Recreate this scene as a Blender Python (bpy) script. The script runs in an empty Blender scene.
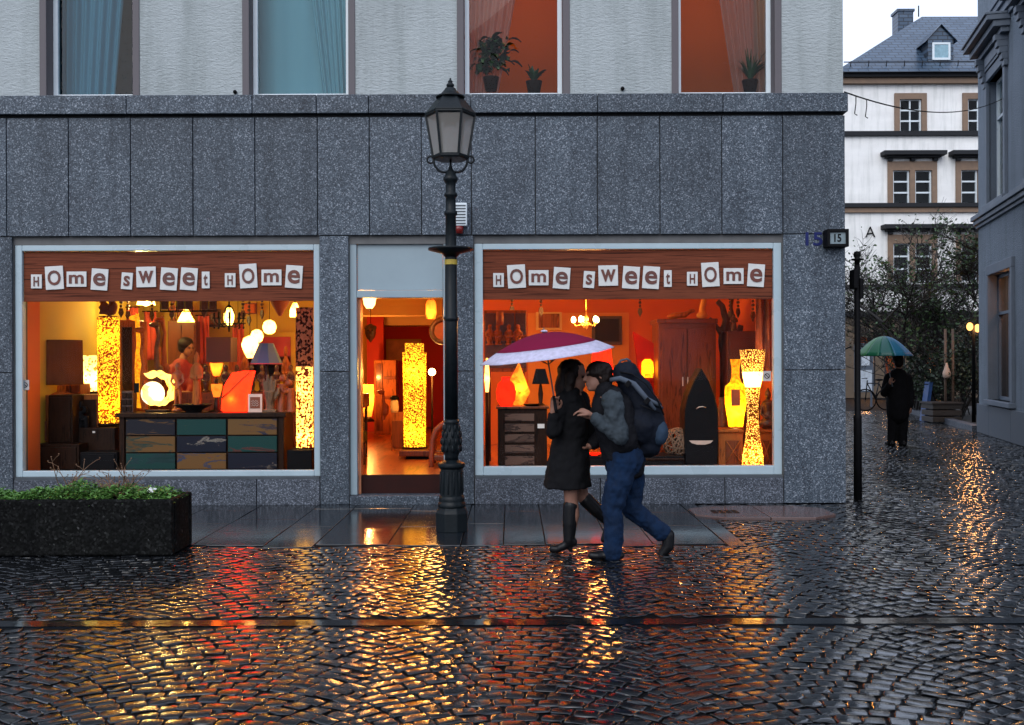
import bpy, bmesh, math, random
import numpy as np
from mathutils import Vector, Matrix, Euler
R = math.radians
random.seed(7)
sc = bpy.context.scene
col = sc.collection
FP = 1024 * 35 / 36          # focal length in pixels
EYE = 1.543                  # eye height
ROLL = R(0.2)
F = 10.82                    # distance of the shop front
def at(px, py, Y):
    dx, dy = px - 512, 362.5 - py
    x0 = dx * math.cos(ROLL) + dy * math.sin(ROLL); y0 = -dx * math.sin(ROLL) + dy * math.cos(ROLL)
    return Vector((x0 * Y / FP, Y, EYE + y0 * Y / FP))
def fx(px, Y=F): return (px - 512) * Y / FP
def fz(py, Y=F): return EYE + (362.5 - py) * Y / FP

# ------------------------------------------------------------------ materials
def newmat(name):
    m = bpy.data.materials.new(name); m.use_nodes = True
    nt = m.node_tree; b = nt.nodes['Principled BSDF']
    return m, nt, b
def N(nt, typ, **kw):
    n = nt.nodes.new(typ)
    for k, v in kw.items():
        if k in n.inputs: n.inputs[k].default_value = v
        else: setattr(n, k, v)
    return n
def coords(nt, scale=(1, 1, 1)):
    tc = N(nt, 'ShaderNodeTexCoord'); mp = N(nt, 'ShaderNodeMapping'); mp.inputs['Scale'].default_value = scale
    nt.links.new(tc.outputs['Object'], mp.inputs['Vector']); return mp.outputs['Vector']
def ramp(nt, fac, stops):
    r = N(nt, 'ShaderNodeValToRGB'); e = r.color_ramp.elements
    while len(e) < len(stops): e.new(0.5)
    for i, (p, c) in enumerate(stops):
        e[i].position = p; e[i].color = (*c, 1) if len(c) == 3 else c
    nt.links.new(fac, r.inputs['Fac']); return r.outputs['Color']
def c4(c): return (c[0], c[1], c[2], 1)
def M(name, base, rough=.5, metal=0, var=.25, vs=6, bump=0, bs=60, st=(1, 1, 1), coat=0, rv=.1, spec=.5, trans=0):
    m, nt, b = newmat(name)
    v = coords(nt, st)
    n = N(nt, 'ShaderNodeTexNoise', Scale=vs, Detail=5.0, Roughness=.6); nt.links.new(v, n.inputs['Vector'])
    lo = tuple(max(0, x * (1 - var)) for x in base); hi = tuple(min(1, x * (1 + var)) for x in base)
    nt.links.new(ramp(nt, n.outputs['Fac'], [(.25, lo), (.75, hi)]), b.inputs['Base Color'])
    mr = N(nt, 'ShaderNodeMapRange'); mr.inputs['From Min'].default_value = .3; mr.inputs['From Max'].default_value = .7
    mr.inputs['To Min'].default_value = max(0, rough - rv); mr.inputs['To Max'].default_value = min(1, rough + rv)
    nt.links.new(n.outputs['Fac'], mr.inputs['Value']); nt.links.new(mr.outputs['Result'], b.inputs['Roughness'])
    b.inputs['Metallic'].default_value = metal; b.inputs['Specular IOR Level'].default_value = spec
    if coat: b.inputs['Coat Weight'].default_value = coat; b.inputs['Coat Roughness'].default_value = .12
    if bump:
        n2 = N(nt, 'ShaderNodeTexNoise', Scale=bs, Detail=4.0); nt.links.new(v, n2.inputs['Vector'])
        bp = N(nt, 'ShaderNodeBump', Strength=bump, Distance=.01); nt.links.new(n2.outputs['Fac'], bp.inputs['Height'])
        nt.links.new(bp.outputs['Normal'], b.inputs['Normal'])
    return m
def wood(name, c1, c2, rough=.4, scale=3, axis='x', coat=0, st=None, spec=.1):
    m, nt, b = newmat(name)
    b.inputs['Specular IOR Level'].default_value = spec
    st = st or {'x': (.12, 1, 1), 'z': (1, 1, .12), 'y': (1, .12, 1)}[axis]
    v = coords(nt, st)
    n = N(nt, 'ShaderNodeTexNoise', Scale=scale * 14, Detail=6.0, Roughness=.65, Distortion=.6); nt.links.new(v, n.inputs['Vector'])
    nt.links.new(ramp(nt, n.outputs['Fac'], [(.3, c1), (.52, c2), (.62, tuple(x * .55 for x in c1)), (.8, c2)]), b.inputs['Base Color'])
    b.inputs['Roughness'].default_value = rough
    if coat: b.inputs['Coat Weight'].default_value = coat; b.inputs['Coat Roughness'].default_value = .15
    bp = N(nt, 'ShaderNodeBump', Strength=.25, Distance=.004); nt.links.new(n.outputs['Fac'], bp.inputs['Height'])
    nt.links.new(bp.outputs['Normal'], b.inputs['Normal'])
    return m
def granite(name, stops, bs=55, wet=.0, rough=.55, island=.18, spec=.35):
    m, nt, b = newmat(name)
    v = coords(nt)
    vo = N(nt, 'ShaderNodeTexVoronoi', Scale=bs); nt.links.new(v, vo.inputs['Vector'])
    bw = N(nt, 'ShaderNodeSeparateColor'); nt.links.new(vo.outputs['Color'], bw.inputs['Color'])
    sp = ramp(nt, bw.outputs[0], stops)
    n = N(nt, 'ShaderNodeTexNoise', Scale=1.3, Detail=6.0, Roughness=.6); nt.links.new(v, n.inputs['Vector'])
    dirt = ramp(nt, n.outputs['Fac'], [(.3, (.72, .72, .74)), (.7, (1.08, 1.08, 1.08))])
    m0 = N(nt, 'ShaderNodeMix', data_type='RGBA', blend_type='MULTIPLY'); m0.inputs[0].default_value = 1
    nt.links.new(sp, m0.inputs[6]); nt.links.new(dirt, m0.inputs[7])
    vs_ = coords(nt, (1, 1, .13)); n3 = N(nt, 'ShaderNodeTexNoise', Scale=4.5, Detail=5.0, Roughness=.62); nt.links.new(vs_, n3.inputs['Vector'])
    streak = ramp(nt, n3.outputs['Fac'], [(.34, (.66, .68, .70)), (.5, (.98, .98, .98)), (.72, (1.12, 1.1, 1.08))])
    mx = N(nt, 'ShaderNodeMix', data_type='RGBA', blend_type='MULTIPLY'); mx.inputs[0].default_value = 1
    nt.links.new(m0.outputs[2], mx.inputs[6]); nt.links.new(streak, mx.inputs[7])
    geo = N(nt, 'ShaderNodeNewGeometry'); mr = N(nt, 'ShaderNodeMapRange')
    mr.inputs['To Min'].default_value = 1 - island; mr.inputs['To Max'].default_value = 1 + island
    nt.links.new(geo.outputs['Random Per Island'], mr.inputs['Value'])
    hs = N(nt, 'ShaderNodeHueSaturation'); nt.links.new(mx.outputs[2], hs.inputs['Color']); nt.links.new(mr.outputs['Result'], hs.inputs['Value'])
    nt.links.new(hs.outputs['Color'], b.inputs['Base Color'])
    b.inputs['Roughness'].default_value = rough; b.inputs['Specular IOR Level'].default_value = spec
    bp = N(nt, 'ShaderNodeBump', Strength=.25, Distance=.004); nt.links.new(bw.outputs[1], bp.inputs['Height']); nt.links.new(bp.outputs['Normal'], b.inputs['Normal'])
    return m
def glassmat(name, ior=1.3, tint=(1, 1, 1), rough=0.0):
    m = bpy.data.materials.new(name); m.use_nodes = True; nt = m.node_tree; nt.nodes.clear()
    o = N(nt, 'ShaderNodeOutputMaterial'); mx = N(nt, 'ShaderNodeMixShader'); fr = N(nt, 'ShaderNodeFresnel', IOR=ior)
    t = N(nt, 'ShaderNodeBsdfTransparent'); t.inputs['Color'].default_value = c4(tint)
    g = N(nt, 'ShaderNodeBsdfGlossy'); g.inputs['Roughness'].default_value = rough
    nt.links.new(fr.outputs[0], mx.inputs[0]); nt.links.new(t.outputs[0], mx.inputs[1]); nt.links.new(g.outputs[0], mx.inputs[2])
    nt.links.new(mx.outputs[0], o.inputs[0]); return m
def shade(name, color, emit=.3, pattern=None, scale=40, dark=(.25, .08, .01), thresh=.5, st=(1, 1, 1), trl=.8, ecol=None):
    """lamp shade: translucent skin round a bulb, with a little glow of its own; pattern = chips of coloured glass or paper fibre"""
    m = bpy.data.materials.new(name); m.use_nodes = True; nt = m.node_tree; nt.nodes.clear()
    o = N(nt, 'ShaderNodeOutputMaterial'); v = coords(nt, st)
    if pattern == 'chips':
        vo = N(nt, 'ShaderNodeTexVoronoi', Scale=scale); nt.links.new(v, vo.inputs['Vector'])
        sp = N(nt, 'ShaderNodeSeparateColor'); nt.links.new(vo.outputs['Color'], sp.inputs['Color'])
        c = ramp(nt, sp.outputs[0], [(0, dark), (thresh - .05, dark), (thresh + .05, color), (1, tuple(min(1, x * 1.3) for x in color))])
    elif pattern == 'holes':
        vo = N(nt, 'ShaderNodeTexVoronoi', Scale=scale, feature='DISTANCE_TO_EDGE'); nt.links.new(v, vo.inputs['Vector'])
        c = ramp(nt, vo.outputs['Distance'], [(0, dark), (thresh, dark), (thresh + .12, color), (1, color)])
    else:
        n = N(nt, 'ShaderNodeTexNoise', Scale=scale, Detail=5.0, Distortion=.8); nt.links.new(v, n.inputs['Vector'])
        c = ramp(nt, n.outputs['Fac'], [(.3, dark), (.3 + .4 * thresh, color), (1, tuple(min(1, x * 1.2) for x in color))])
    tr = N(nt, 'ShaderNodeBsdfTranslucent'); df = N(nt, 'ShaderNodeBsdfDiffuse'); mx = N(nt, 'ShaderNodeMixShader'); mx.inputs[0].default_value = trl
    em = N(nt, 'ShaderNodeEmission', Strength=emit); ad = N(nt, 'ShaderNodeAddShader')
    for n_ in (tr, df, em): nt.links.new(c, n_.inputs['Color'])
    nt.links.new(df.outputs[0], mx.inputs[1]); nt.links.new(tr.outputs[0], mx.inputs[2])
    nt.links.new(mx.outputs[0], ad.inputs[0]); nt.links.new(em.outputs[0], ad.inputs[1]); nt.links.new(ad.outputs[0], o.inputs[0])
    return m
def emis(name, c, s):
    m = bpy.data.materials.new(name); m.use_nodes = True; nt = m.node_tree; nt.nodes.clear()
    o = N(nt, 'ShaderNodeOutputMaterial'); e = N(nt, 'ShaderNodeEmission', Strength=s); e.inputs['Color'].default_value = c4(c)
    nt.links.new(e.outputs[0], o.inputs[0]); return m
def sheer(name, color, trl=.5, alpha=.6):
    m = bpy.data.materials.new(name); m.use_nodes = True; nt = m.node_tree; nt.nodes.clear()
    o = N(nt, 'ShaderNodeOutputMaterial'); d = N(nt, 'ShaderNodeBsdfDiffuse'); t = N(nt, 'ShaderNodeBsdfTranslucent'); p = N(nt, 'ShaderNodeBsdfTransparent')
    d.inputs[0].default_value = c4(color); t.inputs[0].default_value = c4(color)
    a = N(nt, 'ShaderNodeMixShader'); a.inputs[0].default_value = trl; b = N(nt, 'ShaderNodeMixShader'); b.inputs[0].default_value = alpha
    nt.links.new(d.outputs[0], a.inputs[1]); nt.links.new(t.outputs[0], a.inputs[2]); nt.links.new(p.outputs[0], b.inputs[1]); nt.links.new(a.outputs[0], b.inputs[2])
    nt.links.new(b.outputs[0], o.inputs[0]); return m

# ------------------------------------------------------------------ mesh builder
class MB:
    def __init__(s): s.v = []; s.f = []; s.mi = []; s.sm = []; s.k = 0
    def add(s, vs, fs, smooth=False):
        o = len(s.v); s.v += [tuple(v) for v in vs]; s.f += [tuple(i + o for i in f) for f in fs]
        s.mi += [s.k] * len(fs); s.sm += [smooth] * len(fs); return s
    def box(s, x0, x1, y0, y1, z0, z1):
        vs = [(x, y, z) for z in (z0, z1) for y in (y0, y1) for x in (x0, x1)]
        return s.add(vs, [(0, 2, 3, 1), (4, 5, 7, 6), (0, 1, 5, 4), (2, 6, 7, 3), (0, 4, 6, 2), (1, 3, 7, 5)])
    def obox(s, c, size, rot=None):
        r = rot.to_matrix() if isinstance(rot, Euler) else (rot or Matrix.Identity(3)); c = Vector(c)
        vs = [c + r @ Vector((x * size[0] / 2, y * size[1] / 2, z * size[2] / 2)) for z in (-1, 1) for y in (-1, 1) for x in (-1, 1)]
        return s.add(vs, [(0, 2, 3, 1), (4, 5, 7, 6), (0, 1, 5, 4), (2, 6, 7, 3), (0, 4, 6, 2), (1, 3, 7, 5)])
    def beam(s, p, q, w, d, up=(0, 0, 1)):
        p, q = Vector(p), Vector(q); a = (q - p); L = a.length; a.normalize(); u = Vector(up)
        if abs(a.dot(u)) > .98: u = Vector((0, 1, 0))
        b = a.cross(u).normalized(); c = b.cross(a)
        return s.obox((p + q) / 2, (w, L, d), Matrix((b, a, c)).transposed())
    def tube(s, pts, r, n=8, caps=True, smooth=True):
        pts = [Vector(p) for p in pts]
        if not hasattr(r, '__len__'): r = [r] * len(pts)
        vs = []; fs = []; u = None
        for i, p in enumerate(pts):
            t = (pts[min(i + 1, len(pts) - 1)] - pts[max(i - 1, 0)])
            t = t.normalized() if t.length > 1e-9 else Vector((0, 0, 1))
            if u is None:
                u = t.cross(Vector((0, 0, 1)) if abs(t.z) < .9 else Vector((1, 0, 0))).normalized()
            else:
                u = (u - t * u.dot(t)); u = u.normalized() if u.length > 1e-6 else t.orthogonal().normalized()
            w = t.cross(u)
            for k in range(n):
                a = 2 * math.pi * k / n; vs.append(p + (u * math.cos(a) + w * math.sin(a)) * r[i])
        for i in range(len(pts) - 1):
            for k in range(n):
                k2 = (k + 1) % n; fs.append((i * n + k, i * n + k2, (i + 1) * n + k2, (i + 1) * n + k))
        s.add(vs, fs, smooth)
        if caps:
            o = len(s.v) - len(vs)
            s.f.append(tuple(o + k for k in reversed(range(n)))); s.f.append(tuple(o + (len(pts) - 1) * n + k for k in range(n)))
            s.mi += [s.k] * 2; s.sm += [False] * 2
        return s
    def lathe(s, prof, c=(0, 0, 0), n=24, smooth=True, phase=0, sx=1, sy=1, caps=True):
        vs = []; fs = []; c = Vector(c)
        for r, z in prof:
            for k in range(n):
                a = 2 * math.pi * k / n + phase; vs.append((c.x + r * math.cos(a) * sx, c.y + r * math.sin(a) * sy, c.z + z))
        m = len(prof)
        for i in range(m - 1):
            for k in range(n):
                k2 = (k + 1) % n; fs.append((i * n + k, i * n + k2, (i + 1) * n + k2, (i + 1) * n + k))
        s.add(vs, fs, smooth)
        if caps:
            o = len(s.v) - len(vs)
            s.f.append(tuple(o + k for k in reversed(range(n)))); s.f.append(tuple(o + (m - 1) * n + k for k in range(n)))
            s.mi += [s.k] * 2; s.sm += [False] * 2
        return s
    def ell(s, c, r, rot=None, n=14, m=9):
        vs = []; fs = []; c = Vector(c); rm = rot.to_matrix() if rot else Matrix.Identity(3)
        if not hasattr(r, '__len__'): r = (r, r, r)
        for i in range(m + 1):
            t = math.pi * i / m
            if i in (0, m): vs.append(c + rm @ Vector((0, 0, r[2] * math.cos(t)))); continue
            for k in range(n):
                a = 2 * math.pi * k / n
                vs.append(c + rm @ Vector((r[0] * math.sin(t) * math.cos(a), r[1] * math.sin(t) * math.sin(a), r[2] * math.cos(t))))
        ix = lambda i, k: 0 if i == 0 else (1 + (m - 1) * n if i == m else 1 + (i - 1) * n + k % n)
        for i in range(m):
            for k in range(n):
                if i == 0: fs.append((0, ix(1, k), ix(1, k + 1)))
                elif i == m - 1: fs.append((ix(i, k), ix(m, 0), ix(i, k + 1)))
                else: fs.append((ix(i, k), ix(i + 1, k), ix(i + 1, k + 1), ix(i, k + 1)))
        return s.add(vs, fs, True)
    def prism(s, poly, y0, y1, smooth=False):
        """poly of (x, z) extruded along y"""
        n = len(poly)
        a = sum(poly[i][0] * poly[(i + 1) % n][1] - poly[(i + 1) % n][0] * poly[i][1] for i in range(n))
        if a < 0: poly = poly[::-1]
        vs = [(x, y0, z) for x, z in poly] + [(x, y1, z) for x, z in poly]
        fs = [tuple(range(n)), tuple(reversed(range(n, 2 * n)))] + [((i + 1) % n, i, i + n, (i + 1) % n + n) for i in range(n)]
        return s.add(vs, fs, smooth)
    def torus(s, c, Rr, r, axis='y', n=20, m=6):
        pts = []
        for k in range(n + 1):
            a = 2 * math.pi * k / n; u, w = Rr * math.cos(a), Rr * math.sin(a)
            pts.append(Vector(c) + Vector({'y': (u, 0, w), 'z': (u, w, 0), 'x': (0, u, w)}[axis]))
        return s.tube(pts, r, m, caps=False)
    def grid(s, fn, nu, nv, smooth=True):
        vs = [fn(i / nu, j / nv) for j in range(nv + 1) for i in range(nu + 1)]
        w = nu + 1
        return s.add(vs, [(j * w + i, j * w + i + 1, (j + 1) * w + i + 1, (j + 1) * w + i) for j in range(nv) for i in range(nu)], smooth)
    def text(s, body, x, y, z, size, depth=.004, bold=.0, rot=0, center=True, fit=None):
        vs, fs = glyphs(body, bold)
        if not vs: return s
        xs = [v[0] for v in vs]; ys = [v[1] for v in vs]; w, h = max(xs) - min(xs), max(ys) - min(ys)
        cx, cy = (max(xs) + min(xs)) / 2, (max(ys) + min(ys)) / 2
        kx = kz = size
        if fit: kx, kz = fit[0] / w, fit[1] / h
        ca, sa = math.cos(rot), math.sin(rot); out = []
        for v in vs:
            a, b = (v[0] - cx) * kx, (v[1] - cy) * kz
            out.append((x + a * ca - b * sa, y - (v[2] / .1) * depth, z + a * sa + b * ca))
        return s.add(out, fs)
    def build(s, name, mat, parent=None, bevel=0, wn=False, seg=2):
        me = bpy.data.meshes.new(name)
        top = parent
        while top is not None and top.parent is not None: top = top.parent
        v = np.array(s.v, dtype=float) if s.v else np.zeros((0, 3))
        loc = Vector((0, 0, 0))
        if top is not None: v = v - np.array(top.location)
        elif len(v):
            loc = Vector(((v[:, 0].min() + v[:, 0].max()) / 2, (v[:, 1].min() + v[:, 1].max()) / 2, v[:, 2].min())); v = v - np.array(loc)
        me.from_pydata(v.tolist(), [], s.f)
        for m in (mat if isinstance(mat, (list, tuple)) else [mat]): me.materials.append(m)
        me.polygons.foreach_set('material_index', s.mi); me.polygons.foreach_set('use_smooth', s.sm); me.update()
        o = bpy.data.objects.new(name, me); col.objects.link(o)
        if top is None: o.location = loc
        else: o.parent = parent
        if bevel:
            b = o.modifiers.new('bevel', 'BEVEL'); b.width = bevel; b.segments = seg; b.limit_method = 'ANGLE'; b.angle_limit = R(40)
        return o
    def fuse(s, name, mat, parent, voxel=.012, it=4, crease=0, cs=14):
        """all closed pieces welded into ONE continuous skin"""
        o = s.build('tmp_' + name, mat, parent)
        r = o.modifiers.new('r', 'REMESH'); r.mode = 'VOXEL'; r.voxel_size = voxel; r.use_smooth_shade = True
        sm = o.modifiers.new('s', 'SMOOTH'); sm.iterations = it; sm.factor = .5
        if crease:
            tx = bpy.data.textures.new('folds', 'CLOUDS'); tx.noise_scale = 1 / cs
            d = o.modifiers.new('d', 'DISPLACE'); d.texture = tx; d.strength = crease; d.mid_level = .5
        dg = bpy.context.evaluated_depsgraph_get(); dg.update()
        me = bpy.data.meshes.new_from_object(o.evaluated_get(dg)); me.name = name
        for p in me.polygons: p.use_smooth = True
        o.modifiers.clear(); old = o.data; o.data = me; bpy.data.meshes.remove(old); o.name = name
        if not me.materials:
            me.materials.append(mat)
        return o
_gl = {}
def glyphs(body, bold):
    if (body, bold) in _gl: return _gl[(body, bold)]
    cu = bpy.data.curves.new('t', 'FONT'); cu.body = body; cu.size = 1; cu.extrude = .05; cu.offset = bold; cu.resolution_u = 4
    o = bpy.data.objects.new('t', cu); col.objects.link(o)
    dg = bpy.context.evaluated_depsgraph_get(); dg.update()
    me = bpy.data.meshes.new_from_object(o.evaluated_get(dg))
    r = ([(v.co.x, v.co.y, v.co.z + .05) for v in me.vertices], [tuple(p.vertices) for p in me.polygons])
    bpy.data.objects.remove(o); bpy.data.meshes.remove(me); _gl[(body, bold)] = r
    return r
def thing(name, label, cat, loc=(0, 0, 0), group=None):
    o = bpy.data.objects.new(name, None); col.objects.link(o); o.location = loc; o.empty_display_size = .2
    return tag(o, label, cat, group)
def tag(o, label, cat, group=None, kind=None):
    o['label'] = label; o['category'] = cat
    if group: o['group'] = group
    if kind: o['kind'] = kind
    return o
def struct(o): o['kind'] = 'structure'; return o
def bulb(loc, watt, color=(1, .5, .16), r=.03, parent=None):
    l = bpy.data.lights.new('bulb_light', 'POINT'); l.energy = watt * 3.2; l.color = color; l.shadow_soft_size = r
    o = bpy.data.objects.new('bulb_light', l); col.objects.link(o)
    if parent is not None:
        o.parent = parent; o.location = Vector(loc) - parent.location
    else: o.location = loc
    return o
def copy_tree(o, parent=None):
    c = o.copy(); col.objects.link(c)
    if parent is not None: c.parent = parent
    for ch in list(o.children): copy_tree(ch, c)
    return c
# ------------------------------------------------------------------ materials in use
WARM = (1, .5, .15); RED = (1, .22, .06)
g_granite = granite('granite', [(0, (.018, .025, .036)), (.3, (.036, .049, .066)), (.6, (.062, .082, .104)), (.88, (.105, .131, .158)), (.965, (.24, .27, .31))], 95)
g_plinth = granite('granite_plinth', [(0, (.02, .024, .032)), (.4, (.045, .053, .067)), (.75, (.075, .088, .108)), (.96, (.19, .21, .25))], 105)
m_joint = M('joint_shadow', (.015, .016, .018), .9)
m_core = M('masonry', (.12, .12, .12), .9)
def stucco(name, base):
    m, nt, b = newmat(name); v = coords(nt, (.55, .55, 1.5))
    n = N(nt, 'ShaderNodeTexNoise', Scale=34.0, Detail=5.0, Roughness=.7); nt.links.new(v, n.inputs['Vector'])
    n2 = N(nt, 'ShaderNodeTexNoise', Scale=1.1, Detail=6.0); nt.links.new(v, n2.inputs['Vector'])
    v3 = coords(nt, (1, 1, .1)); n3 = N(nt, 'ShaderNodeTexNoise', Scale=3.2, Detail=6.0, Roughness=.65); nt.links.new(v3, n3.inputs['Vector'])
    mxs = N(nt, 'ShaderNodeMix', data_type='RGBA', blend_type='MULTIPLY'); mxs.inputs[0].default_value = 1
    nt.links.new(ramp(nt, n2.outputs['Fac'], [(.3, tuple(x * .86 for x in base)), (.7, base)]), mxs.inputs[6]); nt.links.new(ramp(nt, n3.outputs['Fac'], [(.34, (.80, .81, .80)), (.52, (1, 1, 1))]), mxs.inputs[7])
    nt.links.new(mxs.outputs[2], b.inputs['Base Color'])
    b.inputs['Roughness'].default_value = .9
    bp = N(nt, 'ShaderNodeBump', Strength=.9, Distance=.025); nt.links.new(n.outputs['Fac'], bp.inputs['Height']); nt.links.new(bp.outputs['Normal'], b.inputs['Normal'])
    return m
m_stucco = stucco('rough_stucco', (.42, .46, .465))
m_mauve = M('mauve_surround', (.10, .088, .095), .7, var=.15)
m_white = M('white_frame', (.62, .68, .71), .35, var=.05)
m_alu = M('pale_metal_frame', (.34, .43, .47), .32, var=.07, vs=3)
m_panel = M('grey_metal_panel', (.23, .30, .335), .38, var=.08, vs=2)
m_dgrey = M('dark_lintel', (.045, .055, .065), .5)
m_glass = glassmat('shop_glass', 1.14)
m_wglass = glassmat('house_glass', 1.30, (.84, .93, .96))
m_dark = M('black_iron', (.004, .007, .009), .42, spec=.2, var=.3, vs=20, bump=.2, bs=60)
m_black = M('black_paint', (.006, .006, .007), .5, spec=.06)
m_signboard = wood('reddish_sign_board', (.055, .013, .007), (.17, .046, .022), .7, 2.6, 'x', 0, (.025, 1, 1.5), .12)
m_tile = M('white_letter_card', (.56, .56, .54), .6, var=.08, vs=14)
m_letter = M('brown_letter', (.10, .022, .012), .5)
m_ochre = M('ochre_wall', (.56, .36, .03), .8, var=.12, vs=1.5)
m_orange = M('orange_wall', (.62, .13, .02), .8, var=.12, vs=1.5)
m_redwall = M('red_wall', (.55, .035, .018), .8, var=.12, vs=1.5)
m_cream = M('cream_plaster', (.75, .5, .2), .8, var=.08, vs=2)
m_floor = wood('shop_floor', (.30, .075, .02), (.42, .12, .03), .28, .9, 'y', coat=.3)
m_dwood = wood('dark_wood', (.010, .0045, .0025), (.024, .010, .005), .4, 2, 'z')
m_rwood = wood('red_brown_wood', (.09, .022, .008), (.15, .042, .014), .38, 1.6, 'z', coat=.2)
m_owood = wood('orange_wood', (.20, .055, .012), (.32, .095, .022), .45, 1.6, 'z')
m_bwood = wood('bleached_wood', (.09, .055, .035), (.18, .11, .07), .6, 2, 'z')
m_skin = M('skin', (.23, .115, .08), .55, spec=.25, var=.12, vs=9)
m_hair = M('dark_hair', (.010, .006, .005), .55, spec=.15, var=.4, vs=40, st=(1, 1, .15), bump=.5, bs=90)

# ------------------------------------------------------------------ ground
def wet_stone(name, base, rough, tint_var=True, bump=.35, bs=70, film=.9):
    m, nt, b = newmat(name); v = coords(nt)
    geo = N(nt, 'ShaderNodeNewGeometry')
    c = ramp(nt, geo.outputs['Random Per Island'], [(0, tuple(x * .55 for x in base)), (.5, base), (1, (base[0] * 1.5, base[1] * 1.4, base[2] * 1.3))])
    n = N(nt, 'ShaderNodeTexNoise', Scale=1.1, Detail=4.0); nt.links.new(v, n.inputs['Vector'])
    hs = N(nt, 'ShaderNodeHueSaturation'); nt.links.new(c, hs.inputs['Color'])
    nt.links.new(hs.outputs['Color'], b.inputs['Base Color'])
    mr = N(nt, 'ShaderNodeMapRange'); mr.inputs['From Min'].default_value = .35; mr.inputs['From Max'].default_value = .65
    mr.inputs['To Min'].default_value = rough * .55; mr.inputs['To Max'].default_value = rough * 1.5
    nt.links.new(n.outputs['Fac'], mr.inputs['Value']); nt.links.new(mr.outputs['Result'], b.inputs['Roughness'])
    b.inputs['Coat Weight'].default_value = film * .7; b.inputs['Coat Roughness'].default_value = rough * .6; b.inputs['Coat IOR'].default_value = 1.33
    n2 = N(nt, 'ShaderNodeTexNoise', Scale=bs, Detail=3.0, Roughness=.6); nt.links.new(v, n2.inputs['Vector'])
    bp = N(nt, 'ShaderNodeBump', Strength=bump, Distance=.0022); nt.links.new(n2.outputs['Fac'], bp.inputs['Height'])
    nt.links.new(bp.outputs['Normal'], b.inputs['Normal']); nt.links.new(bp.outputs['Normal'], b.inputs['Coat Normal'])
    return m
m_cob = wet_stone('wet_cobble', (.005, .006, .0075), .12)
m_slab = wet_stone('wet_slab', (.005, .008, .012), .13, bump=.3, bs=22, film=.0)
m_grout = M('wet_grout', (.0025, .0025, .003), .6, spec=.06, bump=.6, bs=60)
m_puddle = M('channel_water', (.006, .007, .008), .07, rv=.04, bump=.12, bs=12)
g = MB(); g.add([(-250, -60, -.0105), (250, -60, -.0105), (250, 400, -.0105), (-250, 400, -.0105)], [(0, 1, 2, 3)])
struct(g.build('ground', m_grout))
CH0, CH1 = 5.86, 6.01       # drain channel
SL0, SL1 = 8.45, F          # pavement slabs
rng = np.random.default_rng(3)
def stones():
    P = []
    W, sag, step = 1.40, .27, .096
    for b in range(-6, 11):
        xb = b * W
        for r in range(-2, 330):
            y0 = 3.1 + r * step - (b % 2) * .04
            if y0 > 32: break
            n = 13
            ed = [0] + [(k + (.5 if r % 2 else 0) + random.uniform(-.13, .13)) / n for k in range(0 if r % 2 else 1, n)] + [1]
            for e0, e1 in zip(ed[:-1], ed[1:]):
                s = (e0 + e1) / 2 - .5
                x = xb + s * W; y = y0 + sag * (1 - 4 * s * s) - sag
                a = math.atan(-8 * sag * s / W)
                P.append((x, y, a, W * (e1 - e0) / math.cos(a) * .5, step * math.cos(a) * .5))
    P = np.array(P); x, y = P[:, 0], P[:, 1]
    keep = (y > 3.2) & (np.abs(x) < y * .56 + 1.6) & ~((y > CH0 - .03) & (y < CH1 + .03)) & ~((y > SL0 - .04) & (y < F + .1) & (x < 1.98))
    keep &= ~((x < 3.68) & (y > F - .02)) & ~((y > 10.8) & (x < y * .31)) & (y < 31) & ~((y > 12) & (x > 7.95 + (y - 12) * .244))
    return P[keep]
P = stones(); n = len(P)
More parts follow.
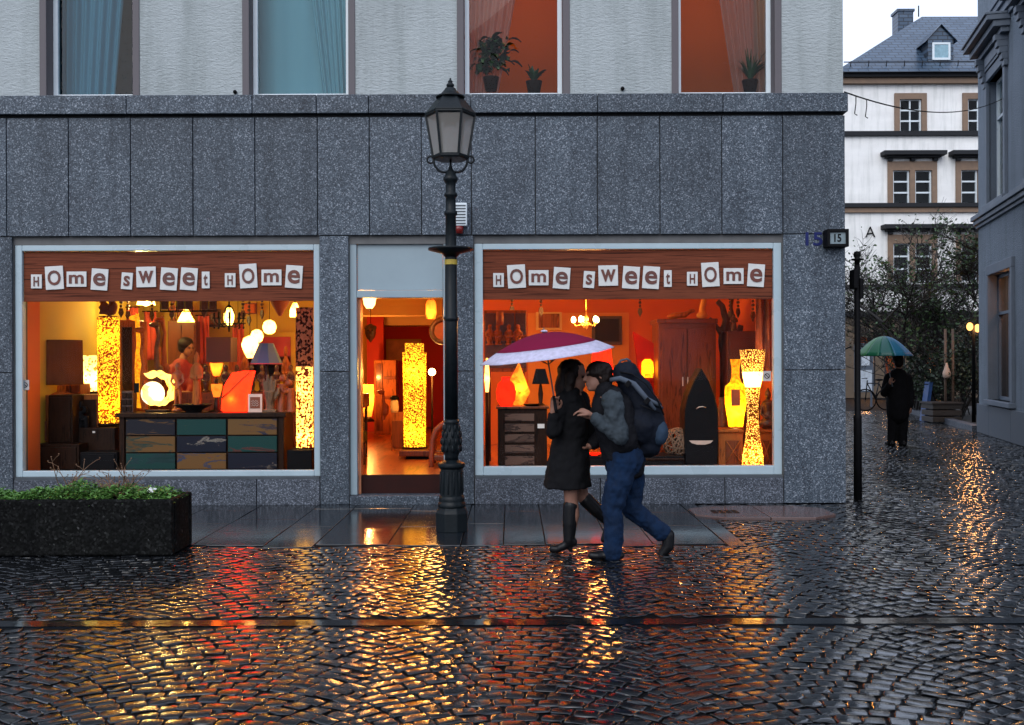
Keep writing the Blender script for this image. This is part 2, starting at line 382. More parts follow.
def cobbles():
    us = np.array([-1, -.965, -.84, 0, .84, .965, 1.0]); k = len(us); U, V = np.meshgrid(us, us)
    U, V = U.ravel(), V.ravel()
    edge = np.maximum(np.abs(U), np.abs(V))
    H = np.where(edge > .98, -.0045, np.where(edge > .9, -.0007, 0)) + .0009 * (1 - U ** 2) * (1 - V ** 2)
    a = P[:, 2] + rng.normal(0, .05, n); hx = P[:, 3] * rng.uniform(.95, .995, n); hy = P[:, 4] * rng.uniform(.945, .995, n)
    cx = P[:, 0] + rng.normal(0, .004, n); cy = P[:, 1] + rng.normal(0, .004, n)
    tx, ty = rng.normal(0, .024, n), rng.normal(-.004, .034, n); z0 = rng.normal(-.003, .0015, n)
    corner = 1 - .10 * (np.abs(U * V) > .5)
    wob = 1 + rng.normal(0, .05, (n, k * k)) * (edge > .7)
    lx = hx[:, None] * U * corner * wob; ly = hy[:, None] * V * corner * wob
    X = cx[:, None] + lx * np.cos(a)[:, None] - ly * np.sin(a)[:, None]; Y = cy[:, None] + lx * np.sin(a)[:, None] + ly * np.cos(a)[:, None]
    Z = z0[:, None] + H + tx[:, None] * lx + ty[:, None] * ly + rng.normal(0, .00035, (n, k * k))
    vs = np.stack([X, Y, Z], -1).reshape(-1, 3)
    q = np.array([(j * k + i, j * k + i + 1, (j + 1) * k + i + 1, (j + 1) * k + i) for j in range(k - 1) for i in range(k - 1)])
    fs = (q[None] + (np.arange(n) * k * k)[:, None, None]).reshape(-1, 4)
    me = bpy.data.meshes.new('cobbled_street'); me.vertices.add(len(vs)); me.vertices.foreach_set('co', vs.ravel())
    me.loops.add(fs.size); me.loops.foreach_set('vertex_index', fs.ravel().astype(np.int32))
    me.polygons.add(len(fs)); me.polygons.foreach_set('loop_start', np.arange(0, fs.size, 4, dtype=np.int32)); rim = np.array([not (0 < i < k - 2 and 0 < j < k - 2) for j in range(k - 1) for i in range(k - 1)]); me.polygons.foreach_set('use_smooth', np.tile(~rim, n))
    me.update(calc_edges=True); me.materials.append(m_cob)
    o = bpy.data.objects.new('cobbled_street', me); col.objects.link(o); return struct(o)
cobbles()
# pavement of long slabs before the shop
s = MB(); random.seed(5)
x = -7.5
while x < 1.95:
    w = random.choice([.42, .55, .62, .36]); x1 = min(x + w, 1.97)
    y = SL0 - random.choice([0, .03, .07, .12])
    while y < SL1 - .02:
        y1 = min(y + random.uniform(.65, 1.15), SL1)
        if SL1 - y1 < .3: y1 = SL1
        t1, t2 = random.gauss(0, .0025), random.gauss(0, .0025); z = random.gauss(.004, .0012)
        q = [(x + .004, y + .004), (x1 - .004, y + .004), (x1 - .004, y1 - .004), (x + .004, y1 - .004)]
        mx, my = (x + x1) / 2, (y + y1) / 2
        top = [(a, b, z + (a - mx) * t1 + (b - my) * t2) for a, b in q]
        s.add(top + [(a, b, -.03) for a, b in q], [(0, 1, 2, 3), (1, 0, 4, 5), (2, 1, 5, 6), (3, 2, 6, 7), (0, 3, 7, 4)])
        y = y1
    x = x1
struct(s.build('pavement', m_slab, bevel=.004))
# water channel: row of flat stones under a film of water
s = MB(); x = -7
while x < 8.5:
    w = random.uniform(.5, .8); s.box(x + .003, x + w - .003, CH0, CH1, -.03, -.0062 + random.gauss(0, .0003)); x += w
struct(s.build('drain_channel', m_slab))
s = MB(); s.add([(-7, CH0 + .01, -.0035), (8.5, CH0 + .01, -.0035), (8.5, CH1 - .01, -.0035), (-7, CH1 - .01, -.0035)], [(0, 1, 2, 3)])
struct(s.build('channel_water', m_puddle))
# octagonal two piece cover plate let into the paving
m_cover = wet_stone('reddish_cover_stone', (.10, .062, .055), .16, bump=.2, bs=40, film=.6)
t = thing('access_cover', 'reddish octagonal stone cover plate with a small grating, in the paving by the granite wall', 'cover plate', (2.55, 10.1, 0))
def cov(x0, x1, mir):
    m = MB(); y0, y1, k = 9.72, 10.52, .26
    p = [(x0 + k, y0), (x1, y0), (x1, y1), (x0 + k, y1), (x0, y1 - .2), (x0, y0 + .2)] if not mir else [(x0, y0), (x1 - k, y0), (x1, y0 + .2), (x1, y1 - .2), (x1 - k, y1), (x0, y1)]
    m.add([(a, b, .022) for a, b in p] + [(a, b, -.02) for a, b in p], [tuple(range(6))] + [((i + 1) % 6, i, i + 6, (i + 1) % 6 + 6) for i in range(6)])
    return m.build('cover_slab', m_cover, t, bevel=.006)
cov(1.82, 2.52, False); cov(2.53, 3.22, True)
m = MB()
for i in range(4): m.box(2.02 + i * .07, 2.075 + i * .07, 10.0, 10.2, .0225, .0245)
m.build('grating', m_black, t)

# ------------------------------------------------------------------ shop building
SB = thing('shop_building', 'corner building with grey granite shop front, stucco upper storey and two lit display windows', 'building', (-.5, F, 0))
XL, XR = -9.0, fx(846)
ZW0, ZW1, ZB, ZP, ZL0, ZL1 = fz(476), fz(243), fz(235), fz(116), fz(113.5), fz(95)
LW, DR, RWN = (fx(12.5), fx(319.5)), (fx(349), fx(447.5)), (fx(474), fx(783.5))
UP = [(40, 140, 52, 133), (243, 356, 262, 348), (458, 571, 472, 558), (673, 783, 683, 766)]   # surround l/r, pane l/r
ZT = 8.3
core = MB(); y0, y1 = F + .05, F + .34
core.box(XL, LW[0], y0, y1, 0, 4.3); core.box(LW[1], DR[0], y0, y1, 0, 4.3); core.box(DR[1], RWN[0], y0, y1, 0, 4.3); core.box(RWN[1], XR - .04, y0, y1, 0, 4.3)
for a in (LW, DR, RWN): core.box(a[0], a[1], y0, y1, ZW1 + .0, 4.3)
core.box(LW[0], LW[1], y0, y1, 0, ZW0); core.box(RWN[0], RWN[1], y0, y1, 0, ZW0)
# side, back and floors
core.box(XR - .34, XR - .04, F + .34, 21, 0, 4.3); core.box(XL, XR - .04, 21, 21.3, 0, 4.3); core.box(XL - .3, XL, F + .05, 21.3, 0, 4.3)
core.box(XL, XR - .34, F + .34, 21, 3.5, 3.8); core.build('core_wall', m_core, SB)
st_ = MB(); zs0, zs1 = ZL1 - .1, 6.25; ys = F + .02
edges = [XL] + [fx(p) for u in UP for p in u[:2]] + [XR - .015]
for i in range(0, len(edges), 2): st_.box(edges[i], edges[i + 1], ys, ys + .34, zs0, ZT)
for u in UP: st_.box(fx(u[0]), fx(u[1]), ys, ys + .34, zs1, ZT)
for u in UP: st_.box(fx(u[0]), fx(u[1]), ys + .03, ys + .34, zs0, fz(93.5))
st_.box(XR - .36, XR - .016, ys + .34, 21, zs0, ZT); st_.box(XL, XR - .02, 21, 21.3, zs0, ZT); st_.box(XL - .3, XL, ys, 21.3, zs0, ZT)
st_.build('stucco_wall', m_stucco, SB)
r = MB(); r.box(XL - .4, XR + .25, F - .25, 21.6, ZT, ZT + .25); r.build('roof', m_dgrey, SB)
# granite cladding: band of tall panels, piers, plinth with open joints
cl = MB(); T = .03; gp = .005
def panels(xs, z0, z1, yf=F):
    for a, b in zip(xs[:-1], xs[1:]): cl.box(a + gp, b - gp, yf, yf + T, z0 + gp, z1 - gp)
panels([XL] + [fx(p) for p in (-117, -55, 7, 69, 131, 193.5, 255.5, 318, 370, 422, 472, 536, 598, 660.6, 722.5, 783.5)] + [XR], ZB, ZP)
zj = fz(371)
for a, b in ((XL, fx(-60)), (fx(-60), LW[0]), (LW[1], DR[0]), (DR[1], RWN[0]), (RWN[1], XR)):
    panels([a, b], zj, ZB); panels([a, b], .0, zj) 
cl.build('granite_cladding', g_granite, SB, bevel=.004)
for xs in ([LW[0], fx(133), fx(256), LW[1]], [RWN[0], fx(600), fx(724.6), RWN[1]]):
    pl = MB()
    for a, b in zip(xs[:-1], xs[1:]): pl.box(a + gp, b - gp, F + .004, F + .034, 0, ZW0 - .03)
    pl.build('plinth', g_plinth, SB, bevel=.004)
for a in (LW, RWN): sl = MB(); sl.box(a[0] + .01, a[1] - .01, F + .02, F + .14, ZW0 - .028, ZW0 - .002); sl.build('window_sill', m_dgrey, SB)
# side cladding of the corner
sc_ = MB()
for i in range(8):
    for z0, z1 in ((0, zj), (zj, ZB), (ZB, ZP)): sc_.box(XR - .03, XR, F + .04 + i * 1.25, F + .03 + (i + 1) * 1.25, z0 + gp, z1 - gp)
sc_.build('side_cladding', g_granite, SB, bevel=.004)
ld = MB(); xs = [XL] + [fx(p) for p in (2, 128.7, 254, 318, 370, 472, 598, 723)] + [XR + .02]
for a, b in zip(xs[:-1], xs[1:]): ld.box(a + .004, b - .004, F - .05, F + .06, ZL0, ZL1)
ld.box(XR - .3, XR + .02, F + .064, 20.9, ZL0, ZL1)
ld.build('stone_ledge', g_granite, SB, bevel=.005)
lw = MB(); lw.box(XL, XR - .03, F + .031, F + .06, ZP - .02, ZL0 + .02); lw.build('shadow_joint', m_joint, SB)
# upper windows
def curtain(mb, x0, x1, z0, z1, y, folds, amp, gather=0, side=0):
    def fn(u, v):
        k = 1 - gather * (1 - v) ** 1.0
        uu = u * k if side == 0 else 1 - (1 - u) * k
        return (x0 + (x1 - x0) * uu, y + amp * math.sin(u * folds * 2 * math.pi) + amp * .4 * math.sin(u * folds * 5.1 + v * 2), z0 + (z1 - z0) * v)
    mb.grid(fn, folds * 12, 8)
m_cblue = sheer('blue_net_curtain', (.10, .30, .41), .2, .8); m_cnet = sheer('net_curtain', (.55, .45, .42), .5, .42); m_cwht = sheer('white_net_curtain', (.19, .43, .50), .2, .9)
m_room_d = M('dim_room', (.03, .12, .19), .9); m_room_o = M('orange_room_wall', (.6, .2, .025), .8, var=.1, vs=1)
m_leafd = M('house_plant_leaf', (.02, .05, .015), .5, var=.4, vs=30)
zb, zt = fz(92), 6.2
for i, u in enumerate(UP):
    xa, xb, pa, pb = (fx(p) for p in u)
    w = MB(); d = ys + .0
    for a, b in ((xa, xa + .075), (xb - .075, xb)): w.box(a, b, d - .012, d + .17, zb - .05, zt + .05)
    w.box(xa + .075, xb - .075, d - .012, d + .17, zt - .03, zt + .05)
    wo = w.build('window', m_mauve, SB, bevel=.006)
    fr = MB(); yf = d + .15; t_ = .05
    ia, ib = xa + .077, xb - .077
    fr.box(ia, ia + t_, yf, yf + .06, zb, zt - .032); fr.box(ib - t_, ib, yf, yf + .06, zb, zt - .032)
    fr.box(ia + t_, ib - t_, yf, yf + .06, zb, zb + .035); fr.box(ia + t_, ib - t_, yf, yf + .06, zt - .09, zt - .032)
    fr.build('window_frame', m_white, wo, bevel=.004)
    gl = MB(); gl.add([(ia + t_, yf + .03, zb + .035), (ib - t_, yf + .03, zb + .035), (ib - t_, yf + .03, zt - .09), (ia + t_, yf + .03, zt - .09)], [(0, 1, 2, 3)])
    gl.build('pane', m_wglass, wo)
    rm = MB(); rx0, rx1 = xa - .5, xb + .5
    rm.box(rx0, rx1, 13.4, 13.45, 3.85, 7); rm.box(rx0 - .05, rx0, F + .37, 13.4, 3.85, 7); rm.box(rx1, rx1 + .05, F + .37, 13.4, 3.85, 7); rm.box(rx0, rx1, F + .37, 13.4, 6.95, 7); rm.box(rx0, rx1, F + .37, 13.4, 3.85, 3.9)
    rm.build('upper_room', m_room_d if i < 2 else m_room_o, SB)
    cu = MB(); yc = yf + .22
    if i == 0: curtain(cu, ia, ia + (ib - ia) * .8, zb - .1, zt, yc, 7, .025, .22)
    if i == 1: curtain(cu, ia, ib + .05, zb - .1, zt, yc + .05, 4, .012); curtain(cu, ia + (ib - ia) * .5, ib, zb - .1, zt, yc - .05, 7, .02, .42, 1)
    if i == 2: curtain(cu, ia, ia + (ib - ia) * .62, zb - .1, zt, yc, 6, .03, .5)
    if i == 3: curtain(cu, ia + (ib - ia) * .42, ib, zb - .1, zt, yc, 6, .03, .45, 1)
    cu.build('curtain', [m_cblue, m_cwht, m_cnet, m_cnet][i], SB)
    if i >= 2: bulb(((xa + xb) / 2 + .2, 12.4, 6.3), 3.6, (1, .42, .08), .15, SB)
def plant(name, label, px, py, Y, h, n, seed, potr=.09, lw_=.022, bushy=False):
    rd = random.Random(seed); b0 = at(px, py, Y); t = thing(name, label, 'plant', b0)
    p = MB(); p.lathe([(potr * .7, 0), (potr, .14), (potr * 1.05, .15), (potr * .9, .15)], b0, 14); p.build('pot', m_dwood, t)
    lf = MB()
    for k in range(n):
        a = rd.uniform(0, 6.28); L = h * rd.uniform(.55, 1.15); sp = rd.uniform(.25, .85); pts = []
        for q in range(6):
            f = q / 5; rr = L * sp * f; pts.append((b0.x + math.cos(a) * rr, b0.y + math.sin(a) * rr * .7, b0.z + .14 + L * (f * 1.15 - .75 * sp * f * f)))
        if bushy:
            o_ = Vector((rd.gauss(0, .09), rd.gauss(0, .06), rd.uniform(.05, h * .85))); L2 = rd.uniform(.35, .6); pts = [(b0.x + (x_ - b0.x) * L2 + o_.x, b0.y + (y_ - b0.y) * L2 + o_.y, b0.z + .1 + (z_ - b0.z) * .3 - .1 * (q_ / 5) ** 2 + o_.z) for q_, (x_, y_, z_) in enumerate(pts)]
        wd = [lw_ * (.5 + 1.3 * math.sin(math.pi * min(1, q / 5 + .12))) * .7 for q in range(6)]
        vs = []
        for q, (x_, y_, z_) in enumerate(pts): vs += [(x_ - math.sin(a) * wd[q], y_ + math.cos(a) * wd[q], z_), (x_ + math.sin(a) * wd[q], y_ - math.cos(a) * wd[q], z_ + .004)]
        lf.add(vs, [(2 * q, 2 * q + 1, 2 * q + 3, 2 * q + 2) for q in range(5)], True)
    lf.build('leaves', m_leafd, t); return t
plant('potted_plant', 'tall bushy house plant behind the net curtain of the third upper window', 491, 91, 11.17, .5, 150, 3, lw_=.026, bushy=True)
plant('potted_plant', 'small low potted plant at the right end of the third upper window', 534, 95, 11.17, .2, 24, 4)
plant('potted_plant', 'spiky leaved house plant on the sill of the rightmost upper window', 750, 94, 11.17, .34, 60, 5, lw_=.010)
# display windows and doorway
def disp(a, px0, px1, py0, py1):
    d = MB(); x0, x1 = fx(px0), fx(px1); z0, z1 = fz(py1), fz(py0); ya, yb = F + .05, F + .14
    d.box(a[0] + .004, x0, ya, yb, ZW0, ZW1); d.box(x1, a[1] - .004, ya, yb, ZW0, ZW1); d.box(x0, x1, ya, yb, ZW0, z0); d.box(x0, x1, ya, yb, z1, ZW1)
    o = d.build('display_window', m_alu, SB, bevel=.008)
    d = MB(); d.add([(x0, F + .11, z0), (x1, F + .11, z0), (x1, F + .11, z1), (x0, F + .11, z1)], [(0, 1, 2, 3)]); d.build('pane', m_glass, o)
    d = MB(); d.box(a[0] + .004, a[1] - .004, F + .07, F + .2, ZW1 + .003, ZB + .02); d.build('shutter_box', m_dgrey, o)
disp(LW, 20, 313, 249, 470); disp(RWN, 483, 775, 249, 467)
d = MB(); ya, yb = F + .06, F + .15; zt0, zt1 = fz(297), fz(240)
d.box(DR[0], fx(356), ya, yb, .1, ZB); d.box(fx(443), DR[1], ya, yb, .1, ZB); d.box(fx(356), fx(443), ya, yb, zt0, fz(289.5)); d.box(fx(356), fx(443), ya, yb, fz(241), ZB)
dw = d.build('doorway', m_panel, SB, bevel=.008)
d = MB(); d.box(fx(356.5), fx(442.5), F + .09, F + .12, fz(289), fz(241.5)); d.build('transom_panel', m_panel, dw)
d = MB(); d.box(DR[0] + .003, DR[1] - .003, F - .0, F + .34, 0, .098); d.build('threshold', g_granite, dw, bevel=.006)
d = MB(); d.box(fx(356), fx(443), F + .2, F + .25, .1, fz(476.5)); d.build('step_riser', M('dark_red_step', (.022, .004, .0025), .5, spec=.15), dw)
d = MB(); d.box(fx(356), fx(358.5), F + .151, F + .33, .1, zt0); d.build('brass_jamb', M('copper_jamb', (.5, .2, .1), .35, .6), dw)
# interior shell
ZF = .287; ZC = 2.78
fl = MB(); fl.box(XL, XR - .34, F + .26, 20.95, .1, ZF); fl.build('interior_floor', m_floor, SB)
ce = MB(); ce.box(XL, XR - .34, F + .35, 20.9, ZC, ZC + .1); ce.build('ceiling', m_cream, SB)
w = MB(); w.box(-8.9, -2.7, 15.0, 15.1, ZF, ZC); w.box(-2.75, -2.65, 15.1, 20.9, ZF, ZC); w.build('ochre_interior_wall', m_ochre, SB)
w = MB(); w.box(-.80, XR - .35, 15.3, 15.4, ZF, ZC); w.box(-.85, -.75, 15.4, 20.9, ZF, ZC); w.box(XR - .42, XR - .35, F + .4, 15.3, ZF, ZC); w.build('orange_interior_wall', m_orange, SB)
w = MB(); w.box(-2.65, -.85, 19.5, 19.6, ZF, ZC); w.box(-2.65, -2.35, 18.2, 18.3, ZF, ZC); w.build('red_interior_wall', m_redwall, SB)
w = MB(); w.box(-2.65, -.85, 16.6, 17.2, 2.34, ZC); w.box(-2.65, -.85, 16.56, 16.6, 2.50, 2.56); w.build('ceiling_beam', m_cream, SB); w = MB(); w.box(-2.65, -.85, 18.6, 19.5, 2.25, ZC); w.build('ceiling_beam', m_cream, SB)
for a_, b_, c_ in ((LW[0] - .06, LW[0], 11.45), (fx(332), fx(340), 11.9), (fx(452), fx(462), 11.9)): w = MB(); w.box(a_, b_, F + .34, c_, ZF, ZC); w.build('partition_wall', m_orange, SB)
w = MB(); w.box(XL + .02, LW[0] - .08, F + .35, 14.9, ZF, ZC); w.build('side_partition', m_ochre, SB)
# signs
def sign(dx, dy, label):
    t = thing('shop_sign', label, 'sign', (fx(166 + dx), F + .09, fz(297)))
    b = MB(); b.box(fx(20.3 + dx), fx(312.6 + dx), F + .085, F + .105, fz(299.5 + dy * .3), fz(250 + dy * .3)); b.build('sign_board', m_signboard, t)
    T = [('H', 30.8, 42.3, 274, 289, 0), ('O', 44.8, 64.2, 265.3, 290.4, 3), ('m', 66, 87.3, 271, 287.4, 0), ('e', 90.7, 108.6, 268, 291, -4), ('s', 121, 133, 272, 290, -4), ('w', 135.7, 156.7, 266, 288, 1), ('e', 160, 178, 267, 291, -4), ('e', 180, 198, 267, 291, -4), ('t', 201.6, 210, 271, 289, 0), ('H', 224.5, 236, 272.7, 287.7, 0), ('O', 239, 257.7, 263, 289, 3), ('m', 260.8, 282.3, 269, 286, 0), ('e', 285, 303, 264.6, 289, -4)]
    y = F + .07
    for ch, x0, x1, z0, z1, rot in T:
        a = at((x0 + x1) / 2 + dx, (z0 + z1) / 2 + dy, y); w = (x1 - x0) * .93 * y / FP; h = (z1 - z0) * .93 * y / FP
        b = MB(); b.obox(a, (w, .012, h), Euler((0, R(-rot), 0))); to = b.build('letter_tile', m_tile, t, bevel=.002)
        b = MB(); f_ = {'H': (.5, .68), 'O': (.72, .64), 'm': (.74, .58), 'e': (.74, .6), 's': (.55, .62), 'w': (.76, .6), 't': (.5, .66)}[ch]
        b.text(ch, a.x, y - .0065, a.z, 1, .006, .02, R(rot), fit=(w * f_[0], h * f_[1])); b.build('letter', m_letter, to)
sign(0, 0, 'brown board of white letter tiles reading home sweet home, over the left display window')
sign(462, -1.4, 'brown board of white letter tiles reading home sweet home, over the right display window')
# no-entry style stickers on the panes
for px, py, lab in ((25, 385, 'small square sticker with a crossed circle on the left display pane'), (767, 376, 'small square sticker with a crossed circle on the right display pane')):
    p = at(px, py, F + .1); t = thing('pane_sticker', lab, 'sticker', p)
    b = MB(); b.box(p.x - .045, p.x + .045, F + .1, F + .103, p.z - .055, p.z + .055); b.build('sticker', M('sticker_paper', (.4, .36, .34), .6), t)
    b = MB(); b.torus((p.x, F + .098, p.z), .026, .004); b.obox((p.x, F + .098, p.z), (.05, .004, .007), Euler((0, R(45), 0))); b.build('symbol', m_black, t)
# numbers, alarm box
p = at(814, 239, F - .004); o = MB().text('15', p.x, F - .001, p.z, 1, .006, .02, fit=(17 / 92, 13.5 / 92)).build('house_number', M('blue_paint', (.016, .022, .10), .5, spec=.1)); tag(o, 'dark blue numerals 15 fixed to the granite beside the lit number box', 'house number')
p = at(833.5, 239.5, F); t = thing('number_box', 'small dark framed number box reading 15 at the corner of the granite wall', 'number sign', (p.x, F, p.z))
b = MB(); x0, x1, z0, z1 = p.x - .115, p.x + .115, p.z - .095, p.z + .095
for q in ((x0, x0 + .03, z0, z1), (x1 - .03, x1, z0, z1), (x0 + .03, x1 - .03, z0, z0 + .03), (x0 + .03, x1 - .03, z1 - .035, z1)): b.box(q[0], q[1], F - .16, F - .001, q[2], q[3])
b.build('box_frame', m_black, t, bevel=.004)
b = MB(); b.box(x0 + .03, x1 - .03, F - .14, F - .002, z0 + .03, z1 - .035); b.build('light_panel', M('milk_glass', (.16, .21, .23), .4), t)
b = MB(); b.text('15', p.x, F - .141, p.z, 1, .004, .02, fit=(.075, .085)); b.build('numerals', m_black, t)
p = at(460.5, 216, F); t = thing('alarm_box', 'pale louvred alarm box with a red lamp below, on the granite behind the street lamp', 'alarm', (p.x, F, p.z))
b = MB(); b.box(p.x - .075, p.x + .075, F - .1, F - .001, p.z - .12, p.z + .13); b.build('housing', m_white, t, bevel=.01)
b = MB()
for k in range(7): b.box(p.x - .06, p.x + .06, F - .106, F - .1005, p.z - .1 + k * .032, p.z - .088 + k * .032)
b.build('louvre', m_dgrey, t)
b = MB(); b.lathe([(.045, -.20), (.05, -.15), (.05, -.121)], (p.x - .015, F - .055, p.z), 14); b.build('beacon', M('red_lens', (.18, .012, .01), .25), t)
b = MB(); b.ell((fx(236), F + .0, fz(91)), (.022, .03, .022)); tag(b.build('wall_stud', m_black), 'small black round stud in the stucco left of the second upper window', 'stud')
b = MB(); b.ell((fx(623.5), F + .0, fz(89)), (.022, .03, .022)); tag(b.build('wall_stud', m_black), 'small black round stud in the stucco between the two orange lit windows', 'stud')
# ------------------------------------------------------------------ street lamp
SY = 9.15; S = FP / SY
lx = at(451.5, 430, SY).x; lb = Vector((lx, SY, 0))
T = thing('street_lamp', 'dark cast iron street lamp with an unlit six sided lantern, standing before the shop door', 'street lamp', lb)
def zl(py): return EYE + (362.5 - py) / S
def rl(px): return px / S
b = MB(); o8 = R(22.5)
b.lathe([(rl(16.8), 0), (rl(16.8), zl(512)), (rl(15.5), zl(508.5)), (rl(13.5), zl(506))], lb, 8, False, o8); b.lathe([(rl(14), zl(506.5)), (rl(14), zl(503)), (rl(12.6), zl(501)), (rl(13), zl(498.5)), (rl(12), zl(495))], lb, 24)
b.build('base', m_dark, T, bevel=.008)
b = MB(); b.lathe([(rl(11.6), zl(496)), (rl(11.2), zl(468))], lb, 12, False); b.lathe([(rl(11.5), zl(468.4)), (rl(13.6), zl(466)), (rl(13.6), zl(463)), (rl(9), zl(461)), (rl(7), zl(459.5))], lb, 24)
for k in range(12):
    a = 2 * math.pi * (k + .5) / 12; c, s_ = math.cos(a), math.sin(a); r_ = rl(11.3)
    b.tube([(lx + c * r_, SY + s_ * r_, zl(493)), (lx + c * r_ * .98, SY + s_ * r_ * .98, zl(471))], .010, 6)
b.build('pedestal', m_dark, T, bevel=.003)
b = MB(); b.lathe([(rl(7), zl(460)), (rl(6.6), zl(456)), (rl(8.4), zl(452)), (rl(9.6), zl(446)), (rl(9.6), zl(438)), (rl(8.2), zl(430)), (rl(7), zl(425)), (rl(7.4), zl(423)), (rl(8), zl(421.5)), (rl(6.6), zl(419))], lb, 24)
for row, (py, rr) in enumerate(((448, 9.4), (441, 9.8), (434, 9.0), (428, 7.8))):
    for k in range(9):
        a = 2 * math.pi * (k + .5 * (row % 2)) / 9; b.ell((lx + math.cos(a) * rl(rr), SY + math.sin(a) * rl(rr), zl(py)), (.014, .014, .035), n=8, m=6)
b.build('leaf_vase', m_dark, T)
b = MB(); pr = [(6.7, 419), (6.5, 322), (6.5, 321), (7.6, 319.5), (7.6, 317.5), (6.2, 316), (5.9, 266), (5.8, 249), (5.5, 245), (5.2, 216), (6.6, 214.5), (6.6, 211.5), (5.1, 210), (5.0, 197.5), (6.6, 196), (6.6, 193.5), (5, 192), (4.9, 184), (6, 182), (7.2, 180), (7.2, 177.5), (5.6, 175.5), (4.6, 172), (2.4, 169), (1.2, 165), (1, 157)]
b.lathe([(rl(r_), zl(p)) for r_, p in pr], lb, 24); b.build('shaft', m_dark, T)
b = MB(); b.lathe([(rl(6), zl(257)), (rl(9), zl(253.5)), (rl(22.5), zl(250)), (rl(22.8), zl(248)), (rl(20), zl(247.4)), (rl(6), zl(246.5))], lb, 32); b.build('dish_collar', m_dark, T)
b = MB(); b.lathe([(rl(6.35), zl(264.5)), (rl(6.35), zl(259.5))], lb, 24, caps=False); b.build('sticker_band', M('yellow_sticker', (.5, .36, .05), .6, var=.3, vs=60), T)
b = MB()
for sx in (-1, 1):
    for ax in ((1, 0),):
        b.tube([(lx + sx * rl(p), SY, zl(q)) for p, q in ((2, 172), (8, 172), (12, 170.5), (15.5, 166), (17, 161), (17, 158))], rl(1.2), 8)
        b.torus((lx + sx * rl(20), SY, zl(159.5)), rl(3.4), rl(1.1), 'y', 16, 6)
b.build('scroll_bracket', m_dark, T)
zb_, zt_ = zl(158), zl(116)
b = MB(); b.lathe([(rl(17.5), zl(159.5)), (rl(18.6), zl(158)), (rl(18.6), zl(155.5)), (rl(17), zl(155))], lb, 6, False, R(0)); b.lathe([(rl(24.5), zl(117)), (rl(25.6), zl(115.5)), (rl(25), zl(113.5)), (rl(23), zl(113))], lb, 6, False)
for k in range(6):
    a = math.pi / 3 * k; b.beam((lx + math.cos(a) * rl(17.6), SY + math.sin(a) * rl(17.6), zl(156)), (lx + math.cos(a) * rl(24.4), SY + math.sin(a) * rl(24.4), zl(115)), .022, .022)
LF = b.build('lantern_frame', m_dark, T)
b = MB(); b.lathe([(rl(17.2), zl(156)), (rl(24), zl(115.5))], lb, 6, False, 0, caps=False); b.build('lantern_glass', sheer('lantern_glass', (.55, .52, .47), .55, .5), LF)
b = MB(); b.tube([(lx, SY, zl(114)), (lx, SY, zl(126))], .02, 8)
for sx in (-1, 1): b.tube([(lx + sx * .02, SY, zl(120)), (lx + sx * .04, SY, zl(122)), (lx + sx * .045, SY, zl(127))], .013, 8)
b.build('burner', m_black, LF)
b = MB(); b.lathe([(rl(26), zl(114)), (rl(25.2), zl(112.5)), (rl(14), zl(99)), (rl(13), zl(97.5))], lb, 6, False); b.lathe([(rl(14.6), zl(98)), (rl(14.6), zl(96.2)), (rl(11), zl(95.4)), (rl(6.2), zl(90)), (rl(5), zl(88)), (rl(3), zl(87.4))], lb, 24)
b.lathe([(rl(2), zl(88.5)), (rl(3.9), zl(86)), (rl(4), zl(84.5)), (rl(2), zl(82.5)), (rl(2.6), zl(81.5)), (rl(1.4), zl(80)), (rl(.4), zl(77.5))], lb, 16)
b.build('lantern_roof', m_dark, T, bevel=.004)

# ------------------------------------------------------------------ planter
m_rough = granite('mossy_exposed_concrete', [(0, (.003, .003, .003)), (.5, (.006, .0065, .006)), (.88, (.012, .012, .012)), (.985, (.02, .021, .02)), (1, (.06, .06, .06))], 60, rough=.8, spec=.06)
PX0, PX1, PY0, PY1, PH = -4.9, -2.74, 8.0, 8.52, .45
t = thing('planter_box', 'long dark rough concrete planter box standing on the wet cobbles at the left', 'planter', ((PX0 + PX1) / 2, 8.25, 0))
b = MB(); w_ = .07
b.box(PX0, PX1, PY0, PY0 + w_, 0, PH); b.box(PX0, PX1, PY1 - w_, PY1, 0, PH); b.box(PX0, PX0 + w_, PY0 + w_, PY1 - w_, 0, PH); b.box(PX1 - w_, PX1, PY0 + w_, PY1 - w_, 0, PH)
b.build('trough', m_rough, t, bevel=.015)
b = MB(); b.grid(lambda u, v: (PX0 + w_ + (PX1 - PX0 - 2 * w_) * u, PY0 + w_ + (PY1 - PY0 - 2 * w_) * v, PH - .04 + .03 * math.sin(u * 21) * math.sin(v * 5)), 30, 8); b.build('soil', M('wet_soil', (.012, .009, .006), .8, bump=.6, bs=50), t)
m_green = M('low_green_leaf', (.075, .18, .03), .5, var=.6, vs=24); m_dry = M('dry_twig', (.16, .085, .045), .7)
rd = random.Random(11)
def hump(x): return .045 + .07 * max(0, math.sin(max(0, min(1, (x + 4.0) / .75)) * math.pi)) + .05 * max(0, math.sin(max(0, min(1, (x + 3.45) / .7)) * math.pi)) + .02 * math.sin(x * 17)
lf = MB()
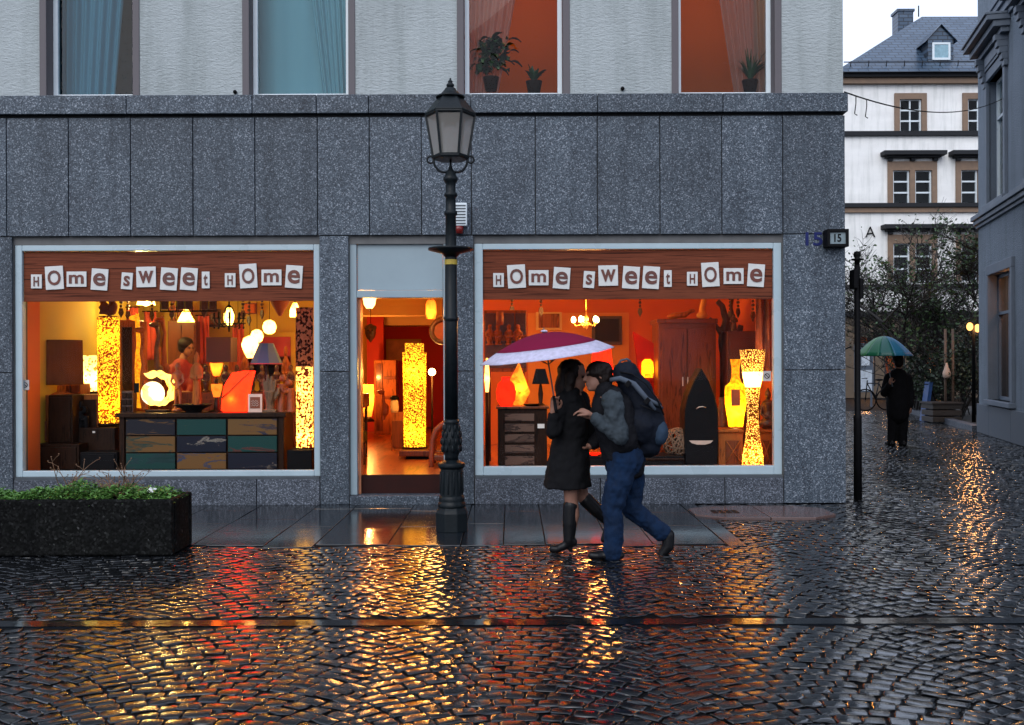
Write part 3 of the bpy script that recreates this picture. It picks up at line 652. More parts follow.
for k in range(5200):
    x = rd.uniform(PX0 + .03, PX1 - .02); y = rd.uniform(PY0 + .03, PY1 - .03)
    e = min(1, (y - PY0) / .12, (PY1 - y) / .12 + .3, (PX1 - x) / .2); z = PH - .04 + hump(x) * (rd.random() ** .5) * max(.25, e) + rd.uniform(0, .02)
    a, L, tl = rd.uniform(0, 6.28), rd.uniform(.012, .028), rd.uniform(-.6, .9); c, s_ = math.cos(a), math.sin(a); w2 = L * .55
    lf.add([(x, y, z), (x + c * L - s_ * w2, y + s_ * L + c * w2, z + L * tl + .004), (x + c * 2 * L, y + s_ * 2 * L, z + L * tl * 1.4), (x + c * L + s_ * w2, y + s_ * L - c * w2, z + L * tl + .004)], [(0, 1, 2, 3)])
tag(lf.build('ground_cover', m_green), 'low bright green ground cover plants filling the dark concrete planter', 'ground cover', kind='stuff')
def twigs(px, spread, h, n, seed, label, flat=0):
    r2 = random.Random(seed); p0 = at(px, 492, 8.3); p0.z = PH - .03; m = MB()
    for k in range(n):
        a = r2.uniform(-1, 1); p = Vector((p0.x + r2.uniform(-.04, .04), 8.27 + r2.uniform(-.06, .06), p0.z)); pts = [p]; d = Vector((a * spread, r2.uniform(-.3, .3), 1)).normalized()
        L = h * r2.uniform(.5, 1.1)
        for q in range(5):
            d = (d + Vector((r2.gauss(0, .22), r2.gauss(0, .2), r2.gauss(-.05 * flat, .12)))).normalized(); p = p + d * L / 5; pts.append(p)
            if q > 1:
                e = (d + Vector((r2.gauss(0, .8), r2.gauss(0, .5), r2.gauss(.1, .4)))).normalized(); m.tube([p, p + e * L * .2, p + e * L * .3 + Vector((0, 0, -.01))], .0022, 4); m.ell(p + e * L * .3, .006, n=5, m=4)
        m.tube(pts, [.0055, .005, .004, .0035, .003, .002], 5)
    tag(m.build('dried_stems', m_dry), label, 'dead plant')
twigs(123, 1.3, .27, 22, 3, 'tangled brown dead stems at the right of the planter, tallest of the dried plants', 1); twigs(62, .7, .36, 7, 5, 'thin dark dried flower stalks at the left of the planter')
m = MB(); p = at(150, 495, 8.2); p.z = PH + .03
m.add([(p.x - .04, 8.2, p.z), (p.x + .03, 8.18, p.z + .005), (p.x + .045, 8.24, p.z + .03), (p.x - .02, 8.25, p.z + .035), (p.x, 8.215, p.z + .045)], [(0, 1, 4), (1, 2, 4), (2, 3, 4), (3, 0, 4)])
tag(m.build('paper_scrap', M('white_paper', (.75, .75, .75), .7)), 'crumpled white paper scrap lying on the plants of the planter', 'litter')

# ------------------------------------------------------------------ black post at the corner
p = at(857.5, 380, 11.1); pb = Vector((p.x, 11.1, 0)); s1 = 11.1 / FP
def zq(py): return EYE + (362.5 - py) * s1
t = thing('iron_post', 'slim black iron post with a ball top at the corner of the granite wall', 'post', pb)
b = MB(); b.lathe([(4.1 * s1, 0), (3.9 * s1, zq(420)), (4.2 * s1, zq(418)), (3.1 * s1, zq(416)), (2.8 * s1, zq(275)), (2.6 * s1, zq(266))], pb, 16); b.lathe([(2.6 * s1, zq(267)), (2.6 * s1, zq(262)), (5.6 * s1, zq(261.4)), (5.6 * s1, zq(260)), (2.4 * s1, zq(259.5)), (3.4 * s1, zq(257)), (3.6 * s1, zq(255)), (2.6 * s1, zq(253)), (.4 * s1, zq(252.3))], pb, 16); b.build('shaft', m_black, t)
b = MB(); b.box(pb.x - 5.5 * s1, pb.x - 1.5 * s1, 11.02, 11.18, zq(290), zq(271)); b.box(pb.x + 1.5 * s1, pb.x + 5 * s1, 11.05, 11.15, zq(300), zq(280)); b.build('side_box', m_black, t, bevel=.006)
b = MB(); pts = [at(x_, y_, 10.9) for x_, y_ in ((836, 366), (838, 357), (843, 350), (850, 347), (857, 347))]; pts[-1].y = 11.08; b.tube(pts, .008, 6); b.build('cable_loop', m_black, t)

# ------------------------------------------------------------------ blue-grey building on the right
C0 = Vector((10.13, 21.6, 0)); dv = Vector((-.2373, -.9714, 0)); nv = Vector((-.9714, .2373, 0))
RB = thing('townhouse', 'blue-grey plastered townhouse with moulded cornice and hooded window at the right edge', 'building', C0)
m_bg = stucco('blue_grey_plaster', (.20, .24, .285)); m_bgd = M('blue_grey_trim', (.10, .125, .16), .6, var=.15, vs=4); m_bgp = M('dark_plinth', (.075, .09, .11), .7)
RM = Matrix((dv, -nv, Vector((0, 0, 1)))).transposed()     # local (t along the wall, depth into the house, z)
def rb(mb, t0, t1, o0, o1, z0, z1):
    c = C0 + dv * (t0 + t1) / 2 + nv * (o0 + o1) / 2; c.z = (z0 + z1) / 2
    return mb.obox(c, (abs(t1 - t0), abs(o1 - o0), abs(z1 - z0)), RM)
GW = (1.12, 2.95, .75, 3.3); UW = (1.05, 2.45, 4.75, 7.3)
def facade(mb, z0, z1, holes, o0=-.35, o1=0, L=13):
    t = 0
    for h in holes:
        rb(mb, t, h[0], o0, o1, z0, z1); rb(mb, h[0], h[1], o0, o1, z0, h[2]); rb(mb, h[0], h[1], o0, o1, h[3], z1); t = h[1]
    rb(mb, t, L, o0, o1, z0, z1)
w = MB(); g2 = (4.6, 6.4, .75, 3.3); u2 = (4.3, 5.7, 4.75, 7.3); u3 = (7.5, 8.9, 4.75, 7.3)
facade(w, .62, 4.42, [GW, g2]); facade(w, 4.42, 8.25, [UW, u2, u3]); rb(w, 0, 13, -.35, 0, 8.25, 12.5)
rb(w, 0, .35, -8, -.35, 0, 12.5); rb(w, 0, 13, -8, -.36, 12.3, 12.5); rb(w, .36, 13, -4, -3.9, 0, 12.3)
w.build('wall', m_bg, RB)
w = MB(); facade(w, 0, .62, [(1.12, 2.95, .62, .62)], -.3, .05); w.build('plinth', m_bgp, RB, bevel=.01)
w = MB()
for z0, z1, o in ((4.40, 4.47, .05), (4.47, 4.56, .1), (4.56, 4.66, .15), (8.1, 8.2, .05), (8.2, 8.34, .10), (8.34, 8.46, .15), (8.46, 8.52, .18)): rb(w, -.02 - o * .3, 13, .001, o, z0, z1)
w.build('cornice', m_bgd, RB, bevel=.01)
def rwin(h, hood, lit):
    f = MB(); s_ = .15
    rb(f, h[0] - s_, h[0], -.3, .06, h[2], h[3]); rb(f, h[1], h[1] + s_, -.3, .06, h[2], h[3]); rb(f, h[0] - s_, h[1] + s_, -.3, .06, h[3], h[3] + .2); rb(f, h[0] - s_ - .04, h[1] + s_ + .04, -.3, .12, h[2] - .1, h[2])
    wo = f.build('window', m_bgd, RB, bevel=.012)
    if hood:
        f = MB()
        for z0, z1, o in ((0, .1, .16), (.1, .22, .3), (.22, .32, .42), (.32, .37, .46)): rb(f, h[0] - .3 - o * .3, h[1] + .3 + o * .3, .001, o, h[3] + .5 + z0, h[3] + .5 + z1)
        for tt in (h[0] - .22, h[1] + .04):
            for k in range(5): rb(f, tt, tt + .18, .001, .24 - .04 * k, h[3] + .5 - .12 * (k + 1), h[3] + .5 - .12 * k)
        rb(f, h[0], h[1], .061, .09, h[3] + .2, h[3] + .5); rb(f, h[0] + .1, h[1] - .1, .09, .11, h[3] + .26, h[3] + .44)
        f.build('window_hood', m_bgd, wo, bevel=.012)
    f = MB(); m_ = (h[0] + h[1]) / 2
    for a, b_ in ((h[0], h[0] + .07), (m_ - .04, m_ + .04), (h[1] - .07, h[1])): rb(f, a, b_, -.22, -.14, h[2], h[3])
    for a, b_ in ((h[2], h[2] + .07), (h[2] + (h[3] - h[2]) * .68, h[2] + (h[3] - h[2]) * .68 + .06), (h[3] - .07, h[3])):
        rb(f, h[0] + .07, m_ - .04, -.22, -.14, a, b_); rb(f, m_ + .04, h[1] - .07, -.22, -.14, a, b_)
    f.build('window_frame', m_bgd if lit else m_white, wo)
    f = MB(); q = [C0 + dv * a + nv * -.19 + Vector((0, 0, z)) for a, z in ((h[0] + .02, h[2] + .02), (h[1] - .02, h[2] + .02), (h[1] - .02, h[3] - .02), (h[0] + .02, h[3] - .02))]
    f.add(q, [(0, 1, 2, 3)]); f.build('pane', m_wglass, wo)
    f = MB(); rb(f, h[0] - .4, h[1] + .4, -.62, -.56, h[2] - .3, h[3] + .3); f.build('curtain', M('copper_curtain', (.5, .2, .1), .8) if lit else m_cwht, wo)
    if lit: bulb(tuple(C0 + dv * (m_ + .3) + nv * -.42 + Vector((0, 0, 2.9))), 5, (1, .4, .15), .05, RB)
rwin(GW, False, True); rwin(g2, False, False); rwin(UW, True, False); rwin(u2, True, False); rwin(u3, True, False)

# ------------------------------------------------------------------ white house at the end of the lane
WY = 42.0
def wx(px): return (px - 512) * WY / FP
def wz(py): return EYE + (362.5 - py) * WY / FP
WH = thing('rendered_house', 'white house with brown window surrounds and hipped slate roof at the end of the lane', 'building', (wx(940), WY, 0))
m_wr = stucco('white_render', (.91, .90, .87)); m_brown = M('brown_sandstone', (.20, .13, .085), .7, var=.2, vs=5); m_brd = M('dark_moulding', (.018, .019, .022), .7, spec=.2); m_ground = M('brown_ground_floor', (.10, .068, .042), .7, var=.3, vs=3)
XA, XB = wx(839), wx(1120)
w = MB(); zg = wz(316)
cols = [(895, 927), (963, 995), (1031, 1063)]; c2 = [(888, 937), (956, 1005), (1024, 1073)]
def wall_row(z0, z1, hs):
    x = XA
    for a, b_, za, zb2 in hs:
        w.box(x, wx(a), WY, WY + .4, z0, z1); w.box(wx(a), wx(b_), WY, WY + .4, z0, wz(zb2)); w.box(wx(a), wx(b_), WY, WY + .4, wz(za), z1); x = wx(b_)
    w.box(x, XB, WY, WY + .4, z0, z1)
wall_row(wz(135), wz(84), [(a + 4, b_ - 4, 99, 133.5) for a, b_ in cols]); wall_row(wz(212), wz(135), [(a + 4, b_ - 4, 169, 205.5) for a, b_ in c2]); wall_row(zg, wz(212), [(a + 4, b_ - 4, 240, 283) for a, b_ in c2])
w.box(XA, XA + .4, WY + .4, WY + 11, 0, wz(84)); w.box(XA, XB, WY + 11, WY + 11.4, 0, wz(84)); w.box(XB - .4, XB, WY + .4, WY + 11, 0, wz(84)); w.build('wall', m_wr, WH)
w = MB(); w.box(XA - .02, XB, WY + 1.2, WY + 1.3, 0, wz(84)); w.build('inner_wall', m_joint, WH)
w = MB()
for a, b_, o, mm in ((133, 137.5, .15, 0), (205, 209, .22, 0), (286, 290, .15, 0), (313, 318, .2, 0), (75, 80.5, .4, 0)): w.box(XA - o * .5, XB, WY - o, WY - .002, wz(b_), wz(a))
w.build('moulding', m_brd, WH)
w = MB()
for a, b_, o in ((209.2, 214, .12), (80.7, 86, .25)): w.box(XA, XB, WY - o, WY - .002, wz(b_), wz(a))
w.build('brown_band', m_brown, WH)
def wwin(x0, x1, y0_, y1_, dbl, hood):
    f = MB(); s_ = 5
    for a, b_, c_, d_ in ((x0, x0 + s_, y0_, y1_), (x1 - s_, x1, y0_, y1_), (x0 + s_, x1 - s_, y0_, y0_ + (6 if not dbl else 9))): f.box(wx(a), wx(b_), WY - .09, WY + .15, wz(d_), wz(c_))
    mid = (x0 + x1) / 2
    if dbl: f.box(wx(mid - 2.6), wx(mid + 2.6), WY - .09, WY + .15, wz(y1_), wz(y0_ + 9))
    wo = f.build('window', m_brown, WH)
    if hood:
        f = MB(); f.box(wx(x0 - 7), wx(x1 + 6), WY - .5, WY - .003, wz(y0_ - 5), wz(y0_ - 9)); f.box(wx(x0 - 3), wx(x1 + 2), WY - .3, WY - .003, wz(y0_ - 3), wz(y0_ - 5)); 
        for a in (x0, mid - 2, x1 - 4): f.box(wx(a), wx(a + 4), WY - .2, WY - .003, wz(y0_), wz(y0_ - 3))
        f.build('window_hood', m_brd, wo)
    sp = [(x0 + s_, x1 - s_)] if not dbl else [(x0 + s_, mid - 2.6), (mid + 2.6, x1 - s_)]
    yt = y0_ + (6 if not dbl else 9)
    for a, b_ in sp:
        f = MB(); y_ = WY + .02; k = 1.6
        f.box(wx(a), wx(a + k), y_, y_ + .1, wz(y1_), wz(yt)); f.box(wx(b_ - k), wx(b_), y_, y_ + .1, wz(y1_), wz(yt))
        nrow = 3; mul = [a + k, b_ - k] if dbl else [a + k, (a + b_) / 2 - .7, (a + b_) / 2 + .7, b_ - k]
        hs = [yt + (y1_ - yt) * q / nrow for q in range(nrow + 1)]
        for q in range(nrow + 1): f.box(wx(a + k), wx(b_ - k), y_ + .003, y_ + .09, wz(hs[q] + .8), wz(hs[q] - .8))
        if not dbl: f.box(wx((a + b_) / 2 - .6), wx((a + b_) / 2 + .6), y_ + .005, y_ + .095, wz(y1_ - 1), wz(yt + 1))
        so = f.build('sash', m_white, wo)
        f = MB(); f.add([(wx(a + .5), y_ + .05, wz(y1_)), (wx(b_ - .5), y_ + .05, wz(y1_)), (wx(b_ - .5), y_ + .05, wz(yt)), (wx(a + .5), y_ + .05, wz(yt))], [(0, 1, 2, 3)]); f.build('pane', m_wglass, so)
for a, b_ in cols: wwin(a, b_, 95, 133, False, False)
for a, b_ in c2: wwin(a, b_, 163, 205, True, True); wwin(a, b_, 236, 283, True, True)
# roof
def slate():
    m, nt, b_ = newmat('blue_slate'); v = coords(nt, (1, 1, 1)); br = N(nt, 'ShaderNodeTexBrick', Scale=1.0)
    sx = N(nt, 'ShaderNodeSeparateXYZ'); cx = N(nt, 'ShaderNodeCombineXYZ'); nt.links.new(v, sx.inputs[0]); nt.links.new(sx.outputs[0], cx.inputs[0]); nt.links.new(sx.outputs[2], cx.inputs[1]); nt.links.new(cx.outputs[0], br.inputs['Vector'])
    br.inputs['Brick Width'].default_value = .42; br.inputs['Row Height'].default_value = .17; br.inputs['Mortar Size'].default_value = .022
    br.inputs['Color1'].default_value = (.035, .062, .10, 1); br.inputs['Color2'].default_value = (.06, .095, .145, 1); br.inputs['Mortar'].default_value = (.010, .016, .026, 1)
    nt.links.new(br.outputs['Color'], b_.inputs['Base Color']); b_.inputs['Roughness'].default_value = .32
    bp = N(nt, 'ShaderNodeBump', Strength=.7, Distance=.03); nt.links.new(br.outputs['Color'], bp.inputs['Height']); nt.links.new(bp.outputs['Normal'], b_.inputs['Normal']); return m
m_sl = slate(); ez, rz = 13.58, 17.25; ex0, ex1 = XA - .35, XB + .5; ry = WY + 3.4
w = MB(); y0, y1 = WY - .6, WY + 12
rx = 18.5
w.add([(ex0, y0, ez), (ex1, y0, ez), (ex1, ry, rz), (rx + .25, ry, rz), (ex0, y1, ez), (ex1, y1, ez), (ex1, ry + 4, rz), (rx + .25, ry + 4, rz)], [(0, 1, 2, 3), (4, 0, 3, 7), (3, 2, 6, 7), (5, 4, 7, 6), (1, 5, 6, 2), (0, 4, 5, 1)])
ro = w.build('roof', m_sl, WH)
w = MB(); 
for k in range(16): w.tube([(ex0 + .8 + k * .75, y0 + .36, ez + .33), (ex0 + .8 + k * .75, y0 + .30, ez + .55)], .02, 5)
w.tube([(ex0 + .5, y0 + .31, ez + .5), (ex1, y0 + .31, ez + .5)], .025, 6); w.tube([(rx + .1, ry, rz), (rx + .1, ry, rz + .5)], .03, 5); w.build('snow_guard', m_brd, ro)
w = MB(); w.box(18.0, 18.72, WY + 4.3, WY + 5.0, 14, 17.8); w.box(17.95, 18.77, WY + 4.25, WY + 5.05, 17.8, 17.92); w.build('chimney', m_sl, ro)
# dormer
w = MB(); dx0, dx1, dm = wx(930), wx(955.5), wx(942.5); yd = WY + .1; z0, ze, zp = wz(65), wz(40), wz(27)
w.add([(dx0, yd, z0), (dx1, yd, z0), (dx1, yd, ze), (dm, yd, zp), (dx0, yd, ze), (dx0, yd + 3, z0), (dx1, yd + 3, z0), (dx1, yd + 3, ze), (dm, yd + 3, zp), (dx0, yd + 3, ze)], [(0, 1, 2, 3, 4), (1, 6, 7, 2), (5, 0, 4, 9)])
k = .14
w.add([(dx0 - k, yd - .12, ze - .12), (dm, yd - .12, zp + .06), (dm, yd + 3, zp + .06), (dx0 - k, yd + 3, ze - .12), (dx1 + k, yd - .12, ze - .12), (dx1 + k, yd + 3, ze - .12)], [(0, 1, 2, 3), (1, 4, 5, 2)])
do = w.build('dormer', m_sl, ro)
w = MB()
for q in ((934, 936, 43.5, 61), (950, 952, 43.5, 61), (936, 950, 43.5, 45.5), (936, 950, 58.8, 61)): w.box(wx(q[0]), wx(q[1]), yd - .06, yd - .005, wz(q[3]), wz(q[2]))
w.build('dormer_frame', m_white, do)
w = MB(); w.box(wx(936), wx(950), yd - .04, yd - .01, wz(58.8), wz(45.5)); w.build('dormer_pane', M('dormer_glass', (.22, .36, .42), .08), do)
# ground floor with lit shop openings
w = MB()
segs = [(839, 855), (875, 884), (905, 925), (948, 965), (985, 1120)]; z_l = wz(345)
for a, b_ in segs: w.box(wx(a), wx(b_), WY - .05, WY + .4, 0, zg - .1)
for a, b_ in ((855, 875), (884, 905), (925, 948), (965, 985)): w.box(wx(a), wx(b_), WY - .05, WY + .4, wz(338), zg - .1); w.box(wx(a), wx(b_), WY - .05, WY + .4, 0, .5)
w.build('ground_floor_wall', m_ground, WH)
w = MB()
for a, b_ in ((855, 875), (884, 905), (925, 948), (965, 985)):
    for c_ in (a, b_ - 1.5): w.box(wx(c_), wx(c_ + 1.5), WY - .02, WY + .1, .5, wz(338))
    w.box(wx(a + 1.5), wx(b_ - 1.5), WY - .02, WY + .1, wz(354), wz(352))
w.build('shop_frame', m_brd, WH)
w = MB()
for a, b_ in ((855, 875), (884, 905), (925, 948), (965, 985)): w.box(wx(a), wx(b_), WY + .9, WY + 1.0, .5, wz(338))
w.build('shop_back', M('dark_red_room', (.10, .03, .015), .8), WH)
for q, (px, py) in enumerate(((868, 364), (896, 352), (914, 365), (936, 372))):
    m = MB(); c = Vector((wx(px), WY + .45, wz(py))); m.ell(c, .12, n=10, m=6); m.build('window_light', emis('window_light_%d' % q, (1, .52, .2), 9), WH); bulb((c.x, c.y - .22, c.z), 10, (1, .45, .15), .13, WH)
p = at(870, 232, WY); w = MB().text('A', p.x, WY - .005, p.z, 1, .06, -.02, fit=(9.5 / 23.7, 10.5 / 23.7)); w.build('wall_letter', m_black, WH)
# further roof behind, left
w = MB(); t = thing('slate_roof_house', 'sliver of a farther slate roof behind the left eave of the white house', 'building', (14, 58, 0))
w.box(11, 20.5, 58, 66, 0, 17.3); w.build('wall', m_bgp, t); w = MB(); w.add([(10.6, 57.6, 17.3), (20.8, 57.6, 17.3), (20.8, 61, 18.9), (10.6, 61, 18.9), (20.8, 66, 17.3), (10.6, 66, 17.3)], [(0, 1, 2, 3), (3, 2, 4, 5), (0, 3, 5), (1, 4, 2)]); w.build('roof', m_sl, t)

# ------------------------------------------------------------------ trees and planting
m_bark = M('wet_bark', (.016, .012, .009), .7, bump=.5, bs=40)
def leafmat(n, c): return M(n, c, .5, var=.55, vs=5)
def tree(name, label, base, h, nstem, spread, seed, nleaf, lsize, mat, levels=4, r0=.06, lo=.25, bias=(0, 0), leafprob=1, part='crown'):
    rd = random.Random(seed); t = thing(name, label, 'tree' if part == 'crown' else 'shrub', base); tr = MB(); tips = []
    def grow(p, d, L, r, lev):
        pts = [p]; rr = [r]; q = p
        for i in range(4):
            d = (d + Vector((rd.gauss(0, .16), rd.gauss(0, .16), rd.gauss(.03, .08)))).normalized(); q = q + d * L / 4; pts.append(q); rr.append(r * (1 - .13 * (i + 1)))
            if lev > 0 and i >= (1 if lev < levels else 0):
                for _ in range(2 if lev < levels else 2):
                    a = rd.uniform(0, 6.28); e = (d * rd.uniform(.35, .9) + Vector((math.cos(a) * spread, math.sin(a) * spread, rd.uniform(0, .35)))).normalized()
                    grow(q, e, L * rd.uniform(.45, .66), r * .55, lev - 1)
            if lev <= 1: tips.append((q, d))
        tr.tube(pts, rr, 7 if lev >= levels - 1 else 4, caps=False)
        if lev == 0: tips.append((q, d))
    for s_ in range(nstem):
        a = rd.uniform(0, 6.28); k = .0 if nstem == 1 else .35
        grow(Vector(base) + Vector((math.cos(a) * .12 * (nstem > 1), math.sin(a) * .1 * (nstem > 1), 0)), Vector((math.cos(a) * k + bias[0], math.sin(a) * k + bias[1], 1)).normalized(), h * rd.uniform(.52, .66), r0 * rd.uniform(.7, 1), levels)
    tr.build('trunk' if part == 'crown' else 'stems', m_bark, t)
    lf = MB(); zmin = base[2] + h * lo
    cand = [q for q in tips if q[0].z > zmin]
    for _ in range(nleaf):
        p, d = rd.choice(cand); p = p + Vector((rd.gauss(0, .07), rd.gauss(0, .07), rd.gauss(0, .06)))
        L = lsize * rd.uniform(.6, 1.3); u = Vector((rd.gauss(0, 1), rd.gauss(0, 1), rd.gauss(-.2, .6))).normalized(); v = u.orthogonal().normalized(); v = (Matrix.Rotation(rd.uniform(0, 6.28), 3, u) @ v) * L * .34
        lf.add([p, p + u * L * .5 + v, p + u * L, p + u * L * .5 - v], [(0, 1, 2, 3)])
    lf.build(part if part == 'crown' else 'leaves', mat, t); return t
b1 = at(962, 408, 27); b1.z = 0; b2 = at(918, 408, 29); b2.z = 0
tree('leafy_tree', 'small leafy dark green tree beside the blue-grey townhouse, its crown before the white wall', b1, 5.4, 2, .75, 12, 3800, .10, leafmat('dark_leaf', (.035, .075, .018)), 4, .075, .33, (-.12, 0))
tree('bare_tree', 'thin half bare tree with brownish leaves, left of the denser tree by the townhouse', b2, 4.6, 4, .85, 5, 2300, .085, leafmat('brownish_leaf', (.055, .048, .018)), 4, .05, .22)
for i, (px, Y, h, sd, lab) in enumerate(((934, 26.5, 2.0, 21, 'dark green shrub behind the A-shaped board'), (956, 25.5, 2.2, 22, 'dark bushy shrub just left of the townhouse corner'), (975, 27.5, 2.6, 23, 'tall dark shrub half hidden by the townhouse corner'), (915, 30, 1.7, 24, 'low dark shrub behind the person with the green umbrella'))):
    q = at(px, 400, Y); q.z = 0; tree('garden_shrub', lab, q, h, 5, .8, sd, 1900, .09, leafmat('shrub_leaf', (.018, .036, .014)), 2, .03, .05, part='leaves')
m_box = M('dark_planter_wood', (.03, .022, .017), .7, var=.35, vs=10)
def crate(px0, px1, pyb, h, lab):
    Y = FP * EYE / (pyb - 362.5); a, b_ = at(px0, pyb, Y), at(px1, pyb, Y); t = thing('garden_planter', lab, 'planter', ((a.x + b_.x) / 2, Y, 0)); m = MB()
    for k in range(3): m.box(a.x, b_.x, Y, Y + .7, .03 + k * h / 3, (k + 1) * h / 3)
    m.build('boards', m_box, t, bevel=.01); m = MB(); m.box(a.x - .03, b_.x + .03, Y - .03, Y + .73, h, h + .04); m.build('rim', m_box, t)
crate(933, 962, 425, .48, 'dark wooden planter trough on the lane, nearest the townhouse'); crate(905, 922, 413, .42, 'dark wooden planter trough beyond the person with the green umbrella')
m = MB(); a, b_ = Vector((12.3, 32, 0)), Vector((10.05, 21.75, 0)); m.beam(a + Vector((.1, 0, .06)), b_ + Vector((.1, 0, .06)), .2, .14); struct(m.build('kerb', g_plinth, bevel=.01))
m = MB(); m.add([(10.25, 21.7, .05), (17, 21.7, .05), (19, 34, .05), (12.5, 32, .05)], [(0, 1, 2, 3)]); struct(m.build('planting_bed', M('dark_soil', (.014, .012, .01), .8)))
for px, lab in ((945.5, 'slim pale wooden tree stake carrying a small pale bag'), (953, 'slim pale wooden tree stake left of the townhouse corner')):
    q = at(px, 405, 25); t = thing('tree_stake', lab, 'stake', (q.x, 25, 0), 'stakes beside the young tree'); m = MB(); m.tube([(q.x, 25, 0), (q.x, 25, 2.35)], .035, 8); m.build('pole', M('stake_wood', (.10, .065, .045), .7), t)
    if px < 950: m = MB(); m.lathe([(.02, 1.1), (.09, 1.14), (.1, 1.24), (.05, 1.38), (.02, 1.5)], (q.x, 24.93, 0), 10); m.build('bag', M('pale_bag', (.5, .36, .28), .7), t)
# A-board
q = at(927, 404, 25.6); t = thing('sandwich_board', 'folding A-shaped advertising board with a bright blue edge, standing in the lane', 'board', (q.x, 25.6, 0))
m = MB(); m.obox((q.x - .02, 25.6, .5), (.09, .3, 1.02), Euler((0, R(8), 0))); m.build('blue_panel', M('blue_board', (.018, .06, .19), .5), t)
m = MB(); m.obox((q.x + .2, 25.65, .48), (.04, .3, 1.04), Euler((0, R(-22), 0))); m.build('back_panel', m_black, t)
# bicycle
q = at(868, 411, 31); bx, by = q.x, 31.0
t = thing('bicycle', 'dark bicycle parked in the shade beside the white house shop front', 'bicycle', (bx, by, 0))
for dx in (-.1, .72):
    m = MB(); m.torus((bx + dx, by + dx * .5, .34), .33, .022, 'y', 24, 6); wo = m.build('wheel', m_black, t)
    m = MB()
    for k in range(10): a = k * math.pi / 10; m.tube([(bx + dx + .32 * math.cos(a), by + dx * .5, .34 + .32 * math.sin(a)), (bx + dx - .32 * math.cos(a), by + dx * .5, .34 - .32 * math.sin(a))], .003, 3)
    m.build('spokes', m_dgrey, wo)
def bp(x, z): return (bx + x, by + x * .5, z)
m = MB()
for pth in ([bp(-.1, .34), bp(-.02, .95)], [bp(-.03, .86), bp(.28, .36)], [bp(-.03, .86), bp(.42, .84)], [bp(.28, .36), bp(.43, .92)], [bp(.28, .36), bp(.72, .34)], [bp(.42, .84), bp(.72, .34)]): m.tube(pth, .018, 6)
m.build('frame', m_dark, t)
m = MB(); m.tube([(bx - .14, by - .25, 1.0), (bx - .04, by - .06, 1.02), (bx, by + .06, 1.02), (bx - .1, by + .25, 1.0)], .014, 6); m.build('handlebar', m_dgrey, t)
m = MB(); m.ell(bp(.44, .96), (.14, .07, .035)); m.build('saddle', m_black, t)
# poster stand by the far shop
q = at(863, 396, 33.5); t = thing('menu_stand', 'pale poster stand with white sheets behind the bicycle', 'notice stand', (q.x, 33.5, 0))
m = MB(); m.box(q.x - .28, q.x + .36, 33.5, 33.56, .5, 2.15); m.box(q.x - .24, q.x - .18, 33.5, 33.55, 0, .5); m.box(q.x + .26, q.x + .32, 33.5, 33.55, 0, .5); m.build('frame', m_bgd, t, bevel=.01)
m = MB(); m.box(q.x - .22, q.x + .3, 33.485, 33.498, .55, 1.25); m.box(q.x - .05, q.x + .22, 33.485, 33.498, 1.4, 1.8); m.build('sheet', M('poster_sheet', (.62, .68, .74), .7), t)
# two-bulb lamp
q = at(973.5, 327, 24.2); t = thing('twin_lamp', 'lit street lamp with two warm orange globes beside the townhouse corner', 'street lamp', (q.x + .0, 24.2, 0))
m = MB(); m.tube([(q.x, 24.2, 0), (q.x, 24.2, 2.2), (q.x, 24.2, q.z + .12)], [.05, .04, .03], 8); m.tube([(q.x - .1, 24.2, q.z - .14), (q.x - .09, 24.2, q.z - .2), (q.x + .09, 24.2, q.z - .2), (q.x + .1, 24.2, q.z - .16)], .014, 6); m.build('post', m_black, t)
for dx, dz in ((-.09, .01), (.1, -.03)):
    m = MB(); m.ell((q.x + dx, 24.2, q.z + dz), (.075, .075, .1)); m.build('globe', emis('warm_globe', (1, .46, .12), 3.2), t)
    bulb((q.x + dx, 24.08, q.z + dz), 9, (1, .45, .14), .09, t)
# overhead cable
m = MB(); A, B = at(839, 90, 10.86), at(1012, 98.5, 19.0); pts = []
A = Vector((XR + .02, 10.9, at(845, 92, 10.9).z)); B = C0 + dv * 2.3 + Vector((0, 0, at(1014, 98.5, 19.4).z))
for k in range(25): u = k / 24; p_ = A.lerp(B, u); p_.z -= .25 * 4 * u * (1 - u); pts.append(p_)
m.tube(pts, .008, 6)
for k in (1, 2): m.tube([pts[k], pts[k] + Vector((.0, 0, -.08)), pts[k] + Vector((-.015, 0, -.2)), pts[k] + Vector((.015, 0, -.22))], .006, 5)
tag(m.build('overhead_cable', m_black), 'thin black cable slung across the lane from the granite corner to the townhouse', 'cable')
# ------------------------------------------------------------------ things in the shop
GLOW = (1, .6, .1); AMBER = (1, .44, .09)
s_mosaic = shade('mosaic_shade', (.95, .44, .02), 1.5, 'chips', 70, (.10, .02, .002), .55)
s_mosaic2 = shade('fine_mosaic_shade', (.95, .46, .025), 1.5, 'chips', 84, (.09, .022, .002), .54)
s_leaf = shade('leaf_shade', (1, .56, .12), 2.0, 'chips', 52, (.05, .008, .002), .5)
s_leafd = shade('unlit_leaf_shade', (.30, .11, .06), 0.2, 'chips', 34, (.03, .006, .004), .45)
s_holes = shade('woven_shade', (1, .54, .11), 2.6, 'holes', 46, (.04, .009, .001), .16)
s_paper = shade('paper_shade', (1, .72, .25), 1.6, None, 9, (.7, .38, .06), .4)
s_shell = shade('shell_shade', (1, .66, .14), 2.3, None, 16, (.62, .32, .02), .4)
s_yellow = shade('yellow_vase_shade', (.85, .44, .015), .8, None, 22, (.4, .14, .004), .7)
s_red = shade('red_fabric_shade', (.75, .014, .004), 1.9, None, 12, (.5, .008, .003), .4)
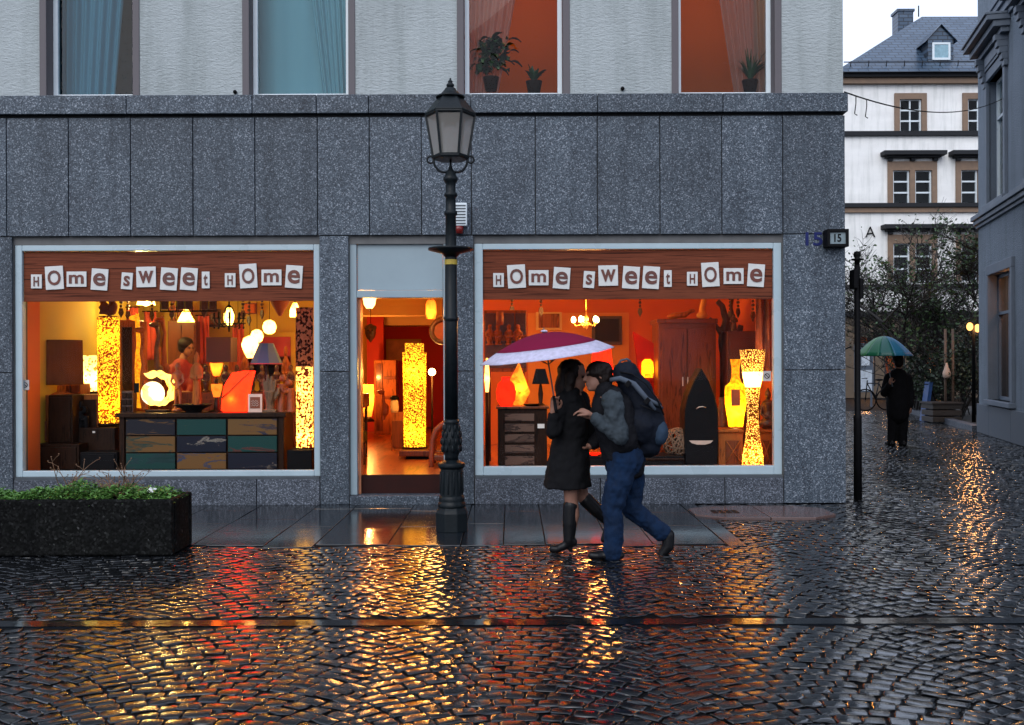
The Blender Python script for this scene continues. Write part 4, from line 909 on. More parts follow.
s_orange = shade('orange_fabric_shade', (.95, .28, .03), 0.9, None, 10, (.7, .14, .01), .4)
s_blue = M('blue_lampshade', (.06, .12, .26), .8, var=.15, vs=12)
s_brown = shade('brown_lampshade', (.10, .04, .016), .035, None, 30, (.06, .022, .01), .4, st=(1, 1, .2), trl=.4)
hot = emis('hot_bulb', (1, .66, .26), 26)
m_gold = M('aged_brass', (.45, .24, .07), .3, .9); m_silver = M('pale_metal', (.6, .5, .4), .3, .9)
m_carve = M('dark_carved_wood', (.06, .022, .012), .45, var=.6, vs=22, bump=.7, bs=45)
m_terra = M('terracotta', (.20, .042, .013), .55, var=.3, vs=14)
m_card = M('price_card', (.7, .66, .6), .6)
def card(par, p, w=.03, h=.022):
    m = MB(); m.box(p[0] - w / 2, p[0] + w / 2, p[1] - .006, p[1] - .001, p[2] - h / 2, p[2] + h / 2); m.build('price_tag', m_card, par)
def px2(Y): return Y / FP
def lathe_thing(name, label, cat, cx, Y, parts, bulbs=(), group=None, n=28, off=.0):
    """parts: (part name, material, [(radius px, py)...]) from bottom to top, as seen at distance Y"""
    s_ = Y / FP; c = at(cx, 362.5, Y); zmin = min(EYE + (362.5 - p[1]) * s_ for q in parts for p in q[2]); t = thing(name, label, cat, (c.x, Y, zmin), group)
    for q in parts:
        m = MB(); m.lathe([(r_ * s_, EYE + (362.5 - py) * s_) for r_, py in q[2]], (c.x, Y, 0), q[3] if len(q) > 3 else n, len(q) <= 3, q[4] if len(q) > 4 else 0, caps=not (len(q) > 5 and q[5])); m.build(q[0], q[1], t)
    for py, w, cc in bulbs: bulb((c.x, Y - off, EYE + (362.5 - py) * s_), w, cc, .03, t)
    return t
def boxpx(m, x0, x1, y0, y1, Y, D): 
    a, b_ = at(x0, y1, Y), at(x1, y0, Y); m.box(a.x, b_.x, Y, Y + D, min(a.z, b_.z), max(a.z, b_.z)); return m
# --- left display window
# painted sideboard with nine drawers
Y0 = 11.5; t = thing('sideboard', 'wide sideboard with nine drawers in worn teal, navy and ochre, in the left display', 'sideboard', (at(203, 440, Y0).x, Y0, ZF))
m = MB(); x0, x1 = at(119, 440, Y0).x, at(284, 440, Y0).x; zt = at(200, 415.5, Y0).z; D = .5
m.box(x0 - .03, x1 + .03, Y0 - .03, Y0 + D + .02, zt - .02, zt + .03); m.box(x0, x0 + .06, Y0, Y0 + D, ZF, zt - .02); m.box(x1 - .06, x1, Y0, Y0 + D, ZF, zt - .02); m.box(x0 + .06, x1 - .06, Y0 + .03, Y0 + D, ZF, zt - .02)
m.build('carcass', m_dwood, t, bevel=.006)
def worn(name, a, b_, thr):
    mm, nt, bs_ = newmat(name); v = coords(nt, (.6, 1, 3.2)); n_ = N(nt, 'ShaderNodeTexNoise', Scale=3.2, Detail=7.0, Roughness=.62, Distortion=.8); nt.links.new(v, n_.inputs['Vector'])
    nt.links.new(ramp(nt, n_.outputs['Fac'], [(0, a), (thr, a), (thr + .015, b_), (thr + .08, tuple(x * .7 for x in a))]), bs_.inputs['Base Color']); bs_.inputs['Roughness'].default_value = .55; bs_.inputs['Specular IOR Level'].default_value = .2; return mm
OC, TE, NV, SL = (.13, .066, .02), (.005, .040, .036), (.0045, .007, .017), (.010, .010, .016)
pal = [worn('worn_slate_paint', SL, OC, .57), worn('worn_teal_paint', TE, OC, .6), worn('worn_ochre_paint', OC, (.012, .02, .05), .55), worn('worn_ochre_teal_paint', OC, TE, .54), worn('worn_navy_paint', NV, (.2, .18, .15), .57), worn('worn_teal_red_paint', TE, (.1, .025, .02), .6), worn('worn_teal_plain_paint', TE, (.012, .035, .04), .54), worn('worn_ochre_blue_paint', OC, (.012, .04, .1), .53), worn('worn_navy_dull_paint', NV, (.12, .1, .08), .58)]
xs = np.linspace(x0 + .07, x1 - .07, 4); zs = np.linspace(ZF + .03, zt - .035, 4)
for r_ in range(3):
    for c_ in range(3):
        m = MB(); m.box(xs[c_] + .012, xs[c_ + 1] - .012, Y0 - .004, Y0 + .028, zs[2 - r_] + .008, zs[3 - r_] - .008); dr = m.build('drawer', pal[r_ * 3 + c_], t, bevel=.004)
        dr['label'] = ['slate grey drawer', 'teal drawer', 'ochre drawer with a blue mark', 'ochre drawer edged teal', 'navy drawer with pale scratches', 'plain teal drawer', 'green teal drawer', 'ochre drawer with blue drips', 'dark navy drawer'][r_ * 3 + c_]
zs_top = zt + .03; YM = Y0 + .22
def on_top(px, Y=YM): return Vector((fx(px, Y), Y, zs_top))
# round shell lamp
p = on_top(157); t = thing('shell_lamp', 'round glowing shell lamp with a white inner disc, left end of the painted sideboard', 'lamp', p)
rr = 20 * YM / FP; c = Vector((p.x, YM, p.z + rr + .02))
m = MB()
def shellf(u, v):
    a = u * 2 * math.pi * .92 + 2.6; r1 = rr * (.62 + .38 * u) * (1 + .05 * math.sin(a * 9)); b_ = v * math.pi
    k = r1 * (1 - .32 * math.sin(b_)); return (c.x + math.cos(a) * k, c.y - .11 * math.cos(b_) * (.5 + .5 * u), c.z + math.sin(a) * k)
m.grid(shellf, 60, 10); m.build('shell', s_shell, t)
m = MB(); m.lathe([(.0, 0), (rr * .55, .012), (rr * .6, .02)], (0, 0, 0), 24); m.v = [(c.x - rr * .22 + a, c.y + .02 - z_, c.z - rr * .15 + b_) for a, b_, z_ in m.v]; m.build('inner_disc', shade('white_disc', (1, .9, .7), .7, None, 6, (.95, .8, .5), .3), t)
m = MB(); m.box(p.x - .12, p.x + .14, YM - .06, YM + .08, p.z, p.z + .03); m.build('base', m_dwood, t, bevel=.01); m = MB(); m.box(c.x - rr * .95, c.x - rr * .7, c.y - .13, c.y - .125, c.z - .02, c.z + .09); m.build('price_tag', m_black, t)
bulb((c.x + .02, c.y - .02, c.z - .04), 3.2, (1, .6, .16), .03, t)
s_ = YM / FP
lathe_thing('wide_bowl', 'wide shallow black bowl on a narrow foot, on the painted sideboard', 'bowl', 193, Y0 + .12, [('bowl', m_black, [(7, 413.5), (7.5, 411), (10, 408), (18, 404), (19, 403), (17, 403.6), (6, 409)])])
def figure(name, label, cat, px, pyb, pyt, Y, mat, kind, rad=1.0):
    """little carved standing figures: one fused body"""
    b0 = at(px, pyb, Y); H = at(px, pyt, Y).z - b0.z; t = thing(name, label, cat, b0); m = MB(); X, y, z = b0.x, Y, b0.z; k = H * rad
    m.lathe([(.13 * k, 0), (.13 * k, .03 * H), (.1 * k, .05 * H)], b0, 14)
    if kind == 'slim':
        for s1 in (-1, 1): m.tube([(X + s1 * .05 * k, y, z + .04 * H), (X + s1 * .045 * k, y, z + .3 * H), (X + s1 * .03 * k, y, z + .48 * H)], [.03 * k, .035 * k, .045 * k], 8); m.tube([(X + s1 * .1 * k, y, z + .76 * H), (X + s1 * .13 * k, y - .03 * k, z + .6 * H), (X + s1 * .06 * k, y - .06 * k, z + .52 * H)], [.03 * k, .024 * k, .02 * k], 7)
        m.tube([(X, y, z + .45 * H), (X, y, z + .6 * H), (X, y, z + .76 * H), (X, y, z + .85 * H)], [.07 * k, .06 * k, .1 * k, .03 * k], 10); m.ell((X, y - .01 * k, z + .91 * H), (.06 * k, .065 * k, .085 * H))
    elif kind == 'robe':
        m.lathe([(.13 * k, .03 * H), (.11 * k, .3 * H), (.09 * k, .5 * H), (.13 * k, .68 * H), (.12 * k, .76 * H), (.04 * k, .82 * H)], b0, 14, sy=.7); m.ell((X, y, z + .89 * H), (.065 * k, .07 * k, .09 * H)); m.ell((X, y, z + .97 * H), (.04 * k, .04 * k, .04 * H))
        for s1 in (-1, 1): m.tube([(X + s1 * .12 * k, y, z + .72 * H), (X + s1 * .14 * k, y - .05 * k, z + .55 * H), (X + s1 * .03 * k, y - .1 * k, z + .55 * H)], .035 * k, 7)
    elif kind == 'seated':
        m.ell((X, y, z + .16 * H), (.3 * k, .22 * k, .13 * H)); m.tube([(X, y, z + .15 * H), (X, y, z + .45 * H), (X, y, z + .66 * H), (X, y, z + .74 * H)], [.2 * k, .15 * k, .19 * k, .06 * k], 12); m.ell((X, y, z + .84 * H), (.1 * k, .11 * k, .12 * H)); m.ell((X, y, z + .96 * H), (.05 * k, .05 * k, .05 * H))
        for s1 in (-1, 1): m.tube([(X + s1 * .18 * k, y, z + .62 * H), (X + s1 * .24 * k, y - .06 * k, z + .4 * H), (X + s1 * .06 * k, y - .18 * k, z + .28 * H)], .055 * k, 7)
    elif kind == 'couple':
        for s1, q in ((-1, 1), (1, .86)):
            m.tube([(X + s1 * .1 * k, y, z + .03 * H), (X + s1 * .09 * k, y, z + .4 * H * q), (X + s1 * .08 * k, y, z + .75 * H * q)], [.09 * k, .07 * k, .09 * k], 10); m.ell((X + s1 * .06 * k, y, z + .9 * H * q), (.07 * k, .07 * k, .09 * H))
        m.tube([(X - .15 * k, y, z + .66 * H), (X, y - .1 * k, z + .55 * H), (X + .14 * k, y, z + .58 * H)], .035 * k, 7)
    m.fuse('figure', mat, t, voxel=max(.006, H * .018), it=2); return t
figure('carved_figure', 'slim orange-brown carved figurine left of the black bowl on the sideboard', 'figurine', 178, 411, 362, YM + .05, m_terra, 'slim')
figure('carved_figure', 'tall robed wooden figurine with a dark face, rising behind the black bowl', 'figurine', 197, 410, 352, YM + .12, m_owood, 'robe', .72)
lathe_thing('candle_lamp', 'slender orange lamp with two glowing cups one above another, beside the black bowl', 'lamp', 216.5, YM + .02, [('stem', m_dwood, [(9, 412), (8, 410), (3, 408), (2, 398), (2, 378)]), ('lower_cup', s_orange, [(3, 396), (5, 388), (5.5, 383), (4, 383)]), ('upper_cup', s_orange, [(3, 375), (5, 369), (6.5, 362), (5, 362)])], [(389, .35, AMBER), (367, .35, AMBER)])
# curved orange sail lamp
Yc = YM - .02; m = MB(); q = [at(a, b_, Yc) for a, b_ in ((221, 412), (244, 412), (246, 396), (249, 381), (252, 371), (243, 371), (232, 373), (224, 386), (221.5, 400))]
t = thing('sail_lamp', 'curved red-orange fabric lamp with a yellow glow low down, on the painted sideboard', 'lamp', (q[0].x, Yc, zs_top)); m.prism([(a.x, a.z) for a in q], Yc, Yc + .17); m.build('shade', shade('sail_cloth', (.9, .024, .005), 3.4, None, 10, (.75, .016, .004), .4), t)
m = MB(); m.tube([at(222, 398, Yc - .008), at(230, 391, Yc - .008), at(240, 381, Yc - .008), at(250, 372, Yc - .008)], .012, 6); m.build('diagonal_trim', m_owood, t); m = MB(); boxpx(m, 219, 246, 412, 414.4, Yc - .02, .21); m.build('base', m_dwood, t)
bulb(tuple(at(232, 399, Yc + .035)), 1.0, (1, .62, .1), .03, t)
Yc = YM - .08; t = thing('framed_card', 'small pale framed card with handwriting standing on the painted sideboard', 'card', tuple(at(255, 413, Yc))); m = MB(); boxpx(m, 248, 262, 394, 413.6, Yc, .02); m.build('frame', M('card_white', (.75, .5, .4), .5), t, bevel=.003); m = MB(); boxpx(m, 250, 260, 397, 408.5, Yc - .004, .003); m.build('picture', m_terra, t)
m = MB()
for k in range(3): m.tube([at(251 + k * .3 + j, 401 + 2.2 * k + math.sin(j * 2.3 + k), Yc - .006) for j in range(8)], .0018, 4)
m.build('handwriting', m_card, t)
# hand sculpture
Yc = YM; b0 = at(270, 413.5, Yc); t = thing('hand_sculpture', 'upright carved wooden hand with fingers pointing up, near the right end of the sideboard', 'sculpture', b0); m = MB(); u = Yc / FP
m.box(b0.x - 7 * u, b0.x + 7 * u, Yc - .06, Yc + .06, b0.z, b0.z + 4 * u); m.tube([b0 + Vector((0, 0, 3 * u)), b0 + Vector((0, 0, 10 * u)), b0 + Vector((-.3 * u, 0, 22 * u))], [4.5 * u, 4.5 * u, 6.5 * u], 12)
for dx, L, ln in ((-4.6, 13, -1.5), (-1.6, 17, -.6), (1.4, 15.5, .3), (4.2, 12, 1.2)): m.tube([b0 + Vector((dx * u, 0, 22 * u)), b0 + Vector(((dx + ln * .6) * u, -.012, (22 + L * .5) * u)), b0 + Vector(((dx + ln) * u, -.004, (22 + L) * u))], [1.9 * u, 1.7 * u, 1.2 * u], 8)
m.tube([b0 + Vector((4 * u, 0, 14 * u)), b0 + Vector((8.5 * u, -.02, 20 * u)), b0 + Vector((9 * u, -.02, 26 * u))], [2.2 * u, 2 * u, 1.4 * u], 8); m.fuse('hand', m_bwood, t, voxel=.007, it=2)
figure('carved_figure', 'stout red-brown carved pair of figures at the right end of the painted sideboard', 'figurine', 286, 413.5, 374, YM + .06, m_terra, 'couple', 1.3)
# blue shaded table lamp and paper globes behind
lathe_thing('table_lamp', 'table lamp with a blue cone shade trimmed in pink, behind the painted sideboard', 'lamp', 266.5, 12.3, [('base', m_dwood, [(10, 420), (9, 414), (3, 410), (2, 395), (3, 380), (1.2, 366), (1.2, 350)]), ('shade', s_blue, [(15.8, 362.6), (7.2, 342.5)], 8, R(22.5), True), ('shade_trim', M('pink_trim', (.42, .05, .09), .6), [(16.1, 363.3), (16.0, 362.2)], 8, R(22.5))])
for px, py, r_, Y, w, lab in ((269.5, 327, 7, 13.2, .9, 'highest of the three round paper lamps, above the blue lampshade'), (257, 336, 6.5, 13.4, .9, 'middle and smallest paper lamp, touching the blue lampshade from the left'), (250, 344.5, 8.5, 12.9, 1.6, 'lowest and brightest pear shaped paper lamp, left of the blue lampshade')):
    c = at(px, py, Y); u = Y / FP; t = thing('paper_lantern', lab, 'lantern', c); m = MB(); m.lathe([(r_ * u * .35, -r_ * u * 1.6 if r_ > 8 else -r_ * u), (r_ * u * .75, -r_ * u * .75), (r_ * u, 0), (r_ * u * .75, r_ * u * .7), (r_ * u * .25, r_ * u)], c, 20); m.build('globe', s_paper, t); bulb(c, w, (1, .66, .25), .03, t)
    m = MB(); m.tube([c + Vector((0, 0, r_ * u)), (c.x, c.y, ZC)], .004, 5); m.build('cord', m_black, t)
# tall lamp columns
lathe_thing('column_lamp', 'tall glowing yellow mosaic column lamp left of the orange display cabinet', 'lamp', 108.5, 12.0, [('foot', m_dwood, [(11.5, 424), (11.5, 421.5)]), ('shade', s_mosaic, [(10.6, 421.5), (10.6, 316)], 28, 0, True), ('cap', m_rwood, [(10.8, 316), (8, 314.5)])], [(336, 1.5, GLOW), (402, 1.7, GLOW)], off=.055)
t = thing('pedestal_box', 'black display box under the tall mosaic column lamp', 'box', (at(100, 446, 11.75).x, 11.75, ZF)); m = MB(); a, b_ = at(79, 446, 11.75), at(115, 446, 11.75); m.box(a.x, b_.x, 11.75, 12.3, ZF, at(0, 424.3, 12.0).z - .03); m.build('box', m_dwood, t, bevel=.008); card(t, tuple(at(94, 432, 11.75))); 
lathe_thing('column_lamp', 'leaf patterned column lamp, dark at its top, at the right edge of the left display', 'lamp', 304.5, 11.55, [('foot', m_dwood, [(8.8, 448.5), (8.8, 446.6)]), ('shade', s_leaf, [(8.4, 446.6), (8.4, 366)], 24, 0, True), ('dark_upper_shade', s_leafd, [(8.5, 366), (8.5, 307)], 24, 0, True)], [(390, .9, (1, .62, .18)), (436, 1.6, (1, .62, .18))], off=.03)
t = thing('pedestal_box', 'black display box under the leaf patterned column lamp', 'box', (at(299, 460, 11.35).x, 11.35, ZF)); m = MB(); a, b_ = at(287, 460, 11.35), at(312, 460, 11.35); m.box(a.x, b_.x, 11.35, 11.8, ZF, at(304, 448.6, 11.55).z); m.build('box', m_black, t, bevel=.008)
lathe_thing('drum_lamp', 'squat glowing drum lamp with dark flecks, left of the tall mosaic column', 'lamp', 91.5, 12.5, [('foot', m_dwood, [(8, 394), (10, 391), (8, 389.5)]), ('shade', shade('flecked_shade', (1, .82, .3), .8, 'chips', 40, (.3, .12, .02), .18), [(8.6, 389.5), (9.6, 372), (10.6, 354)], 24, 0, True)], [(378, 2.8, (1, .68, .22))])
# left corner
lathe_thing('large_table_lamp', 'table lamp with a very large dark brown drum shade, before the ochre wall', 'lamp', 61.5, 12.0, [('base', m_owood, [(14, 395), (13, 393), (4, 390), (4, 384)]), ('shade', s_brown, [(20.5, 383), (19.5, 338.5)], 28, 0, True)], [(368, .55, AMBER)])
Yc = 11.7; t = thing('black_speaker', 'small black box hanging in the left corner over the crossed circle sticker', 'speaker', tuple(at(32, 379, Yc))); m = MB(); boxpx(m, 22, 43, 361, 378.5, Yc, .25); m.build('housing', m_black, t, bevel=.012); m = MB(); boxpx(m, 25, 41, 372, 375, Yc - .006, .005); m.build('grille', m_dgrey, t)
m = MB(); a = at(32, 361, Yc + .12); m.tube([a, (a.x, a.y, ZC)], .012, 6); m.build('bracket', m_black, t)
# stacked furniture in the left corner
def cab(name, label, cat, x0, x1, y0, y1, Y, D, mat, fronts=(), floor=False, fm=None, tag_=None):
    a, b_ = at(x0, y1, Y), at(x1, y0, Y); zb2 = ZF if floor else a.z; t = thing(name, label, cat, ((a.x + b_.x) / 2, Y, zb2)); m = MB(); m.box(a.x, b_.x, Y, Y + D, zb2, b_.z); m.build('carcass', mat, t, bevel=.008)
    for nm, u0, u1, v0, v1 in fronts:
        m = MB(); W, H = b_.x - a.x, b_.z - zb2; m.box(a.x + W * u0, a.x + W * u1, Y - .022, Y - .001, zb2 + H * v0, zb2 + H * v1); m.build(nm, fm or mat, t, bevel=.006)
    if tag_: card(t, (a.x + (b_.x - a.x) * tag_[0], Y, zb2 + (b_.z - zb2) * tag_[1]))
    return t
cab('low_chest', 'dark low chest with a white price tag, bottom left of the left display', 'chest', 33, 79, 444, 470, 11.5, .5, m_dwood, [('panel', .05, .95, .12, .9)], True, tag_=(.2, .55))
cab('low_chest', 'black low chest right of the tagged dark chest, under the black display box', 'chest', 80, 117, 452, 470, 11.45, .25, m_black, [('panel', .05, .95, .12, .9)], True, tag_=(.15, .3))
cab('small_cabinet', 'orange-red cabinet with a small dark window, beside the left wall of the display', 'cabinet', 33, 48, 395, 443.6, 11.75, .4, m_owood, [('door', .12, .92, .06, .46), ('window', .25, .8, .6, .84)], fm=m_terra)
cab('wooden_crate_chest', 'tall plain dark brown plank chest standing on the tagged low chest', 'chest', 48.5, 72.5, 395, 443.6, 11.6, .4, m_dwood, [('panel', .06, .94, .04, .96)])
t = cab('open_cabinet', 'orange framed open cabinet holding a dark figure, under the squat drum lamp', 'cabinet', 72.8, 99, 394.5, 444, 11.9, .3, m_owood, [('recess', .12, .92, .06, .9)], fm=m_dwood)
figure('carved_figure', 'dark slender pair of carved figures standing before the open orange cabinet', 'figurine', 83, 444.2, 400, 11.8, m_black, 'couple', .8)
cab('drawer_box', 'narrow orange box of small drawers under the large brown lampshade', 'box', 38, 80, 384, 394.6, 12.1, .3, m_owood, [('drawer', .03, .48, .1, .9), ('slatted_drawer', .52, .78, .1, .9), ('drawer', .82, .98, .1, .9)], fm=m_rwood)
cab('tall_cabinet', 'plain tall orange cupboard against the ochre wall, behind the mosaic column', 'cupboard', 81, 104, 316.5, 425, 13.9, .5, m_owood, [('door', .12, .98, .1, .96)], True)
cab('display_cabinet', 'orange-red glazed display cabinet right of the tall mosaic column', 'cabinet', 120, 134.5, 320, 425, 12.7, .45, m_owood, [('door', .2, .85, .5, .95), ('drawer', .1, .9, .28, .44)], True, fm=m_dwood)
cab('spice_box', 'small dark box with six little drawers standing on the left end of the sideboard', 'box', 121.5, 133, 391, 413.4, Y0 + .2, .12, m_carve, [('drawer', .1, .46, .08, .32), ('drawer', .54, .9, .08, .32), ('drawer', .1, .46, .38, .62), ('drawer', .54, .9, .38, .62), ('drawer', .1, .46, .68, .92), ('drawer', .54, .9, .68, .92)], fm=m_dwood)
cab('wardrobe', 'tall dark brown cupboard behind the shop assistant', 'cupboard', 168, 196, 321, 420, 14.3, .5, m_rwood, [('door', .04, .49, .04, .97), ('door', .51, .96, .04, .97)], True)
cab('lamp_shade_box', 'square dark purple-brown lampshade left of the wrought iron chandelier chains', 'lampshade', 206, 231, 337, 362, 12.9, .3, M('plum_fabric', (.07, .03, .035), .8), [])
cab('picture_frame', 'wide pale picture frame round a red and orange painting, behind the blue lampshade', 'picture', 243, 295, 332, 380, 14.9, .06, m_ochre, [('painting', .08, .92, .02, .9), ('painted_ground', .08, .92, .02, .5)], fm=M('red_painting', (.42, .03, .03), .6, var=.5, vs=3))
cab('counter', 'dark shop counter behind the painted sideboard', 'counter', 150, 300, 392, 425, 13.1, .55, m_rwood, [('panel', .03, .97, .08, .9)], True)
# hanging things
def mask(label, px, py, Y, w, h, mat, sd, hang=None):
    c = at(px, py, Y); u = Y / FP; t = thing('hanging_mask', label, 'mask', c); m = MB(); rd = random.Random(sd); W, H = w * u / 2, h * u / 2
    m.ell(c, (W, W * .6, H), n=14, m=10); m.ell(c + Vector((0, -W * .6, 0)), (W * .22, W * .3, H * .3)); m.ell(c + Vector((0, -W * .4, -H * .45)), (W * .4, W * .25, H * .09)); m.ell(c + Vector((-W * .8, 0, H * .5)), (W * .35, W * .2, H * .3)); m.ell(c + Vector((W * .8, 0, H * .5)), (W * .35, W * .2, H * .3)); m.ell(c + Vector((0, 0, -H * .95)), (W * .3, W * .3, H * .3)); m.fuse('face', mat, t, voxel=max(.006, W * .12), it=1)
    m = MB()
    for s1 in (-1, 1): m.ell(c + Vector((s1 * W * .38, -W * .52, H * .2)), (W * .16, W * .12, H * .08), n=8, m=5)
    m.build('eyes', m_black, t); m = MB(); m.tube([c + Vector((0, .02, H)), (c.x, c.y + .02, min(ZC, c.z + H + .5))], .004, 4); m.build('string', m_black, t)
mask('reddish carved mask in the top left corner of the left display window', 33, 309, 11.9, 11, 18, m_terra, 1); mask('small yellow carved mask with an added glow, hanging below the reddish corner mask', 27, 320, 11.8, 6, 9, s_yellow, 2)  # yellow mask gets a glow from the emissive lampshade material, no bulb inside
mask('thin dark carved snake-like mask, first hanging piece right of the corner mask', 47, 314, 13.9, 4, 20, m_carve, 3); mask('long thin pointed carved mask hanging before the yellow wall', 66.5, 323, 13.9, 4.5, 24, m_carve, 4)
t = thing('wall_ring', 'thin dark ring hanging on the ochre wall between two carved masks', 'ornament', tuple(at(57, 307, 14.2))); m = MB(); c = at(57, 306, 14.2); m.torus(c, .075, .012, 'y'); m.tube([c + Vector((0, 0, -.075)), c + Vector((.0, 0, -.3))], .008, 5); m.tube([c + Vector((0, 0, .075)), (c.x, c.y, ZC)], .003, 4); m.build('ring', m_carve, t)
def tallfig(label, px, y0, y1, Y, mat, sd):
    rd = random.Random(sd); a, b_ = at(px, y1, Y), at(px, y0, Y); t = thing('carved_animal', label, 'carving', a); m = MB(); H = b_.z - a.z; pts = [a + Vector((rd.gauss(0, .012), 0, H * k / 7)) for k in range(8)]
    m.tube(pts, [.05, .04, .05, .045, .035, .03, .026, .03], 8); m.ell(pts[-1] + Vector((-.03, -.02, .0)), (.07, .04, .035))
    for s1 in (-1, 1): m.tube([pts[-1], pts[-1] + Vector((s1 * .02, 0, .07))], [.014, .006], 5)
    for k in (2, 3): m.ell(pts[k] + Vector((.03, 0, 0)), (.05, .05, .07))
    m.fuse('figure', mat, t, voxel=.01, it=2)
tallfig('tall thin carved animal in mottled yellow wood with added glow, right of the display cabinet', 139, 318, 408, 12.6, s_yellow, 1); tallfig('brown mottled carved giraffe just right of the display cabinet', 143.5, 330, 410, 12.4, m_owood, 2); tallfig('dark long necked carved animal left of the shop assistant', 157, 325, 405, 12.8, m_carve, 3); tallfig('slim bright orange carved animal nearest the shop assistant', 163.5, 320, 405, 13.0, m_owood, 4)  # first animal emits light through the yellow lampshade material, though no lamp
for px, sd in ((104, 5), (111, 6)): tallfig(['thin red carved animal standing on top of the mosaic column lamp, left one', 'thin red carved animal standing on top of the mosaic column lamp, right one'][sd - 5], px, 297, 314.5, 12.0, m_terra, sd)
# ceiling spot, pendants, iron chandelier
def pend(label, px, py, Y, prof, mat, w, cat='lamp', name='pendant_lamp', hotr=0, colr=(1, .5, .09)):
    c = at(px, py, Y); u = Y / FP; t = thing(name, label, cat, c); m = MB(); m.lathe([(r_ * u, -dy * u) for r_, dy in prof], c, 20, caps=False); m.build('shade', mat, t)
    m = MB(); m.tube([(c.x, c.y, c.z - prof[-1][1] * u), (c.x, c.y, ZC)], .006, 5); m.build('cord', m_black, t)
    if hotr: m = MB(); m.ell(c, hotr * u, n=10, m=7); m.build('bulb', hot, t)
    bulb((c.x, c.y - (.06 + hotr * u if hotr else 0), c.z - (.05 + hotr * u if hotr else .03)), w, colr, .04, t); return t
pend('glaring white ceiling spotlight at the top of the left display window', 146, 301, 13.6, [(9, 4), (8, 0), (4, -4)], s_paper, 13, 'spotlight', 'ceiling_spotlight', 5, (1, .78, .24))
pend('small glowing cone shaped pendant lamp above the shop assistant', 186, 317, 13.2, [(8.5, 5), (6, 0), (2, -8)], s_paper, 6)
pend('pendant lamp glowing by the upper right corner of the left display', 295, 312, 12.6, [(5, 5), (5, -2), (2, -9)], s_paper, 6)
pend('brown inverted cone lampshade at the top right of the left display window', 280, 306, 12.4, [(1.5, 10), (8, -1), (10, -6)], M('brown_paper', (.2, .06, .02), .7), .5)
p = at(229, 320, 12.5); u = 12.5 / FP; t = thing('iron_chandelier', 'black wrought iron chandelier with a glowing lantern heart, in the left display window', 'chandelier', p); m = MB()
for k in range(8):
    a = k * math.pi / 4 + .3; c_, s1 = math.cos(a), math.sin(a)
    m.tube([p + Vector((c_ * r_ * u, s1 * r_ * u, z_ * u)) for r_, z_ in ((2, -6), (7, -7), (12, -3), (14, 1))], .008, 6); e = p + Vector((c_ * 14 * u, s1 * 14 * u, u)); m.lathe([(.02, 0), (.035, .012), (.012, .014), (.012, .08)], e, 8); m.tube([e - Vector((0, 0, .0)), e - Vector((0, 0, .10))], .005, 4); m.ell(e - Vector((0, 0, .11)), .014, n=6, m=5)
m.tube([p + Vector((0, 0, -12 * u)), p + Vector((0, 0, -6 * u))], [.008, .02], 8); m.tube([p + Vector((0, 0, 14 * u)), (p.x, p.y, ZC)], .008, 5); m.torus(p + Vector((0, 0, -4 * u)), 9 * u, .007, 'z'); m.build('arms', m_black, t)
m = MB()
for k in range(6): a = k * math.pi / 3; m.tube([p + Vector((math.cos(a) * r_ * u, math.sin(a) * r_ * u, z_ * u)) for r_, z_ in ((3, -6), (5.5, 0), (5.5, 6), (3.5, 12), (.5, 15))], .007, 5)
m.build('cage', m_black, t); m = MB(); m.lathe([(3 * u, -5 * u), (4.8 * u, 0), (4.8 * u, 6 * u), (2.5 * u, 12 * u)], p, 14); m.build('lantern', s_paper, t); bulb(tuple(p + Vector((0, 0, 2 * u))), 3, (1, .6, .2), .04, t)
t = thing('frame_rack', 'dark hanging rack of small frames at the top, left of the black iron chandelier', 'rack', tuple(at(188, 312, 12.3))); m = MB(); a, b_ = at(160, 312, 12.3), at(216, 300, 12.3)
m.box(a.x, b_.x, 12.3, 12.33, a.z, a.z + .02)
for k in range(8): xx = a.x + (b_.x - a.x) * k / 7; m.tube([(xx, 12.31, a.z), (xx, 12.31, ZC)], .006, 4)
m.build('rail', m_black, t); m = MB()
for k in (0, 2, 3, 5, 6): xx = a.x + (b_.x - a.x) * (k + .15) / 7; m.box(xx, xx + .08, 12.295, 12.32, a.z + .03, a.z + .19)
m.build('frames', m_carve, t)

# --- doorway
lathe_thing('column_lamp', 'tall glowing yellow mosaic column lamp seen through the shop door', 'lamp', 414.5, 13.3, [('foot', m_dwood, [(13, 448), (13, 446)]), ('shade', s_mosaic2, [(11, 446), (11.4, 400), (12, 352)], 28, 0, True), ('upper_shade', s_mosaic2, [(9.4, 352), (9.4, 343)], 24, 0, True)], [(371.5, 3, GLOW), (432, 2.6, GLOW)], off=.07)
t = thing('low_platform', 'low dark wooden platform under the mosaic column lamp in the doorway', 'platform', tuple(at(418, 460, 12.9))); m = MB(); a, b_ = at(399, 455, 12.9), at(446, 449, 12.9); m.box(a.x, b_.x + .5, 12.9, 13.8, a.z - .02, at(414, 448.2, 13.3).z); m.build('top', m_rwood, t, bevel=.01); m = MB(); m.box(a.x + .08, b_.x + .4, 13.0, 13.7, ZF, a.z - .02); m.build('plinth', m_black, t)
